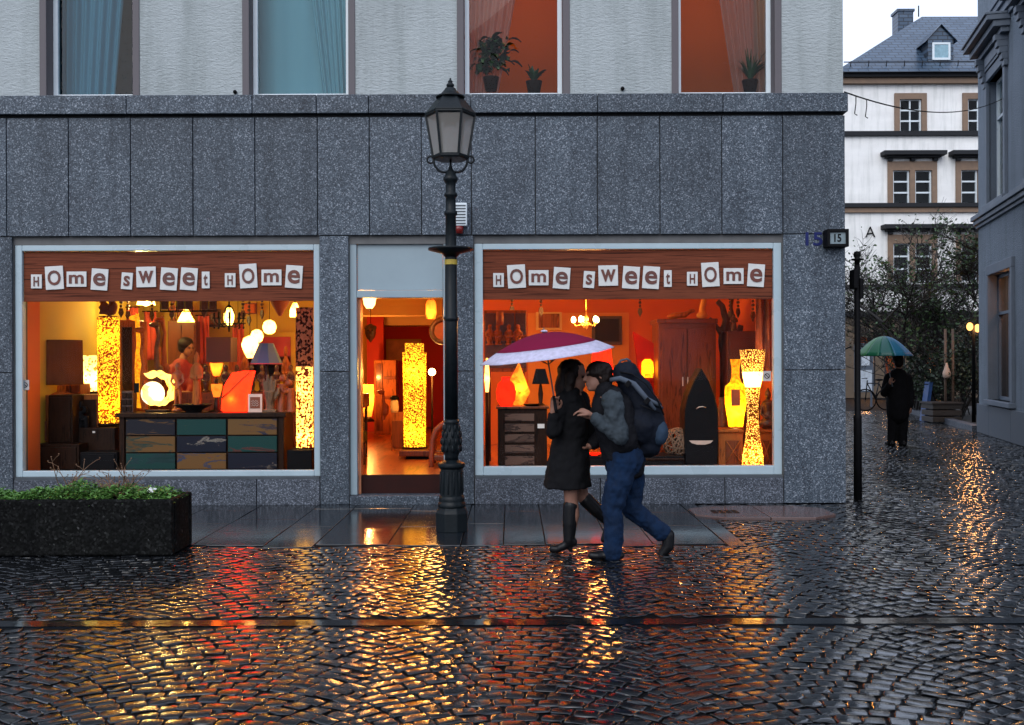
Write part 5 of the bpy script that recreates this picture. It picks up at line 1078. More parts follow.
p = at(369.5, 303, 12.4); u = 12.4 / FP; t = thing('door_lantern', 'bright glass lantern lamp hanging at the top left inside the shop door', 'lantern', p); m = MB(); m.lathe([(3 * u, -5.5 * u), (5.5 * u, -2 * u), (6.6 * u, 4 * u), (6 * u, 8 * u)], p, 8, False); m.build('glass', emis('lantern_glow', (1, .62, .2), 4.5), t); m = MB(); m.tube([p + Vector((0, 0, -5.5 * u)), p + Vector((0, 0, -9 * u))], [.02, .01], 6); m.lathe([(7 * u, 8 * u), (2 * u, 12 * u)], p, 8); m.tube([p + Vector((0, 0, 12 * u)), (p.x, p.y, ZC)], .008, 5); m.build('mount', m_dwood, t); bulb((p.x, p.y - .16, p.z - .14), 14, (1, .42, .1), .11, t)
p = at(431, 311, 13.0); t = pend('amber wall lantern at the top right inside the shop door', 431, 311, 13.0, [(4, 8), (5.5, 2), (5, -8), (3, -11)], s_orange, 3, 'lantern', 'wall_lantern', 2.2)
p = at(432, 372, 13.6); t = thing('globe_lamp', 'small round bare glowing bulb lamp right of the mosaic column in the doorway', 'lamp', p); m = MB(); m.ell(p, .05); m.build('globe', hot, t); m = MB(); m.tube([p, (p.x, p.y, ZF)], .015, 6); m.lathe([(.12, 0), (.1, .03)], (p.x, p.y, ZF), 14); m.build('stand', m_dwood, t); bulb((p.x, p.y - .14, p.z), 14, AMBER, .09, t)
cab('wall_picture', 'wide yellow-orange painting on the red back wall seen through the door', 'picture', 386, 421, 339, 361, 19.4, .06, m_ochre, [('painting', .05, .95, .06, .94)], fm=M('pale_painting', (.6, .32, .12), .6, var=.6, vs=2.5))
mask('round dark carved mask, left of the pair on the red wall of the doorway', 357.5, 336, 15.5, 10, 17, m_carve, 7); mask('patterned brown carved mask, right of the pair on the red wall of the doorway', 370.5, 332, 15.5, 11, 17, m_carve, 8)
t = thing('round_mirror', 'large dark round frame at the right edge of the doorway', 'mirror', tuple(at(441, 333, 13.2))); m = MB(); c = at(443, 331, 13.2); m.torus(c, .15, .035, 'y', 24, 8); m.build('frame', m_carve, t); m = MB(); m.lathe([(.12, -.005), (.12, .005)], (0, 0, 0), 24); m.v = [(c.x + a, c.y + z_, c.z + b_) for a, b_, z_ in m.v]; m.build('plate', m_terra, t); m = MB(); m.tube([c + Vector((0, 0, .15)), (c.x, c.y, ZC)], .006, 4); m.build('cord', m_black, t)
lathe_thing('teardrop_lamp', 'teardrop shaped glowing lamp at the left edge of the doorway', 'lamp', 354, 13.0, [('base', m_dwood, [(8, 394), (6, 390), (3, 388)]), ('shade', s_paper, [(3, 387), (7, 378), (7.5, 369), (5, 360), (1, 352)])], [(371, 1.6, (1, .6, .18))])
cab('small_desk', 'dark red box shaped desk under the teardrop lamp at the left of the doorway', 'desk', 340, 364, 394.2, 408, 12.9, .5, m_rwood, [('drawer', .1, .94, .15, .85)])
def legs4(x0, x1, ya, yb, zt, mat, parent, r=.02):
    for X in (x0, x1):
        for y in (ya, yb): m = MB(); m.tube([(X, y, ZF), (X, y, zt)], [r * .8, r], 8); m.build('leg', mat, parent)
a, b_ = at(341, 408, 12.9), at(363, 408, 12.9); dk = bpy.data.objects['small_desk']; legs4(a.x + .03, b_.x - .03, 12.93, 13.37, a.z, m_dwood, dk)
# stool
Y = 12.2; p = at(357.5, 440, Y); t = thing('bar_stool', 'dark wooden stool with a black cushion just inside the left of the door', 'stool', (p.x, Y, ZF)); m = MB(); m.box(p.x - .13, p.x + .1, Y - .14, Y + .14, at(0, 444, Y).z, at(0, 432, Y).z); m.build('cushion', m_black, t, bevel=.03, seg=3)
legs4(p.x - .11, p.x + .07, Y - .11, Y + .11, at(0, 444, Y).z, m_rwood, t, .018); m = MB(); m.tube([(p.x - .1, Y + .12, at(0, 440, Y).z), (p.x - .09, Y + .14, at(0, 415, Y).z), (p.x - .03, Y + .14, at(0, 409, Y).z), (p.x + .04, Y + .14, at(0, 415, Y).z), (p.x + .06, Y + .12, at(0, 440, Y).z)], .014, 8); m.build('back_hoop', m_dwood, t)
# curved wooden chair at the right of the door
Y = 12.1; p = at(440, 462, Y); t = thing('curved_chair', 'chair of thick curved reddish wood at the right of the doorway', 'chair', (p.x, Y, ZF)); m = MB(); m.tube([at(x_, y_, Y - .1) for x_, y_ in ((431.5, 476), (431.5, 455), (432.5, 440), (436, 430), (442, 424.5), (450, 421))], [.035, .034, .036, .036, .034, .03], 10); m.build('arm', m_terra, t)
m = MB(); m.tube([at(x_, y_, Y + .4) for x_, y_ in ((433, 471), (434, 440), (438, 430), (446, 424))], .032, 10); m.build('far_arm', m_terra, t); m = MB(); a = at(433, 457, Y); m.box(a.x, a.x + .5, Y - .1, Y + .4, a.z - .04, a.z + .03); m.build('seat', m_rwood, t, bevel=.015); m = MB(); m.box(a.x + .42, a.x + .5, Y - .1, Y + .4, ZF, a.z + .5); m.build('back', m_terra, t, bevel=.015)
# shelf and folding screen deep inside
cab('bookshelf', 'narrow brown shelf unit left of the mosaic column in the doorway', 'shelf', 374, 396, 360, 418, 17.5, .4, m_owood, [('panel', .1, .4, .05, .95), ('shelf_board', .45, .98, .48, .52), ('shelf_board', .45, .98, .74, .78)], True, fm=m_rwood)
cab('side_table', 'small orange side table left of the mosaic column, deep in the doorway', 'table', 391, 404, 413, 440, 14.2, .4, m_owood, [('panel', .1, .9, .1, .8)], True, fm=m_rwood)
lathe_thing('vase_on_table', 'small pale vase with a dark lid on the side table in the doorway', 'vase', 394.5, 14.3, [('body', m_cream, [(3, 413), (4.2, 408), (4, 402), (2.5, 399)]), ('lid', m_black, [(5, 399), (4, 396.5), (1, 395)])])
lathe_thing('standing_lamp', 'pair-like amber glowing floor lamp deep inside the doorway, left', 'lamp', 367.5, 16.8, [('base', m_dwood, [(7, 421), (6, 419), (2, 416)]), ('shade', s_orange, [(4, 416), (6, 405), (6.5, 396), (6, 384)], 20, 0, True)], [(397, 5, (1, .5, .1)), (378, 16, (1, .42, .1))])
tallfig('tall brown carved figure leaning at the back of the doorway', 383, 392, 420, 16.5, m_terra, 9)

# --- right display window
cab('wardrobe', 'large red-brown two door wardrobe in the right display window', 'wardrobe', 658.5, 716, 320, 470, 13.0, .55, m_rwood, [('door', .06, .49, .05, .94), ('door', .51, .94, .05, .94)], True)
wr = [o for o in bpy.data.objects if o.name.startswith('wardrobe') and o.parent is None][-1]
m = MB(); boxpx(m, 656.5, 718, 318.5, 323.5, 12.96, .62); m.build('cornice', m_rwood, wr, bevel=.01)
m = MB()
for px in (682.5, 687.5): boxpx(m, px, px + .8, 377, 386, 12.955, .02)
m.build('handles', m_silver, wr)
# boat shaped black cabinet
Yb = 11.6; b0 = at(701.5, 466, Yb); t = thing('boat_cabinet', 'black pointed boat shaped cabinet standing upright before the wardrobe', 'cabinet', (b0.x, Yb, ZF)); pts = [(686, 470), (684.6, 440), (684.8, 410), (688, 396), (694, 381), (701.5, 368), (709, 381), (715, 396), (718, 410), (718.6, 440), (717, 470)]
m = MB(); m.prism([(at(a, b_, Yb).x, max(ZF, at(a, b_, Yb).z)) for a, b_ in pts], Yb, Yb + .35); m.build('hull', m_black, t, bevel=.01)
m = MB(); m.prism([(at(a, b_, Yb).x, at(a, b_, Yb).z) for a, b_ in ((689, 440.5), (713, 440.5), (710.5, 443), (705, 444.6), (697, 444.6), (691.5, 443))], Yb - .012, Yb - .001); m.build('shelf_edge', M('pale_shelf_edge', (.5, .38, .3), .5), t)
m = MB(); m.tube([at(a, b_, Yb - .008) for a, b_ in ((696, 409), (699, 407), (703, 406.6), (706, 407.5))], .006, 5); m.build('handle', m_silver, t)
# little side table with lattice + yellow vase lamp
Yt = 11.7; zt_y = 430.5
def sidetable(label, x0, x1, Y):
    t = cab('side_cabinet', label, 'cabinet', x0, x1, 432.5, 470, Y, .4, m_owood, [('door', .28, .92, .08, .78)], True, fm=m_rwood); a, b_ = at(x0 - 1, 432.5, Y - .03), at(x1 + 1, 430.5, Y - .03); m = MB(); m.box(a.x, b_.x, Y - .03, Y + .43, a.z, a.z + .03); m.build('top', m_owood, t, bevel=.006)
    for k in range(12): pass
    m = MB(); A = [at(x0 + (x1 - x0) * f, y_, Y - .03) for f, y_ in ((.32, 441), (.88, 462), (.88, 441), (.32, 462))]; m.tube([A[0], A[1]], .007, 5); m.tube([A[2], A[3]], .007, 5); m.build('lattice', m_owood, t); return t
sidetable('carved orange-brown side cabinet with a lattice door, under the yellow vase lamp', 718.5, 743, Yt); sidetable('narrow orange-brown side cabinet at the right edge of the right display window', 758, 772, 11.75)
t = lathe_thing('vase_lamp', 'yellow glowing vase shaped lamp with a brown label, on the lattice side cabinet', 'lamp', 735.5, 11.9, [('foot', m_gold, [(8, 430.6), (8, 429), (7, 427.5)]), ('shade', s_yellow, [(7, 427.5), (7.6, 424), (8.4, 417), (10.4, 405), (10.8, 392), (10, 387), (5.6, 383), (4, 378), (3.8, 370), (5, 362), (5.4, 360)], 28, 0, True)], [(412, 5, (1, .55, .08))], off=.04); m = MB(); boxpx(m, 731.5, 740, 389.5, 406, 11.9 - .142, .008); m.build('label_card', m_terra, t)
t = lathe_thing('hourglass_lamp', 'tall glowing woven lamp pinched in the middle like an hourglass, beside the yellow vase lamp', 'lamp', 752.5, 11.55, [('foot', m_dwood, [(11, 468), (11, 466)]), ('lower_shade', s_holes, [(10.6, 466), (10, 455), (7.4, 440), (5.6, 420), (5.8, 405), (7.5, 388)], 28, 0, True), ('glass_cup', s_paper, [(7.5, 388), (9, 380), (10.2, 372.5)], 28, 0, True), ('upper_shade', s_holes, [(10.2, 372.5), (11.6, 362), (12.6, 350.5)], 28, 0, True)], [(457, 7.5, (1, .5, .12)), (380, 8, (1, .52, .13)), (425, .3, (1, .6, .2))], off=.035)
figure('carved_figure', 'dark seated carved figure on the narrow side cabinet right of the hourglass lamp', 'figurine', 768, 430.3, 388, 11.9, m_carve, 'seated', .75)
# chest of drawers at the left + lamps on it
t = cab('chest_of_drawers', 'dark chest with striped worn drawers and a white tag, below the red and white umbrella', 'chest of drawers', 498, 547, 408.5, 470, 11.5, .45, m_dwood, [('drawer', .14, .74, .80, .92), ('drawer', .14, .74, .63, .76), ('drawer', .14, .74, .46, .59), ('drawer', .14, .74, .29, .42), ('drawer', .14, .74, .10, .24)], True, fm=worn('worn_brown_paint', (.12, .07, .05), (.02, .01, .008), .5)); m = MB(); boxpx(m, 496, 549, 406.5, 409, 11.46, .52); m.build('top', m_rwood, t, bevel=.006); card(t, tuple(at(541, 426, 11.5)), .08, .05)
lathe_thing('pot_lamp', 'round red pot shaped lamp on the left end of the dark striped chest', 'lamp', 506, 11.7, [('pot', s_red, [(5, 406.5), (9, 400), (10, 392), (8, 384), (4, 380), (4.5, 377)])], [(395, .3, (1, .5, .1))])
Y = 11.85; t = thing('diamond_lamp', 'yellow and red diamond shaped fabric lamp behind the round red pot lamp', 'lamp', tuple(at(520, 406.5, Y))); m = MB(); m.prism([(at(a, b_, Y).x, at(a, b_, Y).z) for a, b_ in ((508.5, 383), (519, 362), (530, 392), (523, 406), (514, 406))], Y, Y + .14); m.build('shade', shade('flame_shade', (1, .5, .05), .45, None, 9, (.75, .09, .01), .6), t); bulb(tuple(at(520, 388, Y + .06)), .9, AMBER, .03, t)
lathe_thing('table_lamp', 'small table lamp with a dark cone shade, on the dark striped chest', 'lamp', 540.5, 11.8, [('base', m_dwood, [(6, 406.5), (5, 405), (2, 403), (2.6, 394), (1.5, 386), (1, 384)]), ('shade', m_black, [(12, 384), (6.6, 369)], 4, R(45), True)])
lathe_thing('shallow_dish', 'shallow dark dish in front of the small dark table lamp', 'dish', 532, 11.6, [('dish', m_black, [(4, 407), (9, 404.5), (10, 404), (5, 405.6)])])
lathe_thing('slim_wall_lamp', 'slim vertical glowing lamp at the far left edge of the right display window', 'lamp', 487, 12.0, [('shade', s_paper, [(1.5, 392), (2.6, 380), (2, 366), (1, 358)]), ('back', m_dwood, [(2, 470), (2, 392)])], [(378, .5, AMBER)])
t = cab('wall_cabinet', 'open wall cabinet with ornaments at the top left of the right display window', 'cabinet', 484, 527, 310, 372, 12.6, .3, m_owood, [('recess', .03, .70, .6, .95), ('recess', .73, .97, .6, .95), ('lower_recess', .03, .97, .06, .5)], fm=m_carve)
m = MB(); a, b_ = at(488, 392, 12.65), at(490.5, 372, 12.65); m.box(a.x, b_.x, 12.65, 12.75, ZF, b_.z); a, b_ = at(522, 392, 12.65), at(524.5, 372, 12.65); m.box(a.x, b_.x, 12.65, 12.75, ZF, b_.z); m.build('upright', m_dwood, t)
lathe_thing('cylinder_vase', 'small cylinder vase in the open wall cabinet', 'vase', 500, 12.5, [('vase', m_terra, [(3.5, 325), (3.8, 318), (3.4, 311.5)])])
# brass chandelier
Y = 12.8; p = at(586, 322, Y); u = Y / FP; t = thing('brass_chandelier', 'brass chandelier with lit candle bulbs, hanging in the right display window above the umbrella', 'chandelier', p); m = MB()
for k in range(5):
    a = k * 2 * math.pi / 5 + .45; c_, s1 = math.cos(a), math.sin(a); m.tube([p + Vector((c_ * r_ * u, s1 * r_ * u, z_ * u)) for r_, z_ in ((1, 2), (5, -3), (10, -4), (12.5, -1))], .008, 6); e = p + Vector((c_ * 12.5 * u, s1 * 12.5 * u, -u)); m.lathe([(.02, 0), (.03, .01), (.012, .012), (.012, .03)], e, 8)
m.lathe([(.01, -8 * u), (.04, -5 * u), (.02, -1 * u), (.035, 3 * u), (.012, 8 * u), (.008, 12 * u)], p, 12); m.tube([p + Vector((0, 0, 12 * u)), (p.x, p.y, ZC)], .006, 5); m.build('arms', m_gold, t)
for k in range(5):
    a = k * 2 * math.pi / 5 + .45; e = p + Vector((math.cos(a) * 12.5 * u, math.sin(a) * 12.5 * u, 2.2 * u)); m = MB(); m.ell(e, (.03, .03, .045), n=8, m=6); m.build('candle_bulb', hot, t); bulb(tuple(e + Vector((0, -.07, 0))), 7, (1, .42, .09), .055, t)
for px, y0_, y1_, lab in ((600, 316, 345, 'dark framed picture on the lighter orange wall, right of the brass chandelier'), (556, 312, 330, 'small pale picture above the umbrella, left of the brass chandelier')):
    cab('wall_picture', lab, 'picture', px - 8 if px > 580 else px - 20, px + 22 if px > 580 else px + 6, y0_, y1_, 15.2, .05, m_carve if px > 580 else m_cream, [('painting', .1, .9, .12, .9)], fm=m_dwood if px > 580 else m_owood)
t = thing('wall_panel', 'lighter orange door panel on the back wall behind the brass chandelier', 'panel', (at(600, 400, 15.26).x, 15.2, ZF)); m = MB(); a, b_ = at(528, 313, 15.27), at(629, 313, 15.27); m.box(a.x, b_.x, 15.27, 15.298, ZF, a.z); m.build('panel', M('light_orange_wall', (.72, .27, .05), .8, var=.1, vs=1.5), t)
# dark rack with red lampshade behind the walkers
lathe_thing('red_lampshade', 'red fabric lamp behind the walking pair, under the right end of the umbrella', 'lamp', 602, 12.6, [('base', m_dwood, [(8, 420), (3, 416), (2, 376)]), ('shade', s_red, [(12, 375), (10, 360), (9, 349)], 20, 0, True)], [(362, 1.2, (1, .3, .1))])
Y = 13.4; t = thing('kite_lamp', 'tall red kite shaped fabric lamp glowing at its foot, left of the large wardrobe', 'lamp', tuple(at(647, 420, Y))); m = MB(); m.prism([(at(a, b_, Y).x, at(a, b_, Y).z) for a, b_ in ((633.5, 331.5), (658, 346), (656, 385), (650, 405), (645, 405), (639, 372))], Y, Y + .12); m.build('sail', shade('kite_cloth', (.28, .012, .005), .14, None, 10, (.2, .008, .003), .4, trl=.3), t)
m = MB(); c = at(647.5, 368, Y - .06); m.lathe([(.07, -.13), (.085, -.05), (.075, .08), (.04, .12)], c, 14); m.build('glow_cup', s_yellow, t); bulb(tuple(c), .8, (1, .62, .1), .03, t); m = MB(); m.tube([at(647, 405, Y + .06), (c.x, Y + .06, ZF)], .02, 6); m.lathe([(.14, 0), (.12, .03)], (c.x, Y + .06, ZF), 14); m.build('stand', m_dwood, t)
# wicker ball, low black things, red trays
c = at(678, 443, 11.8); t = thing('wicker_ball', 'round brown wicker ball left of the black boat cabinet', 'wicker ball', tuple(c - Vector((0, 0, .2)))); m = MB(); rd = random.Random(4); rr = 15 * 11.8 / FP
for k in range(26):
    rot = Euler((rd.uniform(0, 6), rd.uniform(0, 6), rd.uniform(0, 6))).to_matrix(); m.tube([c + rot @ Vector((math.cos(q * .4) * rr, math.sin(q * .4) * rr, 0)) for q in range(17)], .010, 5, caps=False)
m.build('weave', m_bwood, t)
cab('low_bench', 'low black bench under the wicker ball at the foot of the right display window', 'bench', 620, 684, 456, 470, 11.45, .5, m_black, [('top_edge', .0, 1, .72, .86)], True, fm=m_dwood)
lathe_thing('red_tray', 'upper red dish with an added glow, glimpsed between the two walkers', 'dish', 597, 11.6, [('dish', s_red, [(4, 447.5), (7, 445), (8, 443.5), (5, 445)])]); lathe_thing('red_tray', 'lower red dish with an added glow, glimpsed between the two walkers', 'dish', 594, 11.55, [('dish', s_red, [(3, 455.5), (6, 454), (7, 453), (4, 454)])])  # both dishes emit light through the red lampshade material, though neither is a lamp
cab('low_table', 'low black display table behind the walking pair', 'table', 552, 618, 456, 470, 11.5, .5, m_black, [('apron', .04, .96, .3, .8)], True)
m = MB(); 
# ornaments on and beside the wardrobe, cloth at the right edge
t = thing('reclining_carving', 'orange carved reclining animal on top of the large wardrobe', 'carving', tuple(at(680, 318.5, 13.2))); a = at(670, 317, 13.2); u = 13.2 / FP; m = MB(); m.tube([a + Vector((k * 5 * u, 0, z_ * u)) for k, z_ in ((-.6, 0), (0, .6), (1, 1.6), (2, 2), (3, 2.2), (3.6, 4), (4.2, 5.5))], [.015, .03, .045, .04, .04, .03, .02], 8); m.ell(a + Vector((22 * u, 0, 6 * u)), (.05, .03, .03)); m.fuse('figure', m_owood, t, voxel=.01, it=1)
t = thing('seated_carving', 'pale orange carved seated woman on the right end of the large wardrobe', 'carving', tuple(at(702, 318.5, 13.2))); a = at(702, 318.5, 13.2); m = MB(); m.ell(a + Vector((0, 0, 3 * u)), (6 * u, 5 * u, 3.4 * u)); m.tube([a + Vector((1 * u, 0, 4 * u)), a + Vector((0, 0, 10 * u)), a + Vector((2 * u, 0, 17 * u)), a + Vector((2.5 * u, 0, 20 * u))], [4 * u, 3 * u, 3.4 * u, 1.6 * u], 10); m.ell(a + Vector((3 * u, 0, 23.5 * u)), (2.2 * u, 2.4 * u, 3 * u)); m.fuse('figure', M('honey_wood', (.55, .25, .06), .5), t, voxel=.012, it=2)
t = thing('antler_carving', 'dark twisted branch carving rising behind the right side of the wardrobe', 'carving', (at(722, 340, 13.3).x, 13.3, ZF)); m = MB()
for pth, r_ in (([(724, 470), (725, 360), (722, 340), (726, 320), (722, 306), (717, 301)], .07), ([(725, 345), (733, 322), (731, 305), (733, 298)], .03), ([(722, 335), (714, 323), (709, 318)], .035), ([(726, 350), (738, 338), (741, 325)], .05)): m.tube([at(a_, b2_, 13.3) if b2_ < 450 else Vector((at(a_, b2_, 13.3).x, 13.3, ZF)) for a_, b2_ in pth], [r_ * (1 - .1 * k) for k in range(len(pth))], 8)
m.fuse('branches', m_carve, t, voxel=.014, it=2, crease=.012, cs=14)
cab('dark_cupboard', 'dark red-brown low cupboard between the wardrobe and the hourglass lamp', 'cupboard', 728, 762, 331, 470, 12.9, .5, M('dark_red_wood', (.07, .016, .01), .5, var=.4, vs=5), [('door', .06, .94, .05, .95)], True)
figure('carved_figure', 'small dark carved figurine on top of the dark red-brown cupboard', 'figurine', 734, 331, 314, 13.0, m_carve, 'robe', 1.4)
t = thing('patterned_cloth', 'dark and orange patterned cloth hanging down the right edge of the right display window', 'cloth', tuple(at(766, 340, 11.6))); m = MB(); A, B = at(757.5, 372, 11.55), at(774, 298, 11.55); m.grid(lambda u_, v_: (A.x + (B.x - A.x) * u_, 11.6 + .025 * math.sin(u_ * 14 + v_), A.z + (B.z + .25 - A.z) * v_), 24, 12); so = m.build('cloth', M('batik_cloth', (.30, .07, .03), .8, var=.85, vs=9, st=(2.4, 1, .6)), t); sd = so.modifiers.new('thickness', 'SOLIDIFY'); sd.thickness = .006
m = MB(); m.tube([(A.x - .03, 11.6, B.z + .25), (B.x + .03, 11.6, B.z + .25)], .012, 6); m.tube([((A.x + B.x) / 2, 11.6, B.z + .25), ((A.x + B.x) / 2, 11.6, ZC)], .004, 4); m.build('rod', m_dwood, t)
t = thing('hanging_snake', 'dark wavy carved strip hanging on the orange wall near the right edge', 'ornament', tuple(at(747, 312, 14.8))); m = MB(); m.tube([at(747 + 1.6 * math.sin(k * .9), 297 + k * 2.6, 14.8) for k in range(9)], [.02, .03, .035, .03, .035, .03, .025, .02, .01], 7); a = at(747, 297, 14.8); m.tube([a, (a.x, a.y, ZC)], .004, 4); m.build('strip', m_carve, t)

# --- more of the clutter: strings of ornaments and rows of statuettes
def ornament(name, label, group, spots, seed):
    first = None; rd = random.Random(seed)
    for px, py, Y in spots:
        c = at(px, py, Y)
        if first is None:
            t = thing(name, label, 'ornament', (0, 0, 0), group); m = MB()
            for k in range(5): m.ell((0, 0, .05 * k), (.018 + .006 * (k % 2), .018 + .006 * (k % 2), .022), n=8, m=6)
            m.prism([(0, -.16), (.035, -.09), (.02, -.03), (-.02, -.03), (-.035, -.09)], -.01, .01); m.build('beads', m_carve, t); m = MB(); m.tube([(0, 0, .2), (0, 0, .75)], .003, 4); m.build('string', m_black, t); first = t
        else: t = copy_tree(first)
        t.location = c; t.rotation_euler.z = rd.uniform(-.6, .6)
ornament('hanging_ornament', 'small dark bead string with a leaf shaped drop, hanging before the ochre wall', 'bead strings before the ochre wall', [(72, 305, 14), (121, 306, 13), (128, 309, 13.4), (152, 309, 13.1), (172, 308, 12.9), (204, 306, 13.2), (212, 311, 13.8), (243, 308, 13), (249, 314, 13.6), (262, 308, 14)], 1)
ornament('hanging_ornament', 'small dark bead string with a leaf shaped drop, hanging before the orange-red wall', 'bead strings before the orange-red wall', [(738, 306, 13.6), (753, 309, 12.6), (730, 309, 14.4), (640, 306, 14.6), (512, 304, 13.2), (541, 305, 13.5)], 2)
def statuettes(label, group, spots, H, mat):
    first = None
    for px, py, Y in spots:
        c = at(px, py, Y)
        if first is None:
            t = thing('statuette', label, 'statuette', (0, 0, 0), group); m = MB(); m.lathe([(.05, 0), (.05, .02), (.03, .03), (.045, .1), (.03, .18), (.05, .24), (.02, .29)], (0, 0, 0), 12); m.ell((0, -.005, .33), (.03, .032, .045)); m.tube([(-.045, 0, .24), (-.05, -.02, .16), (-.01, -.045, .14)], .013, 6); m.tube([(.045, 0, .24), (.05, -.02, .16), (.01, -.045, .14)], .013, 6)
            m.v = [(a, b, c_ * H / .37) for a, b, c_ in m.v]; m.fuse('figure', mat, t, voxel=.008, it=1); first = t
        else: t = copy_tree(first)
        t.location = c
statuettes('small dark wooden statuette in the row along the dark shop counter', 'statuettes on the counter', [(206, 392, 13.2), (226, 392, 13.25), (237, 392, 13.2), (252, 392, 13.3), (262, 392, 13.15), (277, 392, 13.25), (291, 392, 13.2)], .36, m_carve)
statuettes('small reddish statuette standing on top of the dark brown cupboard behind the assistant', 'statuettes on the cupboard', [(173, 320.8, 14.4), (180, 320.8, 14.45), (190, 320.8, 14.4)], .3, m_terra)
statuettes('small pale carved statuette standing in the lower part of the open wall cabinet', 'statuettes in the wall cabinet', [(490, 345, 12.56), (498, 345, 12.56), (509, 345, 12.56), (518, 345, 12.56)], .26, m_owood)
cab('wall_picture', 'small dark square picture on the ochre wall above the plum lampshade', 'picture', 206, 220, 309, 327, 14.9, .05, m_carve, [('painting', .14, .86, .14, .86)], fm=m_terra)
cab('wall_picture', 'reddish square picture on the ochre wall right of the iron chandelier', 'picture', 243, 256, 303, 314, 14.85, .05, m_terra, [('painting', .1, .9, .1, .9)], fm=m_orange)
lathe_thing('floor_vase', 'tall dark floor vase between the black boat cabinet and the lattice cabinet', 'vase', 722, 12.4, [('body', m_carve, [(4, 458), (7, 445), (8, 432), (6, 416), (3, 404), (3.4, 398)])])
lathe_thing('floor_vase', 'tall red floor vase standing just left of the large wardrobe', 'vase', 652, 12.5, [('body', m_redwall, [(4, 458), (7, 446), (8, 432), (5, 418), (3, 410), (4, 406)])])

def masks(label, group, spots, mat):
    first = None
    for k, (px, py, Y) in enumerate(spots):
        c = at(px, py, Y)
        if first is None:
            t = thing('wall_mask', label, 'mask', (0, 0, 0), group); m = MB(); m.ell((0, 0, 0), (.075, .045, .13)); m.ell((0, -.04, -.005), (.016, .022, .04)); m.ell((0, -.035, -.065), (.03, .018, .012)); m.ell((0, 0, .13), (.05, .03, .05)); m.fuse('face', mat, t, voxel=.009, it=1)
            m = MB()
            for s1 in (-1, 1): m.ell((s1 * .028, -.04, .035), (.014, .008, .008), n=8, m=5)
            m.build('eyes', m_black, t); first = t
        else: t = copy_tree(first)
        t.location = c
masks('long dark carved mask hung on the orange-red wall above the dark red-brown cupboard', 'masks above the cupboard', [(733, 306, 15.25), (741, 322, 15.25), (750, 309, 15.25), (757, 324, 15.25)], m_carve)
def cloths(label, group, spots):
    first = None
    for px, py, Y in spots:
        c = at(px, py, Y)
        if first is None:
            t = thing('hanging_cloth', label, 'cloth', (0, 0, 0), group); m = MB(); m.grid(lambda u, v: (-.09 + .18 * u, .02 * math.sin(u * 15 + v * 2), -.55 + .7 * v), 16, 8); o_ = m.build('cloth', M('red_cloth', (.45, .05, .02), .8, var=.5, vs=9, st=(2, 1, .4)), t); q_ = o_.modifiers.new('thickness', 'SOLIDIFY'); q_.thickness = .005
            m = MB(); m.tube([(-.11, 0, .155), (.11, 0, .155)], .01, 6); m.tube([(0, 0, .155), (0, 0, .5)], .003, 4); m.build('rod', m_dwood, t); first = t
        else: t = copy_tree(first)
        t.location = c
cloths('narrow patterned red cloth hung from a rod before the ochre wall', 'red cloths before the ochre wall', [(132, 318, 14.2), (150, 322, 14.4), (203, 326, 14.5), (238, 334, 14.5)])
statuettes('slim reddish wooden statue standing on the shop counter behind the small statuettes', 'slim statues on the counter', [(159, 392, 13.5), (214, 392, 13.5), (233, 392, 13.5), (245, 392, 13.55), (286, 392, 13.5)], .62, m_owood)
# ------------------------------------------------------------------ people
def chain(m, pts, r, n=12):
    """closed tapered limb with round ends"""
    for i in range(len(pts) - 1): m.tube([pts[i], pts[i + 1]], [r[i], r[i + 1]], n)
    for p, q in zip(pts, r): m.ell(p, q, n=n, m=10)
def head(m, c, k, yaw, pitch=0, roll=0):
    """skull, jaw, nose, brow, lips, ears; faces -Y at yaw 0, turned by yaw about Z"""
    rot = Euler((pitch, roll, yaw)); rm = rot.to_matrix(); q = lambda x, y, z: Vector(c) + rm @ Vector((x * k, y * k, z * k))
    m.ell(q(0, .01, .03), (.075 * k, .095 * k, .098 * k), rot, 18, 12); m.ell(q(0, -.03, -.045), (.058 * k, .062 * k, .07 * k), rot, 16, 10); m.ell(q(0, -.062, -.09), (.028 * k, .026 * k, .024 * k), rot)
    m.tube([q(0, -.085, .022), q(0, -.107, -.018), q(0, -.100, -.03)], [.009 * k, .015 * k, .014 * k], 8); m.ell(q(0, -.088, -.056), (.024 * k, .012 * k, .007 * k), rot, 10, 6); m.ell(q(0, -.086, -.066), (.022 * k, .012 * k, .007 * k), rot, 10, 6)
    m.ell(q(0, -.076, .033), (.052 * k, .018 * k, .010 * k), rot, 12, 6)
    for s in (-1, 1): m.ell(q(s * .076, .012, -.005), (.010 * k, .022 * k, .032 * k), rot, 10, 8)
    return q
def eyes(q, k, t):
    m = MB()
    for s in (-1, 1): m.ell(q(s * .031, -.083, .012), (.012 * k, .010 * k, .008 * k), n=10, m=7)
    m.build('eyes', m_black, t)
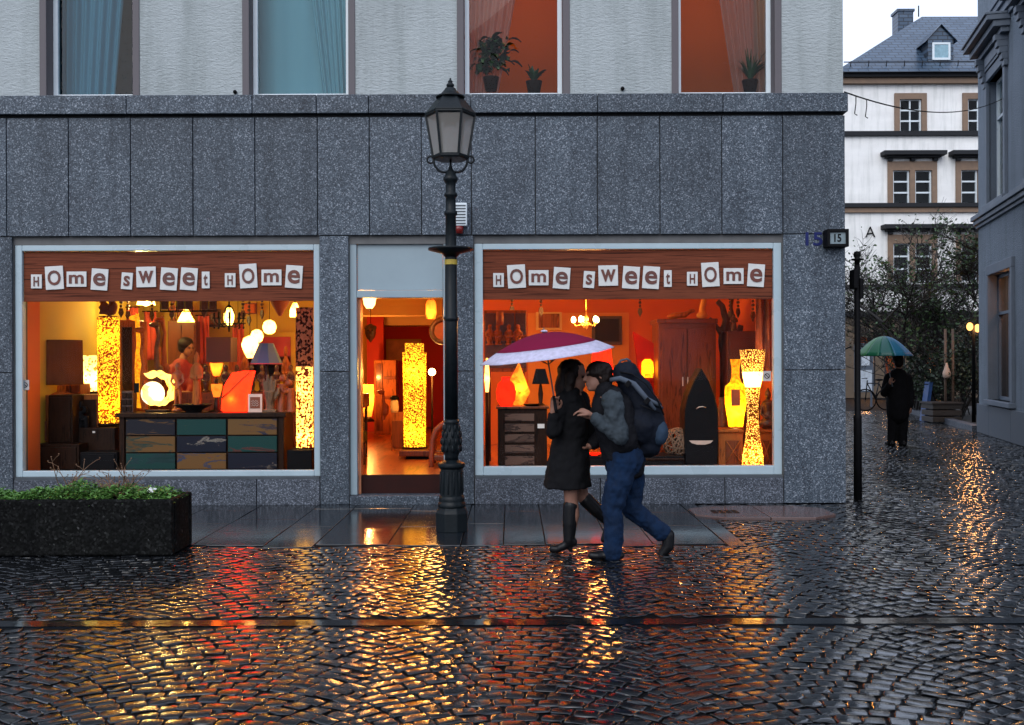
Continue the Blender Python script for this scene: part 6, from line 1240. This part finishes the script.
def hand(m, w, d, side, k=1.0, curl=.8, out=(0, 0, 1)):
    """palm, four unequal fingers that curl, thumb off the side; w wrist, d direction, out = palm normal"""
    d = Vector(d).normalized(); o = Vector(out); o = (o - d * o.dot(d)).normalized(); s = d.cross(o) * side
    w = Vector(w); m.tube([w, w + d * .045 * k, w + d * .085 * k], [.024 * k, .033 * k, .034 * k], 10); m.ell(w + d * .085 * k, .032 * k)
    for i, L in enumerate((.066, .075, .070, .054)):
        b = w + d * .088 * k + s * (.027 - .018 * i) * k; p = [b]; a = .15 + curl * .4; e = d
        for j, f in enumerate((.45, .32, .23)):
            e = (d * math.cos(a) + o * math.sin(a)); p.append(p[-1] + e * L * f * k); a += curl * .75
        m.tube(p, [.0095 * k, .009 * k, .008 * k, .007 * k], 7); m.ell(p[-1], .0072 * k, n=7, m=5)
    b = w + d * .03 * k + s * .028 * k; p = [b, b + (d * .5 + s * .8 + o * .3) * .034 * k, b + (d * 1.2 + s * .8 + o * .7) * .042 * k, b + (d * 1.7 + s * .55 + o * 1.0) * .044 * k]
    m.tube(p, [.013 * k, .012 * k, .0105 * k, .009 * k], 8); m.ell(p[-1], .009 * k, n=7, m=5)
def shoe(name, mat, t, heel, toe, h=.09, w=.045, heelh=0):
    heel, toe = Vector(heel), Vector(toe); d = toe - heel; L = d.length; d.normalize(); m = MB(); up = Vector((0, 0, 1))
    P = [heel + d * L * f for f in (.02, .2, .5, .78, .95)]
    for p, (r1, zz) in zip(P, ((w * .85, heelh), (w * .9, heelh * .9), (w * .92, heelh * .35), (w, 0), (w * .75, 0))): m.ell(p + up * (zz + .032), (r1 * 1.15, r1, .034), None, 12, 8)
    m.tube([p + up * (z + .035) for p, z in zip(P, (heelh, heelh * .9, heelh * .35, 0, 0))], [w * .75, w * .8, w * .8, w * .75, w * .55], 10)
    m.tube([P[0] + d * .03 + up * (heelh + .03), P[0] + d * .035 + up * (heelh + h)], [.042, .042], 10)
    if heelh: m.tube([P[0] + d * .015 + up * .006, P[0] + d * .03 + up * (heelh + .02)], [.014, .026], 8)
    return m
# woman with the umbrella
YW = 8.15; W = lambda px, py, dy=0: at(px, py, YW + dy)
m_coat = M('black_wool_coat', (.006, .006, .007), .9, var=.3, vs=18, spec=.12); m_boot = M('black_boot', (.005, .005, .006), .35, var=.3, spec=.2); m_blackhair = m_hair
foot = W(566, 552); t = thing('person', 'woman in a black knee length coat and heeled boots, holding a red and white umbrella', 'person', (foot.x, YW, 0), 'people in the rain')
m = MB(); hc = W(575, 377, -.01); q = head(m, hc, 1.0, R(62), R(8), 0)
chain(m, [hc + Vector((-.02, .03, -.06)), W(570, 394)], [.05, .055]); chain(m, [W(569, 398), W(568, 428), W(570, 458)], [.11, .10, .13])
SH = W(561, 400, -.14); EL = W(553, 431, -.20); HA = W(553, 408, -.22); chain(m, [SH, EL, HA + Vector((-.0, .0, -.02))], [.045, .038, .026])
S2 = W(581, 400, .14); E2 = W(588, 430, .12); H2 = W(580, 448, .04); chain(m, [S2, E2, H2], [.045, .038, .026])
K1 = W(571, 499, -.08); A1 = W(569, 540, -.09); chain(m, [W(571, 458, -.08), K1, W(573, 515, -.08), A1], [.085, .056, .053, .038])
K2 = W(582, 496, .09); A2 = W(606, 519, .11); chain(m, [W(573, 458, .08), K2, W(593, 507, .10), A2], [.085, .056, .053, .038])
hand(m, HA + Vector((0, .02, -.03)), (.15, 0, 1), 1, .95, .9, (.0, -1, .1)); hand(m, H2, (-.6, -.4, -.5), -1, .9, .6, (0, -.6, .4))
m.fuse('body', m_skin, t, voxel=.0075, it=2); eyes(q, 1.0, t)
m = MB(); chain(m, [W(571, 399, -.11), W(571, 399, .12)], [.075, .075]); Z = lambda p: p
for a, r_, sy in ((401, .145, 1), (415, .16, 1), (430, .15, 1), (445, .155, 1), (460, .17, 1.05), (474, .185, 1.1), (485, .195, 1.1)): pass
prof = [(566.5, 487, .195, .215), (567, 483, .195, .215), (567.5, 470, .18, .205), (569, 455, .165, .19), (570, 438, .145, .17), (570, 420, .145, .185), (570, 406, .14, .19), (571, 398, .10, .15), (572, 392, .06, .07)]
vs = []; fs = []; n_ = 28
for px, py, rx, ry in prof:
    c = W(px, py)
    for k in range(n_):
        a = 2 * math.pi * k / n_; f = 1 + (.05 * math.sin(a * 5 + 1) * max(0, (py - 445) / 42)); vs.append((c.x + rx * f * math.cos(a), c.y + ry * f * math.sin(a), c.z))
for i in range(len(prof) - 1):
    for k in range(n_): fs.append((i * n_ + k, i * n_ + (k + 1) % n_, (i + 1) * n_ + (k + 1) % n_, (i + 1) * n_ + k))
fs += [tuple(reversed(range(n_))), tuple((len(prof) - 1) * n_ + k for k in range(n_))]; m.add(vs, fs)
chain(m, [SH + Vector((.02, .02, .0)), EL, EL.lerp(HA, .62)], [.072, .064, .052]); chain(m, [S2, E2, E2.lerp(H2, .75)], [.072, .064, .05])
m.tube([W(563, 391, -.1), W(576, 392, -.1), W(579, 390, .1)], .03, 8)
m.fuse('coat', m_coat, t, voxel=.011, it=3, crease=.03, cs=12)
m = MB(); m.ell(hc + Vector((-.03, .025, .045)), (.115, .118, .105), n=20, m=12); chain(m, [hc + Vector((-.055, .02, .02)), hc + Vector((-.085, .01, -.09)), hc + Vector((-.09, -.0, -.22))], [.085, .085, .055]); chain(m, [hc + Vector((-.03, .07, .0)), hc + Vector((-.03, .09, -.16))], [.075, .06]); chain(m, [hc + Vector((-.035, -.08, .03)), hc + Vector((-.05, -.085, -.08)), hc + Vector((-.055, -.09, -.18))], [.045, .04, .028])
m.fuse('hair', m_hair, t, voxel=.011, it=2, crease=.02, cs=22)
for A_, K_, tip in ((A1, K1, W(552, 550, -.09)), (A2, K2, None)):
    m = MB(); low = K_.lerp(A_, .16); chain(m, [low, K_.lerp(A_, .6), A_], [.062, .060, .046])
    if tip is not None:
        hl = Vector((A_.x + .035, A_.y, .0)); m2 = shoe('boot', m_boot, t, hl, (tip.x, tip.y, 0), .1, .04, .055); o_ = len(m.v); m.v += m2.v; m.f += [tuple(i + o_ for i in f) for f in m2.f]; m.mi += m2.mi; m.sm += m2.sm
    else: chain(m, [A_, A_ + Vector((.03, 0, -.06)), A_ + Vector((-.02, -.01, -.17))], [.044, .045, .028]); chain(m, [A_ + Vector((.04, 0, -.01)), A_ + Vector((.06, 0, -.06))], [.025, .012])
    m.fuse('boot', m_boot, t, voxel=.009, it=2)
# umbrella of the woman
m_mag = M('plum_umbrella_cloth', (.15, .006, .032), .8, spec=.1, var=.12, vs=5); m_wht = M('white_umbrella_band', (.42, .40, .52), .7, var=.25, vs=30, st=(1, 1, 1))
hp = HA + Vector((.012, -.035, .05)); top = at(548, 326.5, 8.1); t = thing('umbrella', 'open plum red umbrella with a wide white border, tilted over the woman on the pavement', 'umbrella', hp)
ax = (Vector((-.13, -.06, 1))).normalized(); ctr = at(546, 345.5, 8.1); ux = ax.cross(Vector((0, 1, 0))).normalized(); uy = ax.cross(ux)
Rm, Hm = .55, .19
def dome(f, a, dz=0):
    sc_l = 1 - .045 * abs(math.sin(a * 4)) * f ** 3
    r_ = Rm * f * sc_l; h_ = Hm * (math.cos(f * 1.45) - math.cos(1.45)) / (1 - math.cos(1.45)); return ctr + ux * math.cos(a) * r_ + uy * math.sin(a) * r_ + ax * (h_ - Hm * .45 + dz)
def ring(m, f0, f1, n, rows):
    m.grid(lambda u, v: dome(f0 + (f1 - f0) * v, u * 2 * math.pi), n, rows)
m = MB(); ring(m, .02, .74, 64, 8); c1 = m.build('canopy', m_mag, t); m = MB(); ring(m, .74, 1.0, 64, 4); c2_ = m.build('canopy_border', m_wht, t)
for o_ in (c1, c2_): q_ = o_.modifiers.new('cloth', 'SOLIDIFY'); q_.thickness = .003; q_.offset = 0
m = MB()
for k in range(8):
    a = k * math.pi / 4; m.tube([dome(f, a, -.006) for f in (.02, .25, .5, .75, 1.0)], .003, 5); m.tube([dome(.55, a, -.008), ctr - ax * (.12 + Hm * .2)], .0028, 5)
m.build('ribs', m_dgrey, t)
apex = dome(0, 0); m = MB(); m.tube([apex + ax * .045, apex, ctr - ax * .12, hp + (ctr - hp).normalized() * .06, hp], [.004, .006, .006, .006, .006], 8); m.build('shaft', m_dgrey, t); m = MB(); dn = (hp - ctr).normalized(); m.tube([hp - dn * .05, hp + dn * .05, hp + dn * .09], [.013, .014, .011], 10); m.build('handle', m_black, t)
m = MB(); m.ell(apex + ax * .012, (.03, .03, .012), n=12, m=6); m.build('cap', m_wht, t)
# man with the backpack
YM2 = 7.9; Q = lambda px, py, dy=0: at(px, py, YM2 + dy)
m_jean = M('wet_blue_denim', (.003, .013, .038), .9, var=.45, vs=9, bump=.3, bs=120, spec=.2); m_jack = M('black_jacket', (.005, .005, .007), .8, var=.3, vs=10, spec=.15); m_slv = M('grey_sleeve_cloth', (.030, .039, .047), .9, var=.4, vs=14, spec=.2); m_pack = M('navy_backpack_cloth', (.002, .004, .010), .8, var=.35, vs=12, spec=.2); m_strap = M('grey_blue_strap', (.06, .075, .10), .8, var=.3, spec=.2)
t = thing('person', 'man in blue jeans with grey sleeves and a navy backpack, striding behind the woman', 'person', (Q(612, 560).x, YM2, 0), 'people in the rain')
m = MB(); hc = Q(597, 377.5, .05); q = head(m, hc, 1.0, R(-80), R(0), R(-18)); 
HIP = Q(626, 462); chain(m, [hc + Vector((.03, 0, -.06)), Q(607, 392)], [.055, .06]); chain(m, [Q(610, 402), Q(617, 430), HIP], [.13, .125, .14])
SA = Q(613, 401, -.19); EA = Q(620, 436, -.24); HA2 = Q(593, 417, -.22); chain(m, [SA, EA, HA2], [.055, .045, .03]); hand(m, HA2, (-1, .1, .45), 1, 1.05, .7, (0, -.2, -1))
SB2 = Q(607, 400, .2); EB = Q(606, 432, .25); HB = Q(590, 446, .2); chain(m, [SB2, EB, HB], [.055, .045, .03]); hand(m, HB, (-.9, 0, -.2), -1, 1.05, .7, (0, -.2, 1))
KA = Q(612, 508, -.1); AA = Q(611, 552, -.11); chain(m, [Q(624, 466, -.1), KA, Q(614, 524, -.1), AA], [.09, .062, .058, .042]); KB = Q(631, 508, .1); AB = Q(666, 535, .12); chain(m, [Q(630, 466, .1), KB, Q(646, 519, .11), AB], [.09, .062, .058, .042])
m.fuse('body', m_skin, t, voxel=.0075, it=2); eyes(q, 1.0, t)
m = MB(); chain(m, [Q(608, 399, 0), Q(611, 410), Q(616, 430), Q(622, 452), Q(625, 463)], [.11, .165, .16, .165, .16], 20); chain(m, [Q(612, 401, -.16), Q(609, 400, .17)], [.085, .085]); chain(m, [Q(618, 408, -.1), Q(624, 440, -.1)], [.12, .12]); chain(m, [Q(605, 392, -.02), Q(609, 402)], [.085, .10]); chain(m, [Q(614, 396, -.14), Q(612, 394, .14)], [.075, .075]); chain(m, [SB2, EB, EB.lerp(HB, .8)], [.078, .066, .054])
m.fuse('jacket', m_jack, t, voxel=.011, it=3, crease=.03, cs=13)
m = MB(); chain(m, [SA + Vector((0, -.0, .0)), SA.lerp(EA, .5) + Vector((-.012, 0, 0)), EA, EA.lerp(HA2, .5), EA.lerp(HA2, .92)], [.088, .076, .07, .06, .05]); m.fuse('sleeve', m_slv, t, voxel=.009, it=2, crease=.034, cs=18)
m = MB(); chain(m, [Q(624, 463, -.07), Q(618, 486, -.1), KA, Q(614, 527, -.11), Q(612, 553, -.11)], [.125, .105, .085, .078, .078]); chain(m, [Q(629, 463, .07), Q(631, 486, .1), KB, Q(646, 520, .115), AB.lerp(KB, .12)], [.125, .105, .085, .076, .074]); chain(m, [Q(625, 460, -.05), Q(627, 460, .06)], [.15, .15])
m.fuse('jeans', m_jean, t, voxel=.010, it=2, crease=.034, cs=15)
m = MB(); m.ell(hc + Vector((.02, .0, .05)), (.108, .095, .088), n=18, m=12); m.ell(hc + Vector((.05, 0, .0)), (.08, .09, .09), n=16, m=10); m.fuse('hair', m_hair, t, voxel=.010, it=2, crease=.02, cs=26)
m = shoe('shoe', m_boot, t, Vector((Q(618, 560).x, YM2 - .11, 0)), Vector((Q(590, 560).x, YM2 - .12, 0)), .1, .048); m.fuse('shoe', m_boot, t, voxel=.009, it=2)
m = MB(); e = (AB - KB).normalized(); chain(m, [AB + Vector((.02, 0, -.0)), AB + Vector((.015, 0, -.09)), AB + Vector((-.05, 0, -.17))], [.05, .05, .034]); m.fuse('shoe', m_boot, t, voxel=.009, it=2)
t2 = thing('backpack', 'bulky navy backpack with grey-blue straps on the back of the striding man', 'backpack', tuple(Q(640, 450)))
m = MB(); chain(m, [Q(627, 377), Q(636, 392), Q(645, 412), Q(650, 432), Q(648, 444)], [.095, .132, .142, .14, .11], 20); m.ell(Q(626, 374), (.108, .12, .10), n=18, m=12); m.ell(Q(641, 426, -.06), (.128, .125, .15), n=18, m=12); m.fuse('pack', m_pack, t2, voxel=.011, it=3, crease=.028, cs=12)
m = MB()
m.tube([Q(610.5, 380, -.12), Q(620, 378.5, -.155), Q(634, 384, -.165), Q(646, 398, -.18), Q(655, 410, -.17)], [.018, .022, .022, .02, .014], 8); m.tube([Q(648, 399, -.17), Q(657, 404, -.13), Q(662, 408, -.06)], [.014, .016, .012], 8); m.tube([Q(613, 392, -.2), Q(611, 404, -.21), Q(616, 424, -.21), Q(628, 440, -.2)], [.016, .02, .018, .014], 8); m.build('straps', m_strap, t2)
m = MB(); m.tube([Q(x_, y_, d_) for x_, y_, d_ in ((620, 372, -.11), (632, 374, -.13), (646, 384, -.15), (657, 399, -.15), (664, 415, -.13))], .006, 6); m.tube([Q(x_, y_, d_) for x_, y_, d_ in ((640, 405, -.185), (650, 409, -.185), (660, 413, -.16))], .006, 6); m.build('zip', m_black, t2)
for q_, e_ in ((Q(628, 384, -.185), R(40)), (Q(647, 401, -.20), R(45))): m = MB(); m.obox(q_, (.037, .015, .052), Euler((0, e_, 0))); m.build('buckle', m_black, t2, bevel=.004)
m = MB(); m.tube([Q(618, 365.5, .0), Q(621, 360.5, .0), Q(627, 359, .0), Q(631, 362, .0)], .009, 7); m.build('top_handle', m_strap, t2)
m = MB(); m.ell(Q(660, 433, -.08), (.065, .075, .10), Euler((0, R(8), 0)), 16, 10); m.fuse('side_pocket', M('pale_blue_pocket', (.018, .034, .06), .8, var=.3, spec=.2), t2, voxel=.010, it=2, crease=.012)
# person with the green and blue umbrella
YD = 18.3; D_ = lambda px, py, dy=0: at(px, py, YD + dy)
m_sil = M('black_overcoat', (.004, .004, .005), .9, var=.3, spec=.1)
t = thing('person', 'dark clothed person seen from behind in the lane, under a green and blue umbrella', 'person', (D_(897, 447).x, YD, 0), 'people in the rain')
m = MB(); hc = D_(898, 361); q = head(m, hc, 1.05, R(180)); chain(m, [hc + Vector((0, 0, -.08)), D_(898, 373)], [.055, .06]); chain(m, [D_(898, 378), D_(898, 395), D_(898, 408)], [.14, .13, .15])
SL_, EL_, HL_ = D_(888.5, 378), D_(884.5, 393, -.05), D_(890, 384, -.22); SR_, ER_, HR_ = D_(907.5, 378), D_(910.5, 393), D_(910, 407, -.06)
chain(m, [SL_, EL_, HL_], [.05, .04, .03]); chain(m, [SR_, ER_, HR_], [.05, .04, .03]); hand(m, HL_, (.1, -.3, 1), 1, 1, .9, (0, -1, 0)); hand(m, HR_, (0, 0, -1), -1, 1, .5, (-1, 0, 0))
chain(m, [D_(894, 408), D_(892.5, 428), D_(891.5, 443)], [.09, .06, .042]); chain(m, [D_(902, 408), D_(903, 427, -.05), D_(902.5, 443, -.05)], [.09, .06, .042]); m.fuse('body', m_skin, t, voxel=.011, it=2); eyes(q, 1.05, t)
m = MB(); chain(m, [D_(898, 377), D_(898, 392), D_(898, 405), D_(898, 414)], [.17, .2, .205, .2], 20); chain(m, [SL_, EL_, HL_.lerp(EL_, .15)], [.085, .075, .06]); chain(m, [SR_, ER_, HR_.lerp(ER_, .12)], [.085, .075, .06]); chain(m, [D_(889, 378), D_(907, 378)], [.09, .09]); m.fuse('coat', m_sil, t, voxel=.015, it=3, crease=.02, cs=9)
m = MB(); chain(m, [D_(894, 408), D_(892.5, 428), D_(891.5, 443)], [.12, .09, .08]); chain(m, [D_(902, 408), D_(903, 427, -.05), D_(902.5, 443, -.05)], [.12, .09, .08]); m.fuse('trousers', m_sil, t, voxel=.015, it=2, crease=.012)
for px, dy in ((891.5, 0), (902.5, -.05)):
    b_ = D_(px, 447, dy); m = shoe('shoe', m_boot, t, (b_.x, b_.y - .08, 0), (b_.x + (-.03 if px < 895 else .03), b_.y + .19, 0), .1, .05); m.fuse('shoe', m_boot, t, voxel=.012, it=2)
m = MB(); m.ell(hc + Vector((0, .0, .035)), (.098, .115, .105), n=16, m=10); m.ell(hc + Vector((0, -.05, -.03)), (.085, .07, .09), n=14, m=8); m.fuse('hair', m_hair, t, voxel=.012, it=2, crease=.015, cs=26)
t = thing('umbrella', 'open umbrella with panels from green to blue, held by the dark figure in the lane', 'umbrella', tuple(HL_))
c = D_(884, 356, -.15); hub = Vector((c.x, c.y, c.z)); Ru, Hu = 27.5 * YD / FP, 19.5 * YD / FP
def dm(f, a): 
    h_ = Hu * (math.cos(f * 1.5) - math.cos(1.5)) / (1 - math.cos(1.5)); r_ = Ru * f * (1 - .03 * abs(math.sin(a * 6)) * f ** 3); return hub + Vector((math.cos(a) * r_, math.sin(a) * r_, h_))
cols_ = [(.01, .07, .22), (.015, .10, .32), (.02, .15, .42), (.10, .30, .55), (.02, .20, .35), (.01, .17, .14), (.012, .20, .09), (.02, .26, .08), (.05, .30, .08), (.02, .16, .08), (.01, .08, .2), (.01, .06, .2)]
pm = [M('umbrella_panel_%d' % i, tuple(x * .6 for x in c_), .45, var=.08) for i, c_ in enumerate(cols_)]
order = [2, 3, 5, 6, 7, 8, 7, 6, 5, 4, 3, 2]; order = [1, 10, 4, 5, 6, 7, 8, 6, 5, 4, 3, 2]
for i in range(12):
    m = MB(); a0 = i * math.pi / 6; m.grid(lambda u, v: dm(.02 + .98 * v, a0 + u * math.pi / 6), 6, 8); o_ = m.build('panel', pm[order[i]], t); q_ = o_.modifiers.new('cloth', 'SOLIDIFY'); q_.thickness = .004
    o_['label'] = ('blue', 'deep blue', 'blue-green', 'teal', 'green', 'bright green', 'light green', 'green', 'teal', 'blue-green', 'pale blue', 'blue')[i] + ' umbrella panel'
m = MB(); hb = HL_ + Vector((.01, -.03, .05)); m.tube([hub + Vector((0, 0, Hu + .06)), hub + Vector((0, 0, Hu * .5)), hb, hb + (hb - hub).normalized() * .1], [.005, .008, .008, .014], 8); m.build('shaft', m_dgrey, t)
m = MB()
for i in range(12): a0 = i * math.pi / 6; m.tube([dm(f, a0) - Vector((0, 0, .008)) for f in (.05, .35, .7, 1)], .004, 4)
m.build('ribs', m_dgrey, t)
# shop assistant behind the counter
YS = 13.75; A_ = lambda px, py, dy=0: at(px, py, YS + dy)
m_red = M('red_shirt', (.2, .008, .006), .75, var=.2, vs=10)
t = thing('person', 'shop assistant with dark hair in a red shirt, seen through the left display window', 'person', (A_(182, 400).x, YS, ZF))
m = MB(); hc = A_(187, 347.5); q = head(m, hc, 1.0, R(58), R(14), 0); chain(m, [hc + Vector((-.03, .02, -.07)), A_(182, 362)], [.05, .055]); chain(m, [A_(180, 373), A_(180, 385), A_(180, 402)], [.13, .12, .14])
sl, el, hl = A_(172.5, 370, -.08), A_(171, 390, -.16), A_(184, 393, -.26); sr, er, hr = A_(190, 369, .05), A_(192, 388, -.1), A_(188, 394, -.25)
chain(m, [sl, el, hl], [.05, .042, .03]); chain(m, [sr, er, hr], [.05, .042, .03]); hand(m, hl, (1, -.5, 0), 1, 1, .7, (0, 0, -1)); hand(m, hr, (-.3, -.9, -.1), -1, 1, .7, (0, 0, -1))
for s_ in (-.09, .09): b_ = A_(180, 402); chain(m, [Vector((b_.x + s_, YS, b_.z)), Vector((b_.x + s_, YS, ZF + .5)), Vector((b_.x + s_, YS, ZF + .07))], [.09, .06, .045])
m.fuse('body', m_skin, t, voxel=.0085, it=2); eyes(q, 1, t)
m = MB(); chain(m, [A_(181, 367), A_(180, 385), A_(180, 402)], [.125, .155, .16], 18); chain(m, [A_(173, 370, -.05), A_(189, 370, .03)], [.085, .085]); chain(m, [sl, el, el.lerp(hl, .75)], [.075, .065, .05]); chain(m, [sr, er, er.lerp(hr, .75)], [.075, .065, .05]); m.fuse('shirt', m_red, t, voxel=.012, it=3, crease=.014)
m = MB(); b_ = A_(180, 403)
for s_ in (-.09, .09): chain(m, [Vector((b_.x + s_, YS, b_.z)), Vector((b_.x + s_, YS, ZF + .5)), Vector((b_.x + s_, YS, ZF + .07))], [.12, .085, .07])
m.fuse('trousers', m_sil, t, voxel=.014, it=2)
m = MB(); m.ell(hc + Vector((-.018, .0, .055)), (.108, .108, .09), n=18, m=12); m.ell(hc + Vector((-.05, .01, .0)), (.075, .095, .08), n=14, m=8); m.fuse('hair', m_hair, t, voxel=.010, it=2, crease=.01)
for s_ in (-.09, .09): m = shoe('shoe', m_boot, t, (b_.x + s_, YS + .06, ZF), (b_.x + s_, YS - .2, ZF), .1, .045); m.v = [(a, c_, z_ if z_ > .2 else z_ + ZF) for a, c_, z_ in m.v]; m.fuse('shoe', m_boot, t, voxel=.012, it=2)
# ------------------------------------------------------------------ light, sky, camera
W_ = bpy.data.worlds.new('World'); sc.world = W_; W_.use_nodes = True; nt = W_.node_tree; bg = nt.nodes['Background']
SUN_EL, SUN_AZ = R(38), R(200)     # azimuth measured clockwise from +Y; the sun is behind the camera
sky = N(nt, 'ShaderNodeTexSky', sky_type='NISHITA'); sky.sun_disc = False; sky.sun_elevation = SUN_EL; sky.sun_rotation = SUN_AZ; sky.dust_density = 2.0
hs = N(nt, 'ShaderNodeHueSaturation', Saturation=.55); nt.links.new(sky.outputs[0], hs.inputs['Color'])
mx = N(nt, 'ShaderNodeMix', data_type='RGBA'); mx.inputs[0].default_value = .75; nt.links.new(hs.outputs[0], mx.inputs[6]); mx.inputs[7].default_value = (8.6, 9.8, 12.5, 1)   # overcast layer
nt.links.new(mx.outputs[2], bg.inputs['Color']); bg.inputs['Strength'].default_value = .14
s_ = bpy.data.lights.new('sun', 'SUN'); s_.energy = 1.5; s_.angle = R(50); s_.color = (1, .97, .93); so = bpy.data.objects.new('sun', s_); col.objects.link(so)
d = Vector((math.sin(SUN_AZ) * math.cos(SUN_EL), math.cos(SUN_AZ) * math.cos(SUN_EL), math.sin(SUN_EL))); so.rotation_euler = d.to_track_quat('Z', 'Y').to_euler(); so.location = d * 40
cam = bpy.data.cameras.new('camera'); cam.lens = 35; cam.sensor_width = 36; cam.sensor_fit = 'HORIZONTAL'; cam.clip_end = 2000; cam.clip_start = .1
co = bpy.data.objects.new('camera', cam); col.objects.link(co); co.location = (0, 0, EYE); co.rotation_euler = (Euler((R(90), 0, 0)).to_matrix() @ Matrix.Rotation(-ROLL, 3, 'Z')).to_euler(); sc.camera = co
sc.render.engine = 'CYCLES'; cy = sc.cycles; cy.use_denoising = True; cy.denoiser = 'OPENIMAGEDENOISE'; cy.max_bounces = 8; cy.diffuse_bounces = 3; cy.glossy_bounces = 4; cy.transmission_bounces = 6; cy.transparent_max_bounces = 12; cy.sample_clamp_indirect = 4; cy.caustics_reflective = False; cy.caustics_refractive = False; cy.use_light_tree = True
sc.view_settings.view_transform = 'Standard'; sc.view_settings.look = 'None'; sc.view_settings.exposure = 0; sc.view_settings.gamma = 1
